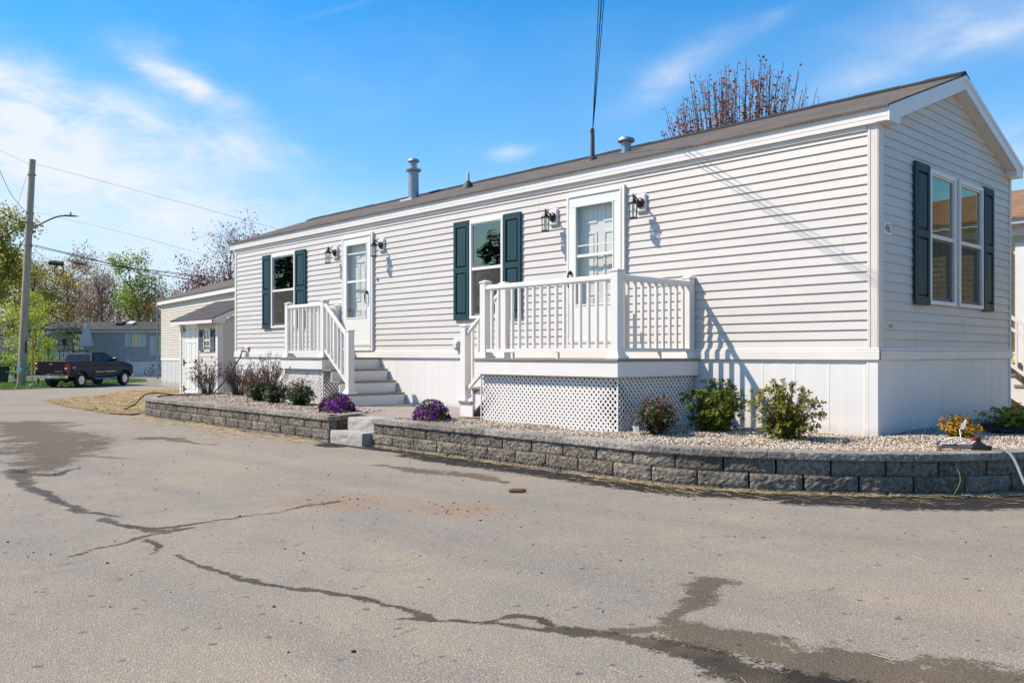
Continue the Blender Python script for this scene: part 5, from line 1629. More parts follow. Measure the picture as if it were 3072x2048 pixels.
def mum(label, loc, seed, rx, h, cover):
    rs = np.random.RandomState(seed)
    T = thing('chrysanthemum_plant', label, 'flowering plant', loc, group=None)
    n = 1500
    d = rdirs(rs, n); d[:, 2] = np.abs(d[:, 2]); rr = rs.uniform(.45, .98, n)[:, None]
    C = d * rr * np.array([rx, rx, h]) + np.array([0, 0, .02])
    leaf_mesh('foliage', C, d + rs.normal(0, .6, (n, 3)), d + rs.normal(0, .5, (n, 3)), rs.uniform(.02, .042, n), rs.uniform(.006, .011, n), M['mumleaf'], T, rs.rand(n))
    # flower heads: clustered in clumps with dark gaps
    nf = int(400 * cover)
    cl = rdirs(rs, 34); cl[:, 2] = np.abs(cl[:, 2]) * .9 + .05
    fd = cl[rs.randint(0, 34, nf)] + rs.normal(0, .16, (nf, 3)); fd[:, 2] = np.abs(fd[:, 2])
    fd /= np.linalg.norm(fd, axis=1, keepdims=True)
    F0 = fd * np.array([rx, rx, h]) * rs.uniform(.97, 1.10, nf)[:, None]
    P = 16
    C = np.repeat(F0, P, 0); D0 = np.repeat(fd, P, 0)
    t = np.tile(np.arange(P) * 2 * PI / 8, nf) + np.repeat(rs.rand(nf) * 6, P)
    sd = np.cross(D0, np.array([.3, .2, 1.])); sd /= np.linalg.norm(sd, axis=1, keepdims=True); s2 = np.cross(D0, sd)
    lift = np.tile(np.where(np.arange(P) < 8, .35, 1.1), nf)[:, None]
    D = sd * np.cos(t)[:, None] + s2 * np.sin(t)[:, None] + D0 * lift
    leaf_mesh('blooms', C, D, D0, np.full(nf * P, .022) * rs.uniform(.8, 1.2, nf * P), np.full(nf * P, .0068), M['purple'], T, np.clip(np.repeat(rs.beta(2, 2, nf), P) + rs.normal(0, .1, nf * P), 0, 1))
    st = MB()
    for k in range(14):
        a = rs.rand() * 6.28; q_ = .7 * rx
        st.tube([(loc[0], loc[1], loc[2] - .02), (loc[0] + q_ * .5 * math.cos(a), loc[1] + q_ * .5 * math.sin(a), loc[2] + h * .4), (loc[0] + q_ * math.cos(a), loc[1] + q_ * math.sin(a), loc[2] + h * .8)], .004, 4)
    st.build('stems', M['stem'], T)
mum('full round dome of purple chrysanthemums at the foot of the far porch stairs', (-7.38, -1.92, GZ + .0), 61, .255, .25, 1.25)
mum('sparser purple chrysanthemum with green showing, right of the granite steps', (-5.02, -1.95, GZ + .0), 62, .235, .25, .62)

# dry twiggy shrubs and small evergreens in the left bed
def twiggy(label, loc, seed, rx, h, nst, cat='shrub', col='dryleaf', redtip=False):
    rs = np.random.RandomState(seed)
    T = thing('twiggy_shrub', label, cat, loc)
    st = MB(); C = []; D = []; Nn = []
    for i in range(nst):
        a = rs.rand() * 2 * PI; rr = math.sqrt(rs.rand()) * rx; zt = h * rs.uniform(.55, 1.05) * (1 - .35 * (rr / rx) ** 2)
        base = Vector((rr * .25 * math.cos(a), rr * .25 * math.sin(a), -.02)); tip = Vector((rr * math.cos(a), rr * math.sin(a), zt))
        mid_ = base.lerp(tip, .5) + Vector((rr * .12 * math.cos(a), rr * .12 * math.sin(a), 0)) * -1
        pts = [base, base.lerp(mid_, .5), mid_, mid_.lerp(tip, .5) + Vector(rs.normal(0, .012, 3)), tip]
        st.tube([(p.x + loc[0], p.y + loc[1], p.z + loc[2]) for p in pts], [.0055, .005, .004, .0035, .0025], 4)
        for br in range(3):
            f = rs.uniform(.35, .9); q_ = mid_.lerp(tip, max(0, (f - .5) * 2)) if f > .5 else base.lerp(mid_, f * 2)
            e = q_ + Vector((rs.normal(0, .05), rs.normal(0, .05), rs.uniform(.03, .14)))
            st.tube([(p.x + loc[0], p.y + loc[1], p.z + loc[2]) for p in (q_, e)], [.003, .002], 4)
            ends = [e, q_.lerp(e, .6)]
            for en in ends:
                for j in range(rs.randint(1, 4)):
                    C.append(tuple(en + Vector(rs.normal(0, .012, 3)))); D.append(rdirs(rs, 1)[0]); Nn.append(rdirs(rs, 1)[0])
        for j in range(rs.randint(4, 8)):
            C.append(tuple(tip + Vector(rs.normal(0, .018, 3)))); D.append(rdirs(rs, 1)[0]); Nn.append(rdirs(rs, 1)[0])
    st.build('stems', M['stem'], T)
    n = len(C)
    leaf_mesh('foliage', C, D, Nn, rs.uniform(.018, .042, n), rs.uniform(.006, .013, n), M[col], T, rs.rand(n))
    return T
twiggy('bare twiggy shrub with brown seed heads in front of the shed door', (-14.18, -.95, GZ), 71, .42, .80, 62)
twiggy('dense brown twiggy shrub at the left end of the house, the hose passing in front', (-13.2, -.72, GZ), 72, .36, .76, 78)
twiggy('loose twiggy shrub with tall thin stems below the far window', (-12.1, -.62, GZ), 73, .50, .92, 60)
twiggy('twiggy shrub with a few red leaves low down in the left bed', (-11.9, -1.05, GZ), 74, .30, .50, 44, col='redleaf')
def evergreen(label, loc, seed, tall):
    T = shrub('dwarf_evergreen', label, 'shrub', loc, seed, .25, .25, .36, 54, 8, None, M['darkleaf'], .042, .012, 7, low=.15, stem_r=.004)
    s2 = twiggy('tmp', (loc[0], loc[1], loc[2] + .05), seed + 3, .25, tall, 15, col='redleaf')
    merge_into(T, s2, 'reddish_foliage')
evergreen('leftmost dark leafy evergreen in the left bed, red-tipped sprigs above', (-10.9, -1.40, GZ), 81, .62)
evergreen('tall red-tipped evergreen in the left bed, directly left of the far porch lattice', (-9.95, -1.56, GZ), 84, .80)
evergreen('low round evergreen in front of the far porch lattice', (-9.2, -1.52, GZ), 87, .46)

# ================================================================ HOSES AND SPRINKLER
def smooth_path(pts, n=8):
    P = [Vector(p) for p in pts]; out = []
    for i in range(len(P) - 1):
        p0, p1, p2, p3 = P[max(i - 1, 0)], P[i], P[i + 1], P[min(i + 2, len(P) - 1)]
        for k in range(n):
            t = k / n
            out.append(.5 * ((2 * p1) + (p2 - p0) * t + (2 * p0 - 5 * p1 + 4 * p2 - p3) * t * t + (3 * p1 - p0 - 3 * p2 + p3) * t ** 3))
    out.append(P[-1]); return out


hb = MB()
hb.tube(smooth_path([(-14.22, -.155, 1.235), (-14.24, -.20, 1.10), (-14.05, -.55, .72), (-13.75, -.95, .44), (-13.45, -1.25, .372), (-13.6, -1.55, .36), (-14.05, -1.75, .365), (-14.35, -1.85, .385), (-14.60, -2.02, .385), (-14.80, -2.12, .30), (-14.82, -2.25, .16), (-14.9, -2.5, .03), (-15.15, -2.72, .02), (-15.7, -2.75, .02)]), .0155, 8)
hb.tube(smooth_path([(-15.7, -2.75, .02), (-16.2, -2.55, .02), (-16.6, -2.1, .02), (-16.3, -1.4, .02), (-15.5, -.9, .03), (-15.0, -.5, .03), (-14.8, -.3, .05)]), .0155, 8)
hb.tube([(-15.62, -2.77, .02), (-15.95, -2.70, .025)], .03, 8)
tag(hb.build('garden_hose', M['rubber'], smooth=True), 'black garden hose from the faucet over the left wall end onto straw', 'hose')

SP = thing('lawn_sprinkler', 'grey oscillating lawn sprinkler with white arched spray bar on the wall cap', 'sprinkler', (1.10, -.76, .362))
def sp(t, o, z):   # along the sprinkler (t), across (o)
    d = Vector((.84, .54, 0)); n_ = Vector((.54, -.84, 0))
    p = Vector((.93, -.875, .362)) + d * t + n_ * o; return (p.x, p.y, p.z + z)
b_ = MB()
b_.tube([sp(.0, -.045, .014), sp(.0, .05, .014)], .012, 8); b_.tube([sp(.0, -.04, .014), sp(.05, -.02, .03), sp(.27, -.012, .028)], [.010, .012, .015], 8); b_.tube([sp(.0, .045, .014), sp(.05, .025, .02), sp(.27, .015, .018)], [.010, .010, .012], 8)
b_.tube([sp(-.02, 0, .035), sp(0, 0, .06), sp(.012, 0, .075)], [.016, .012, .010], 8)
b_.build('sled', M['greyplastic'], SP)
b_ = MB(); b_.tube(smooth_path([sp(.01, 0, .078), sp(.045, 0, .076), sp(.11, 0, .098), sp(.17, 0, .102), sp(.22, 0, .084), sp(.255, 0, .055)]), .0065, 8); b_.build('spray_bar', M['tagwhite'], SP)
b_ = MB()
prof = []
for k in range(13):
    a = PI * k / 12; prof.append((.066 - .066 * math.cos(a) * .95, .066 * math.sin(a) + .0))
A = [sp(.26 + u_, -.035, z * 1.05) for u_, z in prof]; B_ = [sp(.26 + u_, .04, z * 1.05) for u_, z in prof]
n = len(A); b_.idx(A + B_, [tuple(range(n))[::-1], tuple(range(n, 2 * n))] + [(i, i + 1, n + i + 1, n + i) for i in range(n - 1)])
b_.tube([sp(.385, 0, .02), sp(.425, 0, .02)], .020, 10)
b_.build('motor_housing', M['black'], SP)
b_ = MB(); b_.obox(sp(.285, .005, .092), (.84, .54, 0), (.54, -.84, 0), (0, 0, 1), .015, .018, .013); b_.build('red_dial', M['red'], SP)
b_ = MB(); b_.obox(sp(.322, .0, .088), (.84, .54, 0), (.54, -.84, 0), (0, 0, 1), .017, .022, .020); b_.build('switch', M['black'], SP)
hb = MB()
e = sp(.42, 0, .02)
hb.tube(smooth_path([e, (e[0] + .08, e[1] - .02, .388), (1.42, -.80, .392), (1.54, -1.00, .378), (1.66, -1.25, .33), (1.80, -1.56, .24), (1.98, -1.90, .12), (2.2, -2.25, .02), (2.6, -2.6, .014), (3.3, -2.4, .014)]), .0115, 8)
tag(hb.build('garden_hose', M['hose_grey'], smooth=True), 'grey-green hose running from the sprinkler over the right wall edge', 'hose')
b_ = MB(); b_.tube(smooth_path([(1.18, -1.22, .02), (1.22, -1.20, .12), (1.21, -1.18, .20), (1.17, -1.17, .26)]), .003, 5)
tag(b_.build('dry_weed', M['straw']), 'single dry grass stalk bent against the wall blocks', 'weed')
b_ = MB()
pts = []
cx, cy = -1.51, -3.73
b_.tube([(cx - .055, cy - .055, .02), (cx - .03, cy - .03, .021), (cx + .03, cy + .03, .021), (cx + .055, cy + .055, .019)], [.016, .021, .020, .010], 9)
M['rust'] = pmat('rusty_brown', (0.30, 0.155, 0.08), (0.19, 0.09, 0.045), 40.0, 0.9, 0.004, 60)
tag(b_.build('wood_piece', M['rust']), 'short brown stub of wood lying on the road', 'wood')


# ================================================================ TREES
M['lf_olive'] = rndmat('olive_spring_leaves', [(0.0, (0.138, 0.144, 0.022)), (0.5, (0.362, 0.338, 0.050)), (1.0, (0.600, 0.512, 0.112))], 0.6, transl=0.5, nscale=.5)
M['lf_lime'] = rndmat('lime_spring_leaves', [(0.0, (0.181, 0.236, 0.027)), (0.5, (0.435, 0.508, 0.054)), (1.0, (0.750, 0.750, 0.145))], 0.6, transl=0.5, nscale=.8)
M['lf_green'] = rndmat('fresh_green_leaves', [(0.0, (0.090, 0.154, 0.021)), (0.5, (0.236, 0.344, 0.045)), (1.0, (0.453, 0.525, 0.090))], 0.6, transl=0.5, nscale=.5)
M['lf_rust'] = rndmat('rust_buds', [(0.0, (0.154, 0.081, 0.045)), (0.5, (0.307, 0.181, 0.109)), (1.0, (0.490, 0.326, 0.181))], 0.7, transl=0.5, nscale=.4)
M['lf_red'] = rndmat('maroon_leaves', [(0.0, (0.072, 0.017, 0.019)), (0.5, (0.189, 0.043, 0.041)), (1.0, (0.348, 0.109, 0.072))], 0.6, transl=0.5, nscale=.5)
M['lf_redbrown'] = rndmat('copper_red_leaves', [(0.0, (0.189, 0.043, 0.023)), (0.5, (0.392, 0.109, 0.046)), (1.0, (0.609, 0.232, 0.102))], 0.6, transl=0.5, nscale=.5)
M['lf_conifer'] = rndmat('conifer_needles', [(0.0, (0.012, 0.026, 0.010)), (0.6, (0.03, 0.06, 0.018)), (1.0, (0.08, 0.11, 0.04))], 0.7, nscale=.6)


def tree(name, label, cat, loc, seed, height, spread, mat, bark='bark', nleaf=2200, leaf=(.09, .16), trunk_r=.14, clear=.25, upright=.35, levels=3, kids=(9, 6, 5), group=None, clump=.22, stems=1, bare=.0, leafw=.33):
    """tapered trunk, limbs and twigs; leaves clustered at the twig ends"""
    rs = np.random.RandomState(seed)
    T = thing(name, label, cat, loc, group=group)
    wood = MB(); tips = []
    def grow(p, d, L, r, lev):
        k = 5 if lev == 0 else 4
        pts = [p]; q = p.copy(); dd = d.copy()
        for i in range(k):
            wob = .10 if lev == 0 else .20
            dd = (dd + Vector(rs.normal(0, wob, 3)) + Vector((0, 0, .10 * (lev > 0) * upright * 2))).normalized()
            q = q + dd * (L / k); pts.append(q.copy())
        rad = [r * (1 - .72 * i / k) for i in range(k + 1)]
        wood.tube([(a.x + loc[0], a.y + loc[1], a.z + loc[2]) for a in pts], rad, 7 if lev == 0 else 4, caps=False)
        if lev >= levels:
            for i in range(1, k + 1): tips.append(pts[i])
            return
        n = kids[min(lev, len(kids) - 1)]
        n = max(2, int(n * rs.uniform(.75, 1.25)))
        for j in range(n):
            f = clear + (1 - clear) * (j + rs.rand()) / n if lev == 0 else rs.uniform(.25, 1.0)
            f = min(f, .999); i = int(f * k); a = pts[i].lerp(pts[i + 1], f * k - i)
            t = rs.rand() * 2 * PI if lev else 2.4 * j + rs.rand()
            axis = dd.orthogonal().normalized(); ax2 = dd.cross(axis)
            out = axis * math.cos(t) + ax2 * math.sin(t)
            up = upright + .25 * (f - .5)
            nd = (out * (1 - up) + dd * up * .9 + Vector((0, 0, .25 * up))).normalized()
            if lev == 0: ln = spread * (1.05 - .55 * max(0, f - .45)) * rs.uniform(.75, 1.15)
            else: ln = L * rs.uniform(.38, .68)
            grow(a, nd, ln, max(r * (.50 if lev == 0 else .5) * (1 - .4 * f), .008), lev + 1)
        if lev > 0: tips.append(pts[-1])
    for s_ in range(stems):
        a = 2 * PI * s_ / max(stems, 1) + rs.rand()
        lean = .10 if stems == 1 else .42
        lr = lean * (rs.rand() if stems < 5 else .25 + .75 * math.sqrt(rs.rand()))
        d0 = Vector((math.cos(a) * lr, math.sin(a) * lr, 1)).normalized()
        grow(Vector((0, 0, -.1)), d0, height * (.86 if stems == 1 else rs.uniform(.6, .85)), trunk_r / math.sqrt(stems), 0)
    wood.build('trunk', M[bark], T)
    tp = np.array([tuple(t) for t in tips])
    if nleaf:
        pick = tp[rs.randint(0, len(tp), nleaf)]
        keep = rs.rand(nleaf) > bare
        C = pick + rs.normal(0, clump, (nleaf, 3)) * np.array([1, 1, .8])
        C = C[keep]; n = len(C)
        L = rs.uniform(leaf[0], leaf[1], n)
        leaf_mesh('crown', C, rdirs(rs, n), rdirs(rs, n) + np.array([0, 0, .6]), L, L * leafw, M[mat], T, rs.beta(2, 2, n))
    return T


G1 = 'trees behind the grey home'
def far_tree(px, depth, toppy, label, seed, mat, spread=.32, **kw):
    x, y, z = bear(px, depth)
    h = elev(toppy, depth) - z
    return tree(kw.pop('name', 'tree'), label, 'tree', (x, y, z), seed, h, h * spread, mat, **kw)


far_tree(-30, 66, 525, 'big spreading olive-green tree at the left edge behind the pole', 101, 'lf_olive', .34, nleaf=15000, leaf=(.14, .28), trunk_r=.28, kids=(12, 7, 5), clump=.40, clear=.3)
far_tree(88, 52, 690, 'young lime-green tree just right of the wooden utility pole', 102, 'lf_lime', .40, nleaf=5200, leaf=(.07, .14), trunk_r=.07, kids=(12, 6, 4), clump=.16, clear=.2)
far_tree(150, 84, 598, 'brown-budded bare tree right of the olive-green tree', 103, 'lf_rust', .32, bark='barkgrey', nleaf=6500, leaf=(.10, .2), trunk_r=.2, kids=(11, 7, 6), clump=.35, group=G1)
far_tree(196, 90, 612, 'bare spring tree with rust buds, above the patio umbrella', 104, 'lf_rust', .30, bark='barkgrey', nleaf=1500, leaf=(.09, .18), trunk_r=.2, kids=(12, 8, 6), clump=.35, group=G1)
far_tree(247, 88, 618, 'tall bare grey tree above the skylights of the grey home', 105, 'lf_rust', .28, bark='barkgrey', nleaf=900, leaf=(.08, .16), trunk_r=.2, kids=(12, 8, 6), clump=.3, group=G1)
far_tree(283, 92, 622, 'bare grey tree with thin twigs, left of the slim green tree', 106, 'lf_rust', .28, bark='barkgrey', nleaf=1000, leaf=(.08, .16), trunk_r=.19, kids=(11, 8, 6), clump=.3, group=G1)
far_tree(327, 78, 592, 'slim fresh-green tree standing above the right end of the grey home', 107, 'lf_green', .24, nleaf=7500, leaf=(.12, .24), trunk_r=.14, kids=(15, 7, 4), clump=.34, clear=.12, group=G1)
far_tree(352, 82, 672, 'low orange-brown tree beside the slim green tree', 108, 'lf_rust', .40, nleaf=5000, leaf=(.12, .22), trunk_r=.12, kids=(11, 7, 5), clump=.35, group=G1)
far_tree(60, 78, 612, 'dense green-brown tree seen behind the wooden utility pole', 109, 'lf_olive', .36, nleaf=9500, leaf=(.12, .24), trunk_r=.18, kids=(11, 7, 5), clump=.4, group=G1)
far_tree(112, 96, 632, 'grey-brown tree far back between the pole and the umbrella', 110, 'lf_rust', .4, bark='barkgrey', nleaf=6500, leaf=(.12, .22), trunk_r=.2, kids=(11, 7, 6), clump=.4, group=G1)
far_tree(225, 105, 660, 'farthest brown tree in the row behind the grey home roof', 111, 'lf_rust', .45, bark='barkgrey', nleaf=7500, leaf=(.14, .26), trunk_r=.2, kids=(12, 7, 6), clump=.5, group=G1)
far_tree(400, 92, 640, 'thin bare tree rising over the cream home, left of the maroon tree', 112, 'lf_olive', .26, bark='barkgrey', nleaf=650, leaf=(.09, .16), trunk_r=.13, kids=(10, 7, 6), clump=.25)
far_tree(508, 50, 548, 'sparse dark maroon tree beside the left end of the white home', 113, 'lf_red', .36, nleaf=1150, leaf=(.09, .17), trunk_r=.13, kids=(12, 7, 5), clump=.20, clear=.3, upright=.45)
far_tree(452, 62, 628, 'dense dark red bushy tree over the cream home roof', 114, 'lf_red', .42, nleaf=4800, leaf=(.10, .18), trunk_r=.12, kids=(11, 7, 5), clump=.30, clear=.2)
far_tree(392, 70, 648, 'small red tree low over the left end of the cream home', 115, 'lf_red', .36, nleaf=3400, leaf=(.10, .18), trunk_r=.10, kids=(10, 7, 5), clump=.3, clear=.55)
x, y, z = bear(1712, 25.0, 0)
far_tree(-170, 74, 600, 'broad olive-green tree beyond the left edge, next to the big one', 161, 'lf_olive', .40, nleaf=6000, leaf=(.16, .30), trunk_r=.2, kids=(10, 7, 4), clump=.45)
far_tree(-330, 80, 620, 'rust-budded tree well beyond the left edge', 162, 'lf_rust', .40, nleaf=5000, leaf=(.16, .30), trunk_r=.2, kids=(10, 7, 4), clump=.45)


def copper_tree(loc, seed):
    rs = np.random.RandomState(seed)
    T = thing('tree', 'copper-red tree with upright branches behind the roof ridge', 'tree', loc)
    R3 = Vector((RT[0], RT[1], 0)); F3 = Vector((FW[0], FW[1], 0)); L0 = Vector(loc)
    w = MB(); C, D = [], []
    w.tube([tuple(L0 - Vector((0, 0, .2))), tuple(L0 + Vector((.05, 0, 2.4))), tuple(L0 + Vector((0, .08, 4.2)))], [.21, .17, .13], 9, caps=False)
    for i in range(135):
        a = rs.rand() * 2 * PI; r = math.sqrt(rs.rand())
        u, v = 2.15 * r * math.cos(a), 1.9 * r * math.sin(a)
        top = 9.25 - .30 * u * u * (1.15 if u < 0 else .55) - .12 * v * v + rs.normal(0, .22)
        p0 = L0 + Vector((0, 0, rs.uniform(2.6, 4.2)))
        p1 = L0 + R3 * (u * .55) + F3 * (v * .55) + Vector((0, 0, rs.uniform(4.9, 5.7)))
        p3 = L0 + R3 * (u * 1.06 + rs.normal(0, .12)) + F3 * (v * 1.06) + Vector((0, 0, top))
        p2 = p1.lerp(p3, .5) + R3 * (u * .06 + rs.normal(0, .05)) + F3 * (v * .06)
        pts = smooth_path([p0, p1, p2, p3], 4)
        w.tube([tuple(p) for p in pts], [.024 * (1 - k / len(pts)) + .004 for k in range(len(pts))], 4, caps=False)
        dens = 1.0 if u < .5 else max(.25, 1.0 - .62 * (u - .3))
        for sh in range(5):
            f = rs.uniform(.35, .9); i0 = int(f * (len(pts) - 1)); q_ = pts[i0]
            e = q_ + R3 * rs.normal(0, .26) + F3 * rs.normal(0, .2) + Vector((0, 0, rs.uniform(.25, .8)))
            w.tube([tuple(q_), tuple(e)], [.010, .004], 3, caps=False)
            for j in range(int(6 * dens)):
                g = rs.uniform(.3, 1.05); C.append(tuple(q_.lerp(e, g) + Vector(rs.normal(0, .035, 3))))
        for j in range(int(19 * dens)):
            g = rs.uniform(.45, 1.0) * (len(pts) - 1); k = min(int(g), len(pts) - 2)
            C.append(tuple(pts[k].lerp(pts[k + 1], g - k) + Vector(rs.normal(0, .04, 3))))
    w.build('trunk', M['bark'], T)
    n = len(C); L = rs.uniform(.045, .105, n); D = rdirs(rs, n); D[:, 2] = np.abs(D[:, 2])
    leaf_mesh('crown', np.array(C), D, rdirs(rs, n), L, L * .42, M['lf_redbrown'], T, rs.beta(2, 2, n), off=loc)
def smooth_path(pts, n=8):
    P = [Vector(p) for p in pts]; out = []
    for i in range(len(P) - 1):
        p0, p1, p2, p3 = P[max(i - 1, 0)], P[i], P[i + 1], P[min(i + 2, len(P) - 1)]
        for k in range(n):
            t = k / n
            out.append(.5 * ((2 * p1) + (p2 - p0) * t + (2 * p0 - 5 * p1 + 4 * p2 - p3) * t * t + (3 * p1 - p0 - 3 * p2 + p3) * t ** 3))
    out.append(P[-1]); return out
x, y, z = bear(1697, 25.0, 0)
copper_tree((x, y, z), 120)
# light green bush and dark hedge near the pole
def bush(px, depth, toppy, rx, label, seed, mat, n=1500, lf=(.06, .13)):
    x, y, z = bear(px, depth); h = elev(toppy, depth) - z
    rs = np.random.RandomState(seed)
    T = thing('bush', label, 'bush', (x, y, z))
    st = MB()
    C = []
    for k in range(26):
        a = rs.rand() * 6.28; r = math.sqrt(rs.rand()) * rx
        e = Vector((r * math.cos(a), r * math.sin(a), h * rs.uniform(.5, 1.0) * (1 - .3 * (r / rx) ** 2)))
        st.tube([(x, y, z - .05), (x + e.x * .5, y + e.y * .5, z + e.z * .55), (x + e.x, y + e.y, z + e.z)], [.025, .018, .006], 4)
        for j in range(n // 26):
            f = rs.uniform(.35, 1.05)
            C.append((e.x * f + rs.normal(0, .14), e.y * f + rs.normal(0, .14), max(.05, e.z * f + rs.normal(0, .12))))
    st.build('stems', M['stem'], T)
    m_ = len(C); L = rs.uniform(lf[0], lf[1], m_)
    leaf_mesh('foliage', np.array(C), rdirs(rs, m_), rdirs(rs, m_) + np.array([0, 0, .5]), L, L * .35, M[mat], T, rs.beta(2, 2, m_))
bush(45, 55, 772, 1.25, 'green leafy bush directly left of the wooden utility pole', 131, 'lf_green')
bush(108, 57, 778, 1.35, 'dark green bush behind the truck tailgate, right of the yellow guy guard', 132, 'lf_green', 1700)
bush(8, 60, 790, 1.5, 'dark shrub at the left edge below the olive-green tree', 133, 'lf_conifer', 1500)

# conifers and homes across the street, out of frame but mirrored in the windows
def conifer(label, loc, seed, h, r):
    rs = np.random.RandomState(seed)
    T = thing('conifer_tree', label, 'tree', loc, group='conifers across the street')
    w = MB(); w.tube([loc, (loc[0], loc[1], loc[2] + h * .97)], [h * .022, .02], 7, caps=False)
    C, D = [], []
    nb = int(h * 13)
    for k in range(nb):
        f = .08 + .9 * (k + rs.rand()) / nb; z = h * f; L = r * (1 - f) ** .75 * rs.uniform(.75, 1.15) + .1; a = rs.rand() * 6.283
        tip = Vector((L * math.cos(a), L * math.sin(a), z - .12 * L + .25 * L * f))
        w.tube([(loc[0], loc[1], loc[2] + z), (loc[0] + tip.x, loc[1] + tip.y, loc[2] + tip.z)], [.03 * (1 - f) + .01, .006], 3, caps=False)
        for j in range(int(9 + 20 * L / r)):
            g = rs.uniform(.2, 1.05); p = Vector((0, 0, z)).lerp(tip, g) + Vector(rs.normal(0, .10, 3)); C.append(tuple(p)); D.append((math.cos(a) + rs.normal(0, .5), math.sin(a) + rs.normal(0, .5), -.15 + rs.normal(0, .3)))
    w.build('trunk', M['bark'], T)
    n = len(C); L = rs.uniform(.22, .42, n)
    leaf_mesh('crown', np.array(C), np.array(D), rs.normal(0, .4, (n, 3)) + np.array([0, 0, 1]), L, L * .22, M['lf_conifer'], T, rs.beta(2, 2, n))
for i, (x, y, h, r, lab) in enumerate([(-28.5, -20.5, 7.6, 1.7, 'dark conifer across the street mirrored in the middle window'), (-32, -25.5, 7.0, 1.8, 'conifer farther back across the street, behind the mirrored one'), (-37, -13.5, 10.5, 2.4, 'tall broad conifer across the street mirrored in the far window'),
                                       (-41, -17, 11.0, 2.5, 'tallest conifer across the street, behind the broad one'), (-34.0, -11.5, 8.5, 2.0, 'conifer across the street nearest the lawn'), (-22, -21.5, 6.0, 1.6, 'shorter conifer across the street facing the near porch')]):
    conifer(lab, (x, y, gz(x) - .05), 140 + i, h, r)


# ================================================================ OUTBUILDING
SH = thing('garden_shed', 'small white garden shed with six-panel door and blue louvred shutters', 'shed', (-19.6, 1.2, 0))
b_ = MB()
SW = (-19.30, -18.845, 1.28, 1.915); SD = (-20.62, -19.70, .10, 2.06)
siding(b_, (0, 1.2, 0), (1, 0, 0), (0, -1, 0), .05, 17, .121, -20.85, -18.52, [SW, SD], lip=.013)
siding(b_, (-18.4, 0, 0), (0, 1, 0), (1, 0, 0), .05, 22, .121, lambda z: 1.32 if z < 2.14 else 1.32 + (z - 2.14) / .45, lambda z: 3.4 if z < 2.14 else 3.4 - (z - 2.14) / .45 * .9, [], lip=.013)
b_.build('wall', M['siding'], SH)
b_ = MB(); b_.box(-18.52, -18.385, 1.172, 1.20, 0, 2.10, .004); b_.box(-18.40, -18.372, 1.20, 1.33, 0, 2.12, .004); b_.build('corner_trim', M['trim'], SH)
b_ = MB(); b_.box(-20.93, -20.84, 1.172, 1.20, 0, 2.1); b_.build('corner_trim', M['trim'], SH)
for xa_, xb_ in ((-20.70, -20.625), (-19.70, -19.64)):
    b_ = MB(); b_.box(xa_, xb_, 1.170, 1.20, .06, 2.10); b_.build('door_trim', M['trim'], SH)
b_ = MB()
b_.prism([(-21.02, .93, 2.175), (-21.02, 2.30, 2.79), (-21.02, 2.30, 2.76), (-21.02, .93, 2.145)], (2.80, 0, 0)); b_.prism([(-21.02, 2.30, 2.79), (-21.02, 3.66, 2.175), (-21.02, 3.66, 2.145), (-21.02, 2.30, 2.76)], (2.80, 0, 0))
b_.build('roof', M['shingle_dk'], SH)
b_ = MB(); b_.box(-21.02, -18.22, .94, .965, 2.05, 2.145); b_.box(-20.9, -18.3, .965, 1.2, 2.06, 2.07)
for x0 in (-18.245, -21.02): b_.prism([(x0, .935, 2.14), (x0, .935, 2.05), (x0, 1.30, 2.05), (x0, 1.36, 2.205), (x0, 2.30, 2.63), (x0, 2.30, 2.757)], (.025, 0, 0))
b_.box(-18.38, -18.24, .96, 1.30, 2.052, 2.06)
b_.build('fascia', M['trim'], SH)
b_ = MB(); b_.box(-20.61, -19.71, 1.176, 1.21, .10, 2.05)
for pa, pb in ((-20.50, -20.21), (-20.11, -19.82)):
    for qa, qb in ((.22, .84), (.98, 1.55), (1.66, 1.94)):
        b_.box(pa, pb, 1.168, 1.176, qa, qa + .025); b_.box(pa, pb, 1.168, 1.176, qb - .025, qb); b_.box(pa, pa + .025, 1.168, 1.176, qa, qb); b_.box(pb - .025, pb, 1.168, 1.176, qa, qb)
SDO = b_.build('door', M['door'], SH)
b_ = MB()
for z in (.22, .98, 1.92):
    b_ = MB(); b_.box(-20.655, -20.60, 1.158, 1.17, z - .09, z + .09); b_.prism([(-20.60, 1.160, z - .03), (-20.44, 1.160, z - .008), (-20.44, 1.160, z + .008), (-20.60, 1.160, z + .03)], (0, .008, 0))
    b_.build('strap_hinge', M['black'], SDO)
b_ = MB(); b_.box(-19.79, -19.775, 1.14, 1.168, .98, 1.06); b_.box(-19.735, -19.72, 1.14, 1.168, .98, 1.06); b_.box(-19.775, -19.735, 1.145, 1.155, 1.01, 1.025); b_.build('handle', M['black'], SDO)
b_ = MB(); x0, x1, z0, z1 = SW; zm = (z0 + z1) / 2
for a in ((x0, x1, z1 - .04, z1), (x0, x1, z0, z0 + .05), (x0, x0 + .035, z0, z1), (x1 - .035, x1, z0, z1), (x0, x1, zm - .02, zm + .02)): b_.box(a[0], a[1], 1.170, 1.20, a[2], a[3])
b_.box((x0 + x1) / 2 - .008, (x0 + x1) / 2 + .008, 1.178, 1.19, z0 + .05, z1 - .04); b_.box(x0 + .035, x1 - .035, 1.179, 1.188, (z0 + zm) / 2 - .008, (z0 + zm) / 2 + .008); b_.box(x0 + .035, x1 - .035, 1.179, 1.188, (z1 + zm) / 2 - .008, (z1 + zm) / 2 + .008)
SWN = b_.build('window', M['trim'], SH)
b_ = MB(); b_.box(x0 + .03, x1 - .03, 1.192, 1.196, z0 + .04, z1 - .03); b_.build('pane', M['glass'], SWN)
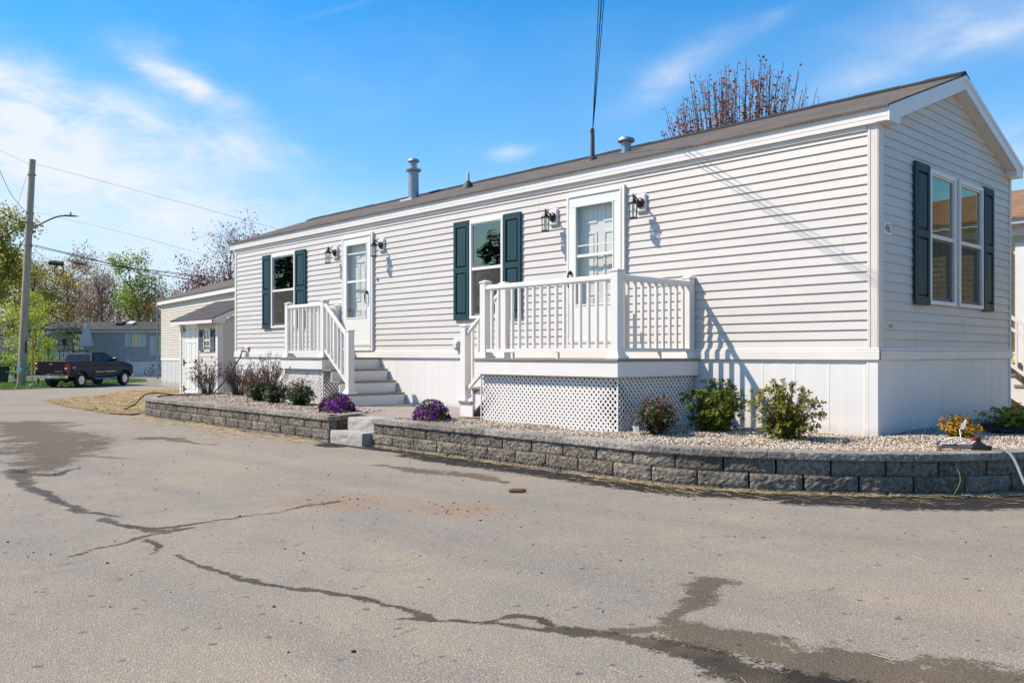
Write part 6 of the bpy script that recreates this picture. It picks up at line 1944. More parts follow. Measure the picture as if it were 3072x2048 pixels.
b_ = MB(); b_.box(-20.8, -18.45, 1.7, 1.75, .1, 2.1); b_.build('interior_wall', M['dark'], SH)
M['blueshutter'] = pmat('slate_blue_paint', (0.085, 0.115, 0.15), (0.07, 0.095, 0.125), 8.0, 0.5)
for a, c_ in ((-19.545, -19.315), (-18.83, -18.60)):
    b_ = MB(); b_.box(a, a + .03, 1.160, 1.19, z0 + .02, z1 - .02); b_.box(c_ - .03, c_, 1.160, 1.19, z0 + .02, z1 - .02)
    for zz in (z0 + .02, zm - .02, z1 - .06): b_.box(a + .03, c_ - .03, 1.162, 1.19, zz, zz + .04)
    z = z0 + .07
    while z < z1 - .08:
        b_.prism([(a + .03, 1.166, z), (a + .03, 1.184, z + .022), (a + .03, 1.187, z + .020), (a + .03, 1.169, z - .002)], (c_ - a - .06, 0, 0)); z += .028
    b_.build('shutter', M['blueshutter'], SH)

# ================================================================ CREAM HOME (left neighbour)
e = Vector((-.9922, .1245, 0)); nrm = Vector((-.1245, -.9922, 0)); LC = Vector((-32.4, 5.05, 0))
YH = thing('mobile_home', 'cream-sided mobile home behind the garden shed, white ribbed skirting', 'mobile home', (-26, 6, 0))
b_ = MB()
siding(b_, LC, -e, nrm, 1.0, 23, .100, .05, 14.0, [], lip=.020)
inw = -nrm
siding(b_, LC, inw, e, 1.0, 30, .100, lambda z: .05 if z < 3.3 else .05 + (z - 3.3) / .35, lambda z: 4.1 if z < 3.3 else 4.1 - (z - 3.3) / .35, [], lip=.012)
b_.build('wall', M['yellowsiding'], YH)
def yl(s_, o, z): p = LC - e * s_ + nrm * o; return (p.x, p.y, z)
b_ = MB()
k = 0.0
while k < 14:
    b_.idx([yl(k, .0, -.1), yl(k + .12, .0, -.1), yl(k + .12, .0, .97), yl(k, .0, .97)], [(0, 1, 2, 3)])
    b_.idx([yl(k + .12, .0, -.1), yl(k + .14, .02, -.1), yl(k + .18, .02, -.1), yl(k + .2, .0, -.1), yl(k + .12, .0, .97), yl(k + .14, .02, .97), yl(k + .18, .02, .97), yl(k + .2, .0, .97)], [(0, 1, 5, 4), (1, 2, 6, 5), (2, 3, 7, 6)])
    k += .2
P0 = LC; P1_ = LC + inw * 4.2
b_.poly([(P0.x, P0.y, -.1), (P1_.x, P1_.y, -.1), (P1_.x, P1_.y, .97), (P0.x, P0.y, .97)])
b_.build('skirting', M['skirt'], YH)
b_ = MB(); b_.prism([yl(-.03, .03, .97), yl(14, .03, .97), yl(14, .0, .97), yl(-.03, 0, .97)], (0, 0, .09)); b_.prism([yl(-.0, .02, 1.0), yl(.08, .02, 1.0), yl(.08, 0, 1.0), yl(0, 0, 1.0)], (0, 0, 2.3)); b_.build('trim_band', M['trim'], YH)
b_ = MB(); b_.prism([yl(-.18, .14, 3.27), yl(14, .14, 3.27), yl(14, .0, 3.27), yl(-.18, 0, 3.27)], (0, 0, .19))
a0 = LC + e * .18
b_.prism([tuple(a0 + nrm * .14 + Vector((0, 0, 3.27))), tuple(a0 + nrm * .14 + Vector((0, 0, 3.46))), tuple(a0 + inw * 2.1 + Vector((0, 0, 4.24))), tuple(a0 + inw * 4.3 + Vector((0, 0, 3.46))), tuple(a0 + inw * 4.3 + Vector((0, 0, 3.27))), tuple(a0 + inw * 2.1 + Vector((0, 0, 4.05)))], tuple(-e * .02)); b_.build('fascia', M['trim'], YH)
b_ = MB()
for sg in (0, 1):
    A = a0 + nrm * .17 if sg == 0 else a0 + inw * 4.36
    Bp = a0 + inw * 2.1
    b_.prism([tuple(A + Vector((0, 0, 3.46))), tuple(Bp + Vector((0, 0, 4.27))), tuple(Bp + Vector((0, 0, 4.24))), tuple(A + Vector((0, 0, 3.43)))], tuple(-e * 14.4))
b_.build('roof', M['shingle'], YH)

# ================================================================ BLUE-GREY HOME (far left)
GD = 70.0
def gp_(px, z, d=GD): x, y, _ = bear(px, d, 0); return (x, y, z)
rt = Vector((RT[0], RT[1], 0)); fw = Vector((FW[0], FW[1], 0))
A0 = Vector(gp_(-30, 0)); glen = (Vector(gp_(520, 0)) - A0).length
kpx = GD / 2569.8
def zz(py): return 1.2 + (1063.35 - py) * kpx       # py in source pixels
def gu(px): return (px - (-30 / .765625)) * kpx       # source px -> metres along the wall
GH = thing('mobile_home', 'blue-grey mobile home across the street with white skirting and dark shingled roof', 'mobile home', tuple(A0 + rt * 10 + fw * 2 + Vector((0, 0, -.5))))
GWa = (gu(391), gu(424), zz(1040), zz(1000.5)); GWb = (gu(466), gu(492), zz(1066), zz(1007)); GDR = (gu(211), gu(252), zz(1082), zz(1000.5))
GWc = (gu(60), gu(96), zz(1045), zz(1003))
b_ = MB(); siding(b_, A0, rt, -fw, zz(1085), 22, (zz(998) - zz(1085)) / 22, 0, glen, [GWa, GWb, GDR, GWc], lip=.016)
E1 = A0 + rt * glen
b_.build('wall', M['greysiding'], GH)
def G(s_, o, z): p = A0 + rt * s_ - fw * o; return (p.x, p.y, z)
b_ = MB(); b_.prism([G(0, .02, -.7), G(glen, .02, -.7), G(glen, 0, -.7), G(0, 0, -.7)], (0, 0, zz(1085) + .7))
b_.prism([G(gu(447), .03, -.6), G(gu(448.2), .03, -.6), G(gu(448.2), .02, -.6), G(gu(447), .02, -.6)], (0, 0, 1.1))
b_.build('skirting', M['skirt'], GH)
b_ = MB(); b_.prism([G(-.2, .22, zz(998)), G(glen, .22, zz(998)), G(glen, 0, zz(998)), G(-.2, 0, zz(998))], (0, 0, .26)); b_.build('fascia', M['greytrim'], GH)
b_ = MB(); ze = zz(998) + .27
b_.prism([G(-.3, .28, ze), G(-.3, -2.3, ze + .72), G(-.3, -2.3, ze + .68), G(-.3, .28, ze - .04)], tuple(rt * (glen + .3))); b_.prism([G(-.3, -2.3, ze + .72), G(-.3, -4.9, ze), G(-.3, -4.9, ze - .04), G(-.3, -2.3, ze + .68)], tuple(rt * (glen + .3)))
GR = b_.build('roof', M['shingle_dk'], GH)
for (s_, w_) in ((gu(330), .5), (gu(362), .5)):
    b_ = MB(); o = -1.35; z = ze + (.28 - o) * .279
    b_.prism([G(s_, o + .35, z - .08), G(s_ + w_, o + .35, z - .08), G(s_ + w_, o - .4, z + .14), G(s_, o - .4, z + .14)], (0, 0, .16)); b_.build('skylight', M['trim'] if s_ > gu(350) else M['drip'], GR)
def gwin(r, sh=True, name='window'):
    b_ = MB(); t = .07
    for (a, c_, z0, z1) in ((r[0], r[1], r[3] - t, r[3]), (r[0], r[1], r[2], r[2] + t), (r[0], r[0] + t, r[2], r[3]), (r[1] - t, r[1], r[2], r[3]), (r[0], r[1], (r[2] + r[3]) / 2 - t / 2, (r[2] + r[3]) / 2 + t / 2)):
        b_.prism([G(a, .05, z0), G(c_, .05, z0), G(c_, -.05, z0), G(a, -.05, z0)], (0, 0, z1 - z0))
    for f in (.33, .67):
        a = r[0] + (r[1] - r[0]) * f; b_.prism([G(a - .012, .0, r[2]), G(a + .012, .0, r[2]), G(a + .012, -.02, r[2]), G(a - .012, -.02, r[2])], (0, 0, r[3] - r[2]))
    W_ = b_.build(name, M['trim'], GH)
    b_ = MB(); b_.poly([G(r[0], -.03, r[2]), G(r[1], -.03, r[2]), G(r[1], -.03, r[3]), G(r[0], -.03, r[3])]); b_.build('pane', M['glass'], W_)
    if sh:
        for a, c_ in ((r[0] - .42, r[0] - .02), (r[1] + .02, r[1] + .42)):
            b_ = MB(); b_.prism([G(a, .05, r[2] - .02), G(c_, .05, r[2] - .02), G(c_, .016, r[2] - .02), G(a, .016, r[2] - .02)], (0, 0, r[3] - r[2] + .04)); b_.build('shutter', M['greytrim'], GH)
gwin(GWa); gwin(GWb); gwin(GWc, False)
b_ = MB(); r = GDR
for (a, c_, z0, z1) in ((r[0], r[0] + .14, r[2], r[3]), (r[1] - .14, r[1], r[2], r[3]), (r[0], r[1], r[3] - .12, r[3]), (r[0], r[1], r[2], r[2] + .25)): b_.prism([G(a, .06, z0), G(c_, .06, z0), G(c_, -.05, z0), G(a, -.05, z0)], (0, 0, z1 - z0))
DD = b_.build('door', M['trim'], GH)
b_ = MB(); b_.poly([G(r[0], -.02, r[2]), G(r[1], -.02, r[2]), G(r[1], -.02, r[3]), G(r[0], -.02, r[3])]); b_.build('pane', M['glass'], DD)
b_ = MB(); b_.prism([G(gu(203), .5, r[3] + .05), G(gu(256), .5, r[3] + .05), G(gu(256), 0, r[3] + .05), G(gu(203), 0, r[3] + .05)], (0, 0, .10)); b_.build('awning', M['black'], GH)
b_ = MB(); b_.poly([G(-.0, -.9, 0), G(glen, -.9, 0), G(glen, -.9, 3.0), G(0, -.9, 3.0)]); b_.build('interior_wall', M['dark'], GH)
b_ = MB(); b_.prism([G(gu(380), .04, zz(1084)), G(gu(388), .04, zz(1084)), G(gu(388), .016, zz(1084)), G(gu(380), .016, zz(1084))], (0, 0, .22)); b_.build('vent_cover', M['trim'], GH)
b_ = MB(); b_.lathe(tuple(Vector(G(gu(263), .15, zz(1012)))), [(.05, -.15), (.12, -.1), (.12, .1), (.05, .2)], 8); b_.build('wall_lamp', M['black'], GH)

# its deck with railing, furniture and the closed umbrella
DK = thing('wooden_deck', 'dark deck with white balusters in front of the blue-grey home door', 'deck', G(gu(230), 2, -.5))
b_ = MB(); b_.prism([G(gu(150), 3.2, .35), G(gu(320), 3.2, .35), G(gu(320), .05, .35), G(gu(150), .05, .35)], (0, 0, .15)); b_.build('deck_boards', M['deck'], DK)
b_ = MB(); b_.bar(G(gu(150), 3.15, 1.50), G(gu(320), 3.15, 1.50), .09, .06); b_.bar(G(gu(150), 3.15, .62), G(gu(320), 3.15, .62), .06, .06)
for px in (150, 178, 206, 240, 280, 320): b_.bar(G(gu(px), 3.15, .0 - .5), G(gu(px), 3.15, 1.55), .10, .10, up=(1, 0, 0))
b_.build('railing', M['black'], DK)
for k in range(26):
    s_ = gu(152) + k * .175
    b_ = MB(); b_.bar(G(s_, 3.15, .64), G(s_, 3.15, 1.47), .085, .03, up=tuple(fw)); b_.build('baluster', M['trim'], DK)
GZB = thing('gazebo_frame', 'black metal gazebo frame without canopy beside the blue-grey home', 'gazebo', G(gu(180), 1.6, .5))
b_ = MB(); top = G(gu(182), 1.6, zz(1008))
for px, o in ((151, .4), (212, .4), (151, 2.8), (212, 2.8)):
    b_.tube([G(gu(px), o, .5), G(gu(px), o, zz(1034))], .035, 6); b_.tube([G(gu(px), o, zz(1034)), top], .03, 6)
for o in (.4, 2.8): b_.tube([G(gu(151), o, zz(1034)), G(gu(212), o, zz(1034))], .03, 6)
for px in (151, 212): b_.tube([G(gu(px), .4, zz(1034)), G(gu(px), 2.8, zz(1034))], .03, 6)
b_.build('frame', M['black'], GZB)
U = Vector(G(gu(295.5), 2.0, .5))
UM = thing('patio_umbrella', 'closed pale mauve patio umbrella standing on the far deck', 'umbrella', tuple(U))
b_ = MB(); b_.tube([tuple(U), tuple(U + Vector((0, 0, zz(970) - .5)))], .025, 8); b_.build('pole', M['alu'], UM)
b_ = MB(); prof = [(.04, zz(972)), (.10, zz(976)), (.21, zz(985)), (.22, zz(987)), (.25, zz(996)), (.36, zz(1018)), (.44, zz(1038))]
n = 28; V = []
for r, z in prof:
    for k in range(n):
        t = 2 * PI * k / n; q_ = r * (1 + .16 * math.sin(7 * t) * min(1, r / .25)); V.append((U.x + q_ * math.cos(t), U.y + q_ * math.sin(t), z + (.05 * math.sin(7 * t) if r > .4 else 0)))
b_.idx(V, [(i * n + k, i * n + (k + 1) % n, (i + 1) * n + (k + 1) % n, (i + 1) * n + k) for i in range(len(prof) - 1) for k in range(n)])
M['mauve'] = pmat('mauve_canvas', (0.74, 0.58, 0.57), (0.66, 0.51, 0.51), 3.0, 0.85); b_.build('canopy', M['mauve'], UM)
# things on the deck
b_ = MB(); c_ = Vector(G(gu(273), 1.8, .5)); b_.lathe(tuple(c_), [(.3, .62), (.34, .75), (.30, .95), (.12, 1.08), (.02, 1.1)], 14)
for a in range(4): b_.tube([tuple(c_ + Vector((.2 * math.cos(a * 1.57), .2 * math.sin(a * 1.57), .7))), tuple(c_ + Vector((.3 * math.cos(a * 1.57), .3 * math.sin(a * 1.57), 0)))], .02, 5)
tag(b_.build('barbecue_grill', M['black']), 'black kettle grill on the far deck left of the umbrella', 'grill')
b_ = MB(); c_ = Vector(G(gu(243), 2.6, .5)); b_.tube([tuple(c_), tuple(c_ + Vector((0, 0, 1.55)))], .04, 6); b_.lathe(tuple(c_ + Vector((0, 0, 1.5))), [(.06, 0), (.13, .05), (.16, .3), (.2, .32), (.03, .48)], 6)
tag(b_.build('lamp_post', M['black']), 'black lantern post on the deck in front of the far glass door', 'lamp post')
# bicycle at the right end, table near the pole, small clutter
def bicycle(c_, d):
    T = thing('bicycle', 'dark bicycle leaning by the white skirting of the blue-grey home', 'bicycle', tuple(c_))
    c_ = Vector(c_); d = Vector(d).normalized(); up = Vector((0, 0, 1))
    for s_ in (0, 1.05):
        b_ = MB(); h = c_ + d * s_ + up * .34
        b_.tube([tuple(h + (d * math.cos(t) + up * math.sin(t)) * .33) for t in np.linspace(0, 2 * PI, 25)], .022, 6, caps=False)
        for t in np.linspace(0, PI, 7)[:-1]: b_.tube([tuple(h + (d * math.cos(t) + up * math.sin(t)) * .33), tuple(h - (d * math.cos(t) + up * math.sin(t)) * .33)], .004, 3)
        b_.build('wheel', M['rubber'], T)
    b_ = MB(); R_ = c_ + up * .34; B_ = c_ + d * .45 + up * .30; S_ = c_ + d * .33 + up * .82; Hh = c_ + d * .86 + up * .85; F_ = c_ + d * 1.05 + up * .34
    for p, q_ in ((R_, B_), (B_, S_), (S_, R_), (B_, Hh), (S_, Hh), (Hh, F_)): b_.tube([tuple(p), tuple(q_)], .018, 6)
    sd = d.cross(up); b_.tube([tuple(Hh + up * .12 - sd * .28), tuple(Hh + up * .14), tuple(Hh + up * .12 + sd * .28)], .014, 6); b_.tube([tuple(Hh), tuple(Hh + up * .14)], .014, 6)
    b_.build('frame', M['black'], T)
    b_ = MB(); b_.obox(tuple(S_ + up * .07), d, sd, up, .13, .06, .03); b_.build('saddle', M['black'], T)
bicycle(G(gu(478) - .5, .9, -.52), rt)
def outdoor_table(x, y, z):
    T = thing('garden_table', 'small white garden table on the lawn left of the utility pole', 'table', (x, y, z))
    b_ = MB(); b_.lathe((x, y, z), [(.55, .66), (.57, .68), (.57, .70), (.02, .705)], 20); b_.build('top', M['trim'], T)
    b_ = MB(); b_.lathe((x, y, z), [(.05, .02), (.05, .66)], 10); b_.build('pedestal', M['trim'], T)
    b_ = MB()
    for k in range(4): b_.bar((x, y, z + .05), (x + .35 * math.cos(k * 1.57 + .4), y + .35 * math.sin(k * 1.57 + .4), z + .02), .05, .04)
    b_.build('base', M['trim'], T)
outdoor_table(*bear(31.5, 54))
x, y, z = bear(6, 53)
T = thing('rubbish_bin', 'dark green wheeled bin at the left edge of the lawn', 'bin', (x, y, z))
b_ = MB(); V = []
for zz_, r in ((0.05, .24), (.95, .31)): V += [(x - r, y - r, z + zz_), (x + r, y - r, z + zz_), (x + r, y + r, z + zz_), (x - r, y + r, z + zz_)]
b_.idx(V, [(0, 1, 5, 4), (1, 2, 6, 5), (2, 3, 7, 6), (3, 0, 4, 7), (0, 3, 2, 1)]); M['bingreen'] = pmat('green_plastic', (.012, .04, .032), (.01, .03, .025), 5, .5); b_.build('body', M['bingreen'], T)
b_ = MB(); b_.box(x - .33, x + .33, y - .33, y + .33, z + .95, z + 1.03, .03); b_.build('lid', M['bingreen'], T)

# ================================================================ UTILITY POLE, STREET LIGHT, CABLES
PD = 48.6; kp = PD / 2569.8
PB = Vector((-50.59, 4.12, -.55)); PTz = 1.2 + (1063.35 - 479.3) * kp
ptop = PB + rt * .66; ptop.z = PTz
UP = thing('utility_pole', 'leaning weathered wooden utility pole with a street light arm, at the left', 'utility pole', tuple(PB))
b_ = MB(); b_.tube([tuple(PB - Vector((0, 0, .3))), tuple(PB.lerp(ptop, .5)), tuple(ptop)], [.235, .20, .165], 16); b_.build('shaft', M['pole'], UP, smooth=False)
def onpole(py): 
    z = 1.2 + (1063.35 - py) * kp; f = (z - PB.z) / (ptop.z - PB.z); return PB.lerp(ptop, f)
a0 = onpole(690)
b_ = MB(); b_.tube(smooth_path([tuple(a0 + rt * .15 - fw * .05), tuple(a0 + rt * .75 + Vector((0, 0, .38))), tuple(a0 + rt * 1.35 + Vector((0, 0, .66))), tuple(a0 + rt * 1.75 + Vector((0, 0, .78))), tuple(a0 + rt * 2.0 + Vector((0, 0, .80)))]), [.045] * 33, 8); b_.build('arm', M['alu'], UP)
b_ = MB(); c0 = a0 + rt * 1.95 + Vector((0, 0, .80))
prof = [(0, .05, .04), (.1, .12, .07), (.45, .16, .08), (.8, .12, .03), (.88, .03, .015)]
V = []
for s_, w_, h_ in prof:
    c1 = c0 + rt * s_ - Vector((0, 0, .03 * s_))
    for k in range(8):
        t = 2 * PI * k / 8; p = c1 + fw * (w_ * math.cos(t)) + Vector((0, 0, h_ * math.sin(t) if math.sin(t) > 0 else .5 * h_ * math.sin(t))); V.append(tuple(p))
b_.idx(V, [(i * 8 + k, i * 8 + (k + 1) % 8, i * 8 + 8 + (k + 1) % 8, i * 8 + 8 + k) for i in range(4) for k in range(8)] + [tuple(range(8)), tuple(range(32, 40))])
b_.lathe(tuple(c0 + rt * .42 + Vector((0, 0, .06))), [(.04, 0), (.04, .14), (.03, .16), (.002, .165)], 10)
b_.build('lamp_head', M['alu'], UP)
b_ = MB()
for py, s_ in ((525, .12), (640, .16), (668, .17), (738, .18)):
    p = onpole(py); b_.tube([tuple(p - rt * .24), tuple(p + rt * .24)], .035, 6); b_.lathe(tuple(p - Vector((0, 0, .03))), [(.215, 0), (.215, .06)], 14)
b_.build('hardware', M['alu'], UP)
b_ = MB(); p = onpole(1104) - fw * .235; b_.obox(tuple(p), rt, fw, (0, 0, 1), .05, .015, .28); b_.obox(tuple(p - Vector((0, 0, .06)) - fw * .004), rt, fw, (0, 0, 1), .16, .012, .06); b_.build('marker_plate', M['tagwhite'], UP)
b_ = MB(); p = onpole(1040) + rt * .2 - fw * .08; b_.obox(tuple(p), rt, fw, (0, 0, 1), .06, .05, .33); b_.build('conduit_cover', M['black'], UP)
x, y, z = bear(75, 47.2); b_ = MB(); b_.tube([(x, y, elev(856, 47.2) - .1), tuple(Vector((x, y, 0)) + Vector((0, 0, elev(768, 47.2))))], .055, 8)
tag(b_.build('guy_guard', pmat('yellow_plastic', (.62, .33, .02), (.52, .27, .015), 4, .5)), 'yellow plastic guy-wire guard standing right of the wooden pole', 'guy guard')
x, y, z = bear(75, 47.4); b_ = MB(); b_.tube([(x, y, z), (x, y, z + .5)], .03, 6); b_.lathe((x, y, z), [(.22, 0), (.20, .10), (.05, .14)], 10); tag(b_.build('guy_anchor', M['galv']), 'metal guy anchor in the grass below the yellow guard', 'anchor')


def wire(pts, r, label, off=0.0):
    P = []
    for px, py, d in pts:
        x, y, _ = bear(px, d, 0); P.append((x, y, elev(py, d)))
    b_ = MB(); b_.tube(smooth_path(P, 6), r, 5)
    tag(b_.build('overhead_cable', M['cable']), label, 'cable', 'overhead cables')
wire([(80, 376, 48.6), (300, 434, 46), (635, 525, 42), (900, 604, 39)], .0065, 'top thin cable running from the wooden pole down to the right towards the roof')
wire([(78, 487, 48.6), (250, 526, 47), (420, 571, 45), (700, 652, 42)], .0055, 'thin cable from below the pole top, passing above the maroon tree')
wire([(68, 560, 48.6), (180, 587, 46.5), (273, 610, 45), (363, 622, 44), (535, 641, 41), (760, 660, 38)], .017, 'thick black cable bundle, upper of the two reaching the white home')
wire([(69, 564, 48.6), (150, 582, 47), (273, 611, 45), (363, 629, 44), (433, 642, 43), (520, 668, 42), (700, 720, 40)], .017, 'thick black cable bundle, lower of the two dropping behind the cream home')
wire([(62, 489, 48.6), (28, 450, 46), (0, 393, 43), (-60, 250, 38)], .014, 'upper thin cable curving from the pole out of the left edge')
wire([(62, 511, 48.6), (30, 503, 46), (0, 483, 43), (-80, 420, 38)], .022, 'thicker cable drooping from the pole to the left edge')
wire([(70, 378, 48.6), (0, 346, 46), (-90, 305, 43)], .006, 'cable from the very top of the pole to the left edge')
wire([(61, 540, 48.6), (0, 655, 52), (-40, 735, 56)], .022, 'dark slanting cable left of the pole in front of the olive tree')
wire([(69, 384, 48.6), (50, 440, 50), (33, 497, 52), (10, 570, 55)], .008, 'very thin guy wire slanting down left from the pole top')
wire([(200, 603, 46.3), (300, 616, 44.6), (420, 632, 43), (560, 650, 41), (720, 672, 38)], .012, 'thin cable just below the upper thick bundle')
wire([(78, 572, 48.6), (112, 596, 47.5), (170, 600, 46.6), (200, 603, 46.3)], .012, 'short support strand carrying the black splice case')
for (p0, p1, r, lab) in (((113, 603), (145, 606), .13, 'thick black splice case hanging under the cables, a coil below it'), ((170, 603), (198, 607), .055, 'slim black splice tube on the cables right of the thick case')):
    a = Vector(bear(p0[0], 47, 0)); a.z = elev(p0[1], 47); c_ = Vector(bear(p1[0], 47, 0)); c_.z = elev(p1[1], 47)
    b_ = MB(); b_.tube([tuple(a), tuple(a.lerp(c_, .03)), tuple(a.lerp(c_, .97)), tuple(c_)], [r * .7, r, r, r * .7], 10)
    if r > .1:
        m_ = a.lerp(c_, .72) - Vector((0, 0, .36)); b_.tube([tuple(m_ + rt * (.26 * math.cos(t)) + Vector((0, 0, .28 * math.sin(t)))) for t in np.linspace(0, 2 * PI, 25)], .03, 6, caps=False)
    tag(b_.build('cable_splice_case', M['rubber']), lab, 'splice case')
# service mast on the roof, its drop of three strands passing high over the road and out of the frame
mx, my = -5.08, 1.30
mz = roof_z(my)
SM = thing('service_mast', 'weathered brown electrical service mast on the roof slope, cables leaving its top', 'service mast', (mx, my, mz))
b_ = MB(); b_.tube([(mx, my, mz - .12), (mx, my, mz + .2), (mx, my, 4.705)], [.036, .035, .033], 12); b_.build('mast_pipe', M['poledark'], SM)
b_ = MB(); b_.lathe((mx, my, mz - .03), [(.13, -.02), (.11, .02), (.06, .07), (.042, .085)], 14); b_.build('roof_flashing', M['rubber'], SM)
b_ = MB(); b_.tube([(mx, my, 4.68), (mx + .02, my - .03, 4.73), (mx + .05, my - .06, 4.72)], [.034, .038, .030], 10); b_.build('weatherhead', M['alu'], SM)
for i, (dz, dw, lab, r) in enumerate(((0.0, 0.0, 'thickest strand of the service cables rising steeply from the roof mast', .0062), (.095, -.022, 'upper thin strand of the service cables above the roof mast', .0045), (-.075, .020, 'lower thin strand of the service cables leaving the roof mast', .0045))):
    P = []
    for t in (0, .35, 1.0, 2.0, 4.0, 7.0):
        P.append((mx + 2.94 * t + dw * min(t, 1) * .73, my - 3.19 * t + dw * min(t, 1) * .68, 4.68 + .315 * t - .035 * t * (1 - t) * (t < 1) + .012 * t * t + dz * min(t * 2.2, 1)))
    b_ = MB(); b_.tube(smooth_path(P, 8), r, 6)
    tag(b_.build('overhead_cable', M['cable']), lab, 'cable', 'overhead cables')
x, y, _ = bear(362, 60, 0); b_ = MB(); b_.tube([(x, y, -.5), (x, y, elev(668, 60))], .07, 8)
tag(b_.build('mast', M['alu']), 'thin grey mast at the left end of the cream home roof', 'mast')

# ================================================================ YELLOW HOME BEHIND
NY = 8.5
NH = thing('yellow_home', 'yellow-sided home with brown shingle roof just behind the white home at the right edge', 'house', (0, 10, 0))
b_ = MB(); ND = (-1.19, -.28, .98, 3.22)
siding(b_, (0, NY, 0), (1, 0, 0), (0, -1, 0), .9, 26, .1, -9, 11, [ND], lip=.013)
b_.poly([(-9, NY, 0), (11, NY, 0), (11, NY, .9), (-9, NY, .9)])
b_.poly([(11, NY, 0), (11, NY + 5, 0), (11, NY + 5, 3.5), (11, NY + 2.5, 4.5), (11, NY, 3.5)]); b_.poly([(-9, NY, 0), (-9, NY + 5, 0), (-9, NY + 5, 3.5), (-9, NY + 2.5, 4.5), (-9, NY, 3.5)])
b_.build('wall', M['yellow2'], NH)
b_ = MB(); b_.box(-9.2, 11.2, NY - .30, NY - .27, 3.55, 3.68); b_.box(-9.2, 11.2, NY - .27, NY + .0, 3.55, 3.56); b_.box(-9, 11, NY - .03, NY - .013, 3.36, 3.55); b_.build('fascia', M['trim'], NH)
b_ = MB(); b_.prism([(-9.3, NY - .34, 3.67), (-9.3, NY + 2.5, 4.62), (-9.3, NY + 2.5, 4.58), (-9.3, NY - .34, 3.63)], (20.6, 0, 0)); b_.prism([(-9.3, NY + 2.5, 4.62), (-9.3, NY + 5.3, 3.67), (-9.3, NY + 5.3, 3.63), (-9.3, NY + 2.5, 4.58)], (20.6, 0, 0)); b_.build('roof', M['brownroof'], NH)
b_ = MB(); b_.box(-1.19, -.28, NY - .05, NY - .01, .98, 3.22)
for z0, z1 in ((1.15, 1.9), (2.05, 2.6), (2.7, 3.1)): b_.box(-1.05, -.78, NY - .056, NY - .05, z0, z1); b_.box(-.69, -.42, NY - .056, NY - .05, z0, z1)
b_.build('door', M['door'], NH)
b_ = MB(); b_.box(-1.72, -1.26, NY - .07, NY - .014, 1.35, 3.10); b_.build('utility_cabinet', M['alu'], NH)
SB = thing('back_steps', 'white-railed wooden steps in front of the yellow home, at the right edge', 'steps', (-.9, 7.8, 0))
b_ = MB(); b_.box(-2.6, -1.10, 7.32, 8.45, 1.02, 1.06)
for k in range(4): b_.box(-1.10 + k * .22, -1.10 + (k + 1) * .22 + .02, 7.32, 8.45, .87 - k * .18 - .04, .87 - k * .18)
b_.build('tread', M['deck'], SB)
b_ = MB(); b_.prism([(-1.12, 7.34, 1.02), (-1.12, 7.34, .60), (-.3, 7.34, .0), (-.2, 7.34, .0), (-.2, 7.34, .20)], (0, .04, 0)); b_.box(-2.6, -1.12, 7.34, 7.37, .86, 1.02); 
for k in range(4): b_.box(-1.10 + k * .22, -1.08 + k * .22, 7.38, 8.45, .70 - k * .18, .86 - k * .18)
b_.build('stringer', M['white'], SB)
b_ = MB()
def rl_(x): return 1.06 - max(0, (x + 1.10)) * .82
b_.bar((-2.6, 7.36, 2.0), (-1.12, 7.36, 2.0), .06, .05); b_.bar((-1.12, 7.36, 2.0), (-.1, 7.36, 2.0 - 1.02 * .82), .06, .05)
b_.bar((-1.12, 7.36, 1.80), (-.1, 7.36, 1.80 - 1.02 * .82), .05, .04); b_.bar((-1.12, 7.36, 1.18), (-.1, 7.36, 1.18 - 1.02 * .82), .05, .05); b_.bar((-2.6, 7.36, 1.18), (-1.12, 7.36, 1.18), .05, .05)
for x in (-2.5, -1.14, -.12): b_.box(x - .05, x + .05, 7.31, 7.41, rl_(x) - .2, rl_(x) + 1.0)
b_.build('handrail', M['white'], SB)
x = -2.35
while x < -.15:
    if abs(x + 1.14) > .08:
        b_ = MB(); b_.box(x - .018, x + .018, 7.342, 7.378, rl_(x) + .12, rl_(x) + .92); b_.build('baluster', M['white'], SB)
    x += .125


# ================================================================ PICKUP TRUCK
M['maroon'] = pmat('dark_maroon_paint', (0.030, 0.007, 0.012), (0.025, 0.006, 0.010), 1.5, 0.38, spec=0.2, rrange=.04)
_b = [n for n in M['maroon'].node_tree.nodes if n.type == 'BSDF_PRINCIPLED'][0]; _b.inputs['Coat Weight'].default_value = .15; _b.inputs['Coat Roughness'].default_value = .08
M['chrome'] = pmat('chrome', (0.62, 0.63, 0.65), (0.5, 0.51, 0.53), 6.0, 0.14, metal=1.0)
M['carglass'] = pmat('dark_car_glass', (0.012, 0.022, 0.022), (0.016, 0.028, 0.028), 2.0, 0.06, spec=0.45)
M['tyre'] = pmat('tyre_rubber', (0.012, 0.012, 0.012), (0.02, 0.02, 0.02), 18.0, 0.75)
M['cladding'] = pmat('black_cladding', (0.012, 0.012, 0.013), (0.017, 0.017, 0.018), 10.0, 0.55)
M['taillight'] = pmat('red_tail_lens', (0.36, 0.012, 0.012), (0.28, 0.01, 0.01), 6.0, 0.2)
M['platecol'] = pmat('number_plate', (0.55, 0.66, 0.74), (0.48, 0.6, 0.7), 6.0, 0.4)
TR = thing('pickup_truck', 'dark maroon crew-cab pickup truck with chrome bumper parked beside the lawn', 'pickup truck', (-45.48, 4.26, -.55), math.radians(126.4), world=False)
RW, FWX, WR = 1.22, 4.94, .385
def arch(cx, r, n=12, z0=.50):
    a0 = math.asin((z0 - WR) / r)
    return [(cx + r * math.cos(t), WR + r * math.sin(t)) for t in np.linspace(PI - a0, a0, n)]
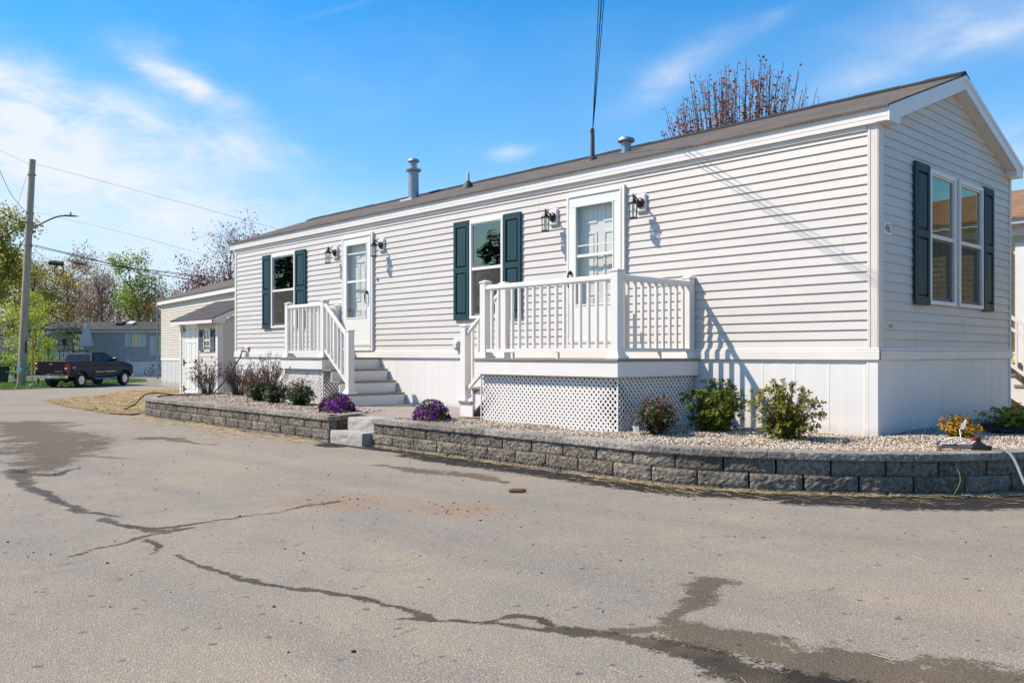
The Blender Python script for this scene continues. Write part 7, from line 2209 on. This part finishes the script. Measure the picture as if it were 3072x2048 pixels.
prof = [(.14, .60)] + [(.40, .54)] + arch(RW, .50, 14, .54) + [(1.95, .50), (3.95, .50)] + arch(FWX, .50, 14, .54) + [(5.50, .56), (5.66, .62), (5.68, 1.00), (5.60, 1.17), (5.30, 1.27), (4.35, 1.355), (3.95, 1.375), (2.08, 1.375), (2.03, 1.375), (.12, 1.365), (.10, 1.30), (.10, .70)]
b_ = MB()
W2 = .955
for sg in (-1, 1):
    # slab side with a little tumblehome and a rounded shoulder
    A = [(x, sg * (W2 - (.05 if z > 1.25 else 0.0) - (.03 if z < .62 else 0)), z) for x, z in prof]
    Bp = [(x, sg * (W2 - .12), z) for x, z in prof]
    n = len(prof)
    b_.idx(A + Bp, [tuple(range(n)), tuple(range(n, 2 * n))] + [(i, (i + 1) % n, n + (i + 1) % n, n + i) for i in range(n)])
    # rolled character line
    b_.box(.12, 5.55, sg * W2 - .012, sg * W2 + .012, 1.165, 1.185)
# bed: floor, head board, tailgate frame
b_.box(.12, 2.05, -.84, .84, .72, .76); b_.box(1.98, 2.06, -.84, .84, .72, 1.37)
# bonnet, front
b_.idx([(3.95, -.84, 1.375), (3.95, .84, 1.375), (4.35, .82, 1.39), (4.35, -.82, 1.39), (5.30, .80, 1.30), (5.30, -.80, 1.30), (5.60, .78, 1.19), (5.60, -.78, 1.19), (5.66, .78, .62), (5.66, -.78, .62)], [(0, 1, 2, 3), (3, 2, 4, 5), (5, 4, 6, 7), (7, 6, 8, 9)])
# cab
def ring(x, z, hw): return [(x, -hw, z), (x, hw, z)]
cabb = [(2.10, 1.375, .90), (4.05, 1.375, .90)]
roof = [(2.36, 1.83, .74), (2.30, 1.80, .76), (3.42, 1.845, .74), (3.55, 1.81, .75)]
V = [(2.08, -.90, 1.37), (2.08, .90, 1.37), (2.30, .75, 1.80), (2.30, -.75, 1.80), (2.40, .71, 1.86), (2.40, -.71, 1.86), (3.40, .71, 1.865), (3.40, -.71, 1.865), (3.52, .75, 1.82), (3.52, -.75, 1.82), (4.22, .88, 1.37), (4.22, -.88, 1.37)]
b_.idx(V, [(0, 1, 2, 3), (3, 2, 4, 5), (5, 4, 6, 7), (7, 6, 8, 9), (9, 8, 10, 11), (0, 3, 5, 7, 9, 11), (1, 10, 8, 6, 4, 2)])
b_.box(2.06, 4.2, -.88, .88, .52, 1.36)
BODY = b_.build('body', M['maroon'], TR)
g = MB()
def cabside(sg, pts):   # glass panes sit just proud of the tapering cab side
    out = []
    for x, z in pts:
        f = (z - 1.37) / (1.80 - 1.37); y = .90 + (.75 - .90) * f; out.append((x, sg * (y + .006), z))
    return out
for sg in (-1, 1):
    for pts in ([(2.36, 1.41), (3.02, 1.41), (3.02, 1.775), (2.46, 1.775)], [(3.12, 1.41), (3.98, 1.41), (3.50, 1.775), (3.12, 1.775)]):
        w = MB(); w.poly(cabside(sg, pts)); w.build('side_window', M['carglass'], TR)
w = MB(); w.poly([(2.072 + .22 * (z - 1.37) / .43, y, z) for y, z in ((-.80, 1.41), (.80, 1.41), (.69, 1.76), (-.69, 1.76))]); w.build('rear_window', M['carglass'], TR)
w = MB(); w.poly([(4.22 + .012 - .70 * (z - 1.37) / .45, y, z) for y, z in ((-.80, 1.40), (.80, 1.40), (.70, 1.79), (-.70, 1.79))]); w.build('windscreen', M['carglass'], TR)
w = MB(); w.poly([(2.085 - .012 + .22 * .1, .52 + .10 * math.cos(t), 1.555 + .075 * math.sin(t)) for t in np.linspace(0, 2 * PI, 14)[:-1]]); w.poly([(2.09, -.60, 1.43), (2.09, -.54, 1.43), (2.20, -.53, 1.66), (2.20, -.61, 1.66)]); 
b_ = MB(); b_.box(.075, .125, -.80, .80, .70, 1.365, .02); b_.box(.070, .08, -.80, .80, .74, .755); TG = b_.build('tailgate', M['maroon'], TR)
b_ = MB(); b_.box(.062, .076, -.10, .10, 1.17, 1.25, .006); b_.build('handle', M['black'], TG)
t_ = text_mesh('tailgate_lettering', 'CHEVROLET', .085, .002, M['chrome'], TG, (.072, -.45, .86), (PI / 2, 0, -PI / 2))
b_ = MB(); b_.box(.06, 2.06, -.93, -.85, 1.372, 1.392, .004); b_.box(.06, 2.06, .85, .93, 1.372, 1.392, .004); b_.box(.068, .13, -.85, .85, 1.366, 1.384, .004); b_.build('rail_cap', M['cladding'], TR)
b_ = MB(); b_.box(2.0, 2.03, -.86, .86, 1.394, 1.405); 
# rear bumper with step, plate
pts = [(.10, -.98), (-.02, -.92), (-.06, -.55), (-.06, .55), (-.02, .92), (.10, .98)]
b_ = MB(); n = len(pts)
V = [(x, y, z) for z in (.50, .66) for x, y in pts] + [(x + .10, y * .97, .68) for x, y in pts]
b_.idx(V, [(i, i + 1, n + i + 1, n + i) for i in range(n - 1)] + [(n + i, n + i + 1, 2 * n + i + 1, 2 * n + i) for i in range(n - 1)] + [tuple(range(n))])
b_.build('rear_bumper', M['chrome'], TR)
b_ = MB(); b_.box(-.075, -.062, -.16, .16, .515, .645); b_.build('number_plate', M['platecol'], TR)
for sg in (-1, 1):
    b_ = MB(); b_.box(.078, .30, sg * .80, sg * .962, .86, 1.30, .02); b_.build('tail_light', M['taillight'], TR)
    b_ = MB(); b_.box(.074, .082, sg * .81, sg * .94, .98, 1.06); b_.build('reversing_lens', M['tagwhite'], TR)
for cx in (RW, FWX):
    for sg in (-1, 1):
        b_ = MB()
        o_, i_ = arch(cx, .56, 14, .56), arch(cx, .495, 14, .54)
        for k in range(13):
            b_.idx([(o_[k][0], sg * .962, o_[k][1]), (o_[k + 1][0], sg * .962, o_[k + 1][1]), (i_[k + 1][0], sg * 1.0, i_[k + 1][1]), (i_[k][0], sg * 1.0, i_[k][1]), (i_[k][0], sg * .80, i_[k][1]), (i_[k + 1][0], sg * .80, i_[k + 1][1])], [(0, 1, 2, 3), (3, 2, 5, 4)])
        b_.build('wheel_arch', M['cladding'], TR)
        y0 = sg * .70
        b_ = MB(); s2 = sg
        b_.lathe((cx, y0, WR), [(.22, 0), (.34, -.02 * s2), (.375, .02 * s2), (WR, .06 * s2), (WR, .20 * s2), (.375, .245 * s2), (.34, .265 * s2), (.235, .25 * s2), (.225, .20 * s2)], 28, axis='y')
        WH = b_.build('wheel', M['tyre'], TR)
        b_ = MB(); b_.lathe((cx, y0, WR), [(.232, .245 * s2), (.215, .215 * s2), (.14, .19 * s2), (.085, .225 * s2), (.075, .26 * s2), (.01, .265 * s2)], 20, axis='y')
        for k in range(6):
            t = 2 * PI * k / 6; c1 = Vector((cx + .16 * math.cos(t), y0 + .222 * s2, WR + .16 * math.sin(t))); b_.obox(tuple(c1), (math.cos(t), 0, math.sin(t)), (0, 1, 0), (-math.sin(t), 0, math.cos(t)), .075, .012, .032)
        b_.build('rim', M['chrome'], WH)
for sg in (-1, 1):
    b_ = MB(); b_.tube([(2.15, sg * 1.0, .44), (2.25, sg * 1.02, .43), (3.9, sg * 1.02, .43), (4.05, sg * 1.0, .44)], .045, 8); b_.build('side_step', M['chrome'], TR)
    b_ = MB(); b_.box(2.32, 3.02, sg * W2, sg * (W2 + .022), .79, .84, .006); b_.box(3.10, 4.05, sg * W2, sg * (W2 + .022), .79, .84, .006); b_.build('side_moulding', M['chrome'], TR)
    b_ = MB(); b_.box(3.80, 3.98, sg * .93, sg * 1.18, 1.40, 1.58, .03); b_.box(3.86, 3.93, sg * .88, sg * .98, 1.40, 1.45); b_.build('mirror', M['black'], TR)
    b_ = MB()
    for x in (2.42, 3.22): b_.box(x, x + .16, sg * W2, sg * (W2 + .025), 1.19, 1.235, .006)
    b_.build('door_handle', M['black'], TR)
    b_ = MB()
    for x in (2.10, 3.07, 4.12): b_.box(x - .006, x + .006, sg * (W2 + .0005), sg * (W2 + .004), .56, 1.16)
    b_.build('door_gap', M['cladding'], TR)
    b_ = MB(); b_.box(5.50, 5.69, sg * .58, sg * .90, .88, 1.10, .02); b_.build('headlight', M['platecol'], TR)
text_mesh('bed_lettering', '4x4', .17, .002, M['tagwhite'], TR, (.62, -(W2 + .006), 1.05), (PI / 2, 0, 0))
b_ = MB(); b_.box(5.60, 5.76, -.96, .96, .50, .68, .03); b_.build('front_bumper', M['chrome'], TR)
b_ = MB(); b_.box(.3, 5.4, -.55, .55, .36, .52); b_.tube([(RW, -.75, WR), (RW, .75, WR)], .07, 8); b_.tube([(FWX, -.75, WR), (FWX, .75, WR)], .06, 8); b_.lathe((RW, 0, WR - .15), [(.02, 0), (.15, .05), (.17, .15), (.15, .25), (.02, .3)], 10); b_.build('chassis', M['cladding'], TR)
b_ = MB(); b_.box(-.10, .1, -.05, .05, .40, .46); b_.build('tow_hitch', M['cladding'], TR)
bpy.context.view_layer.update()
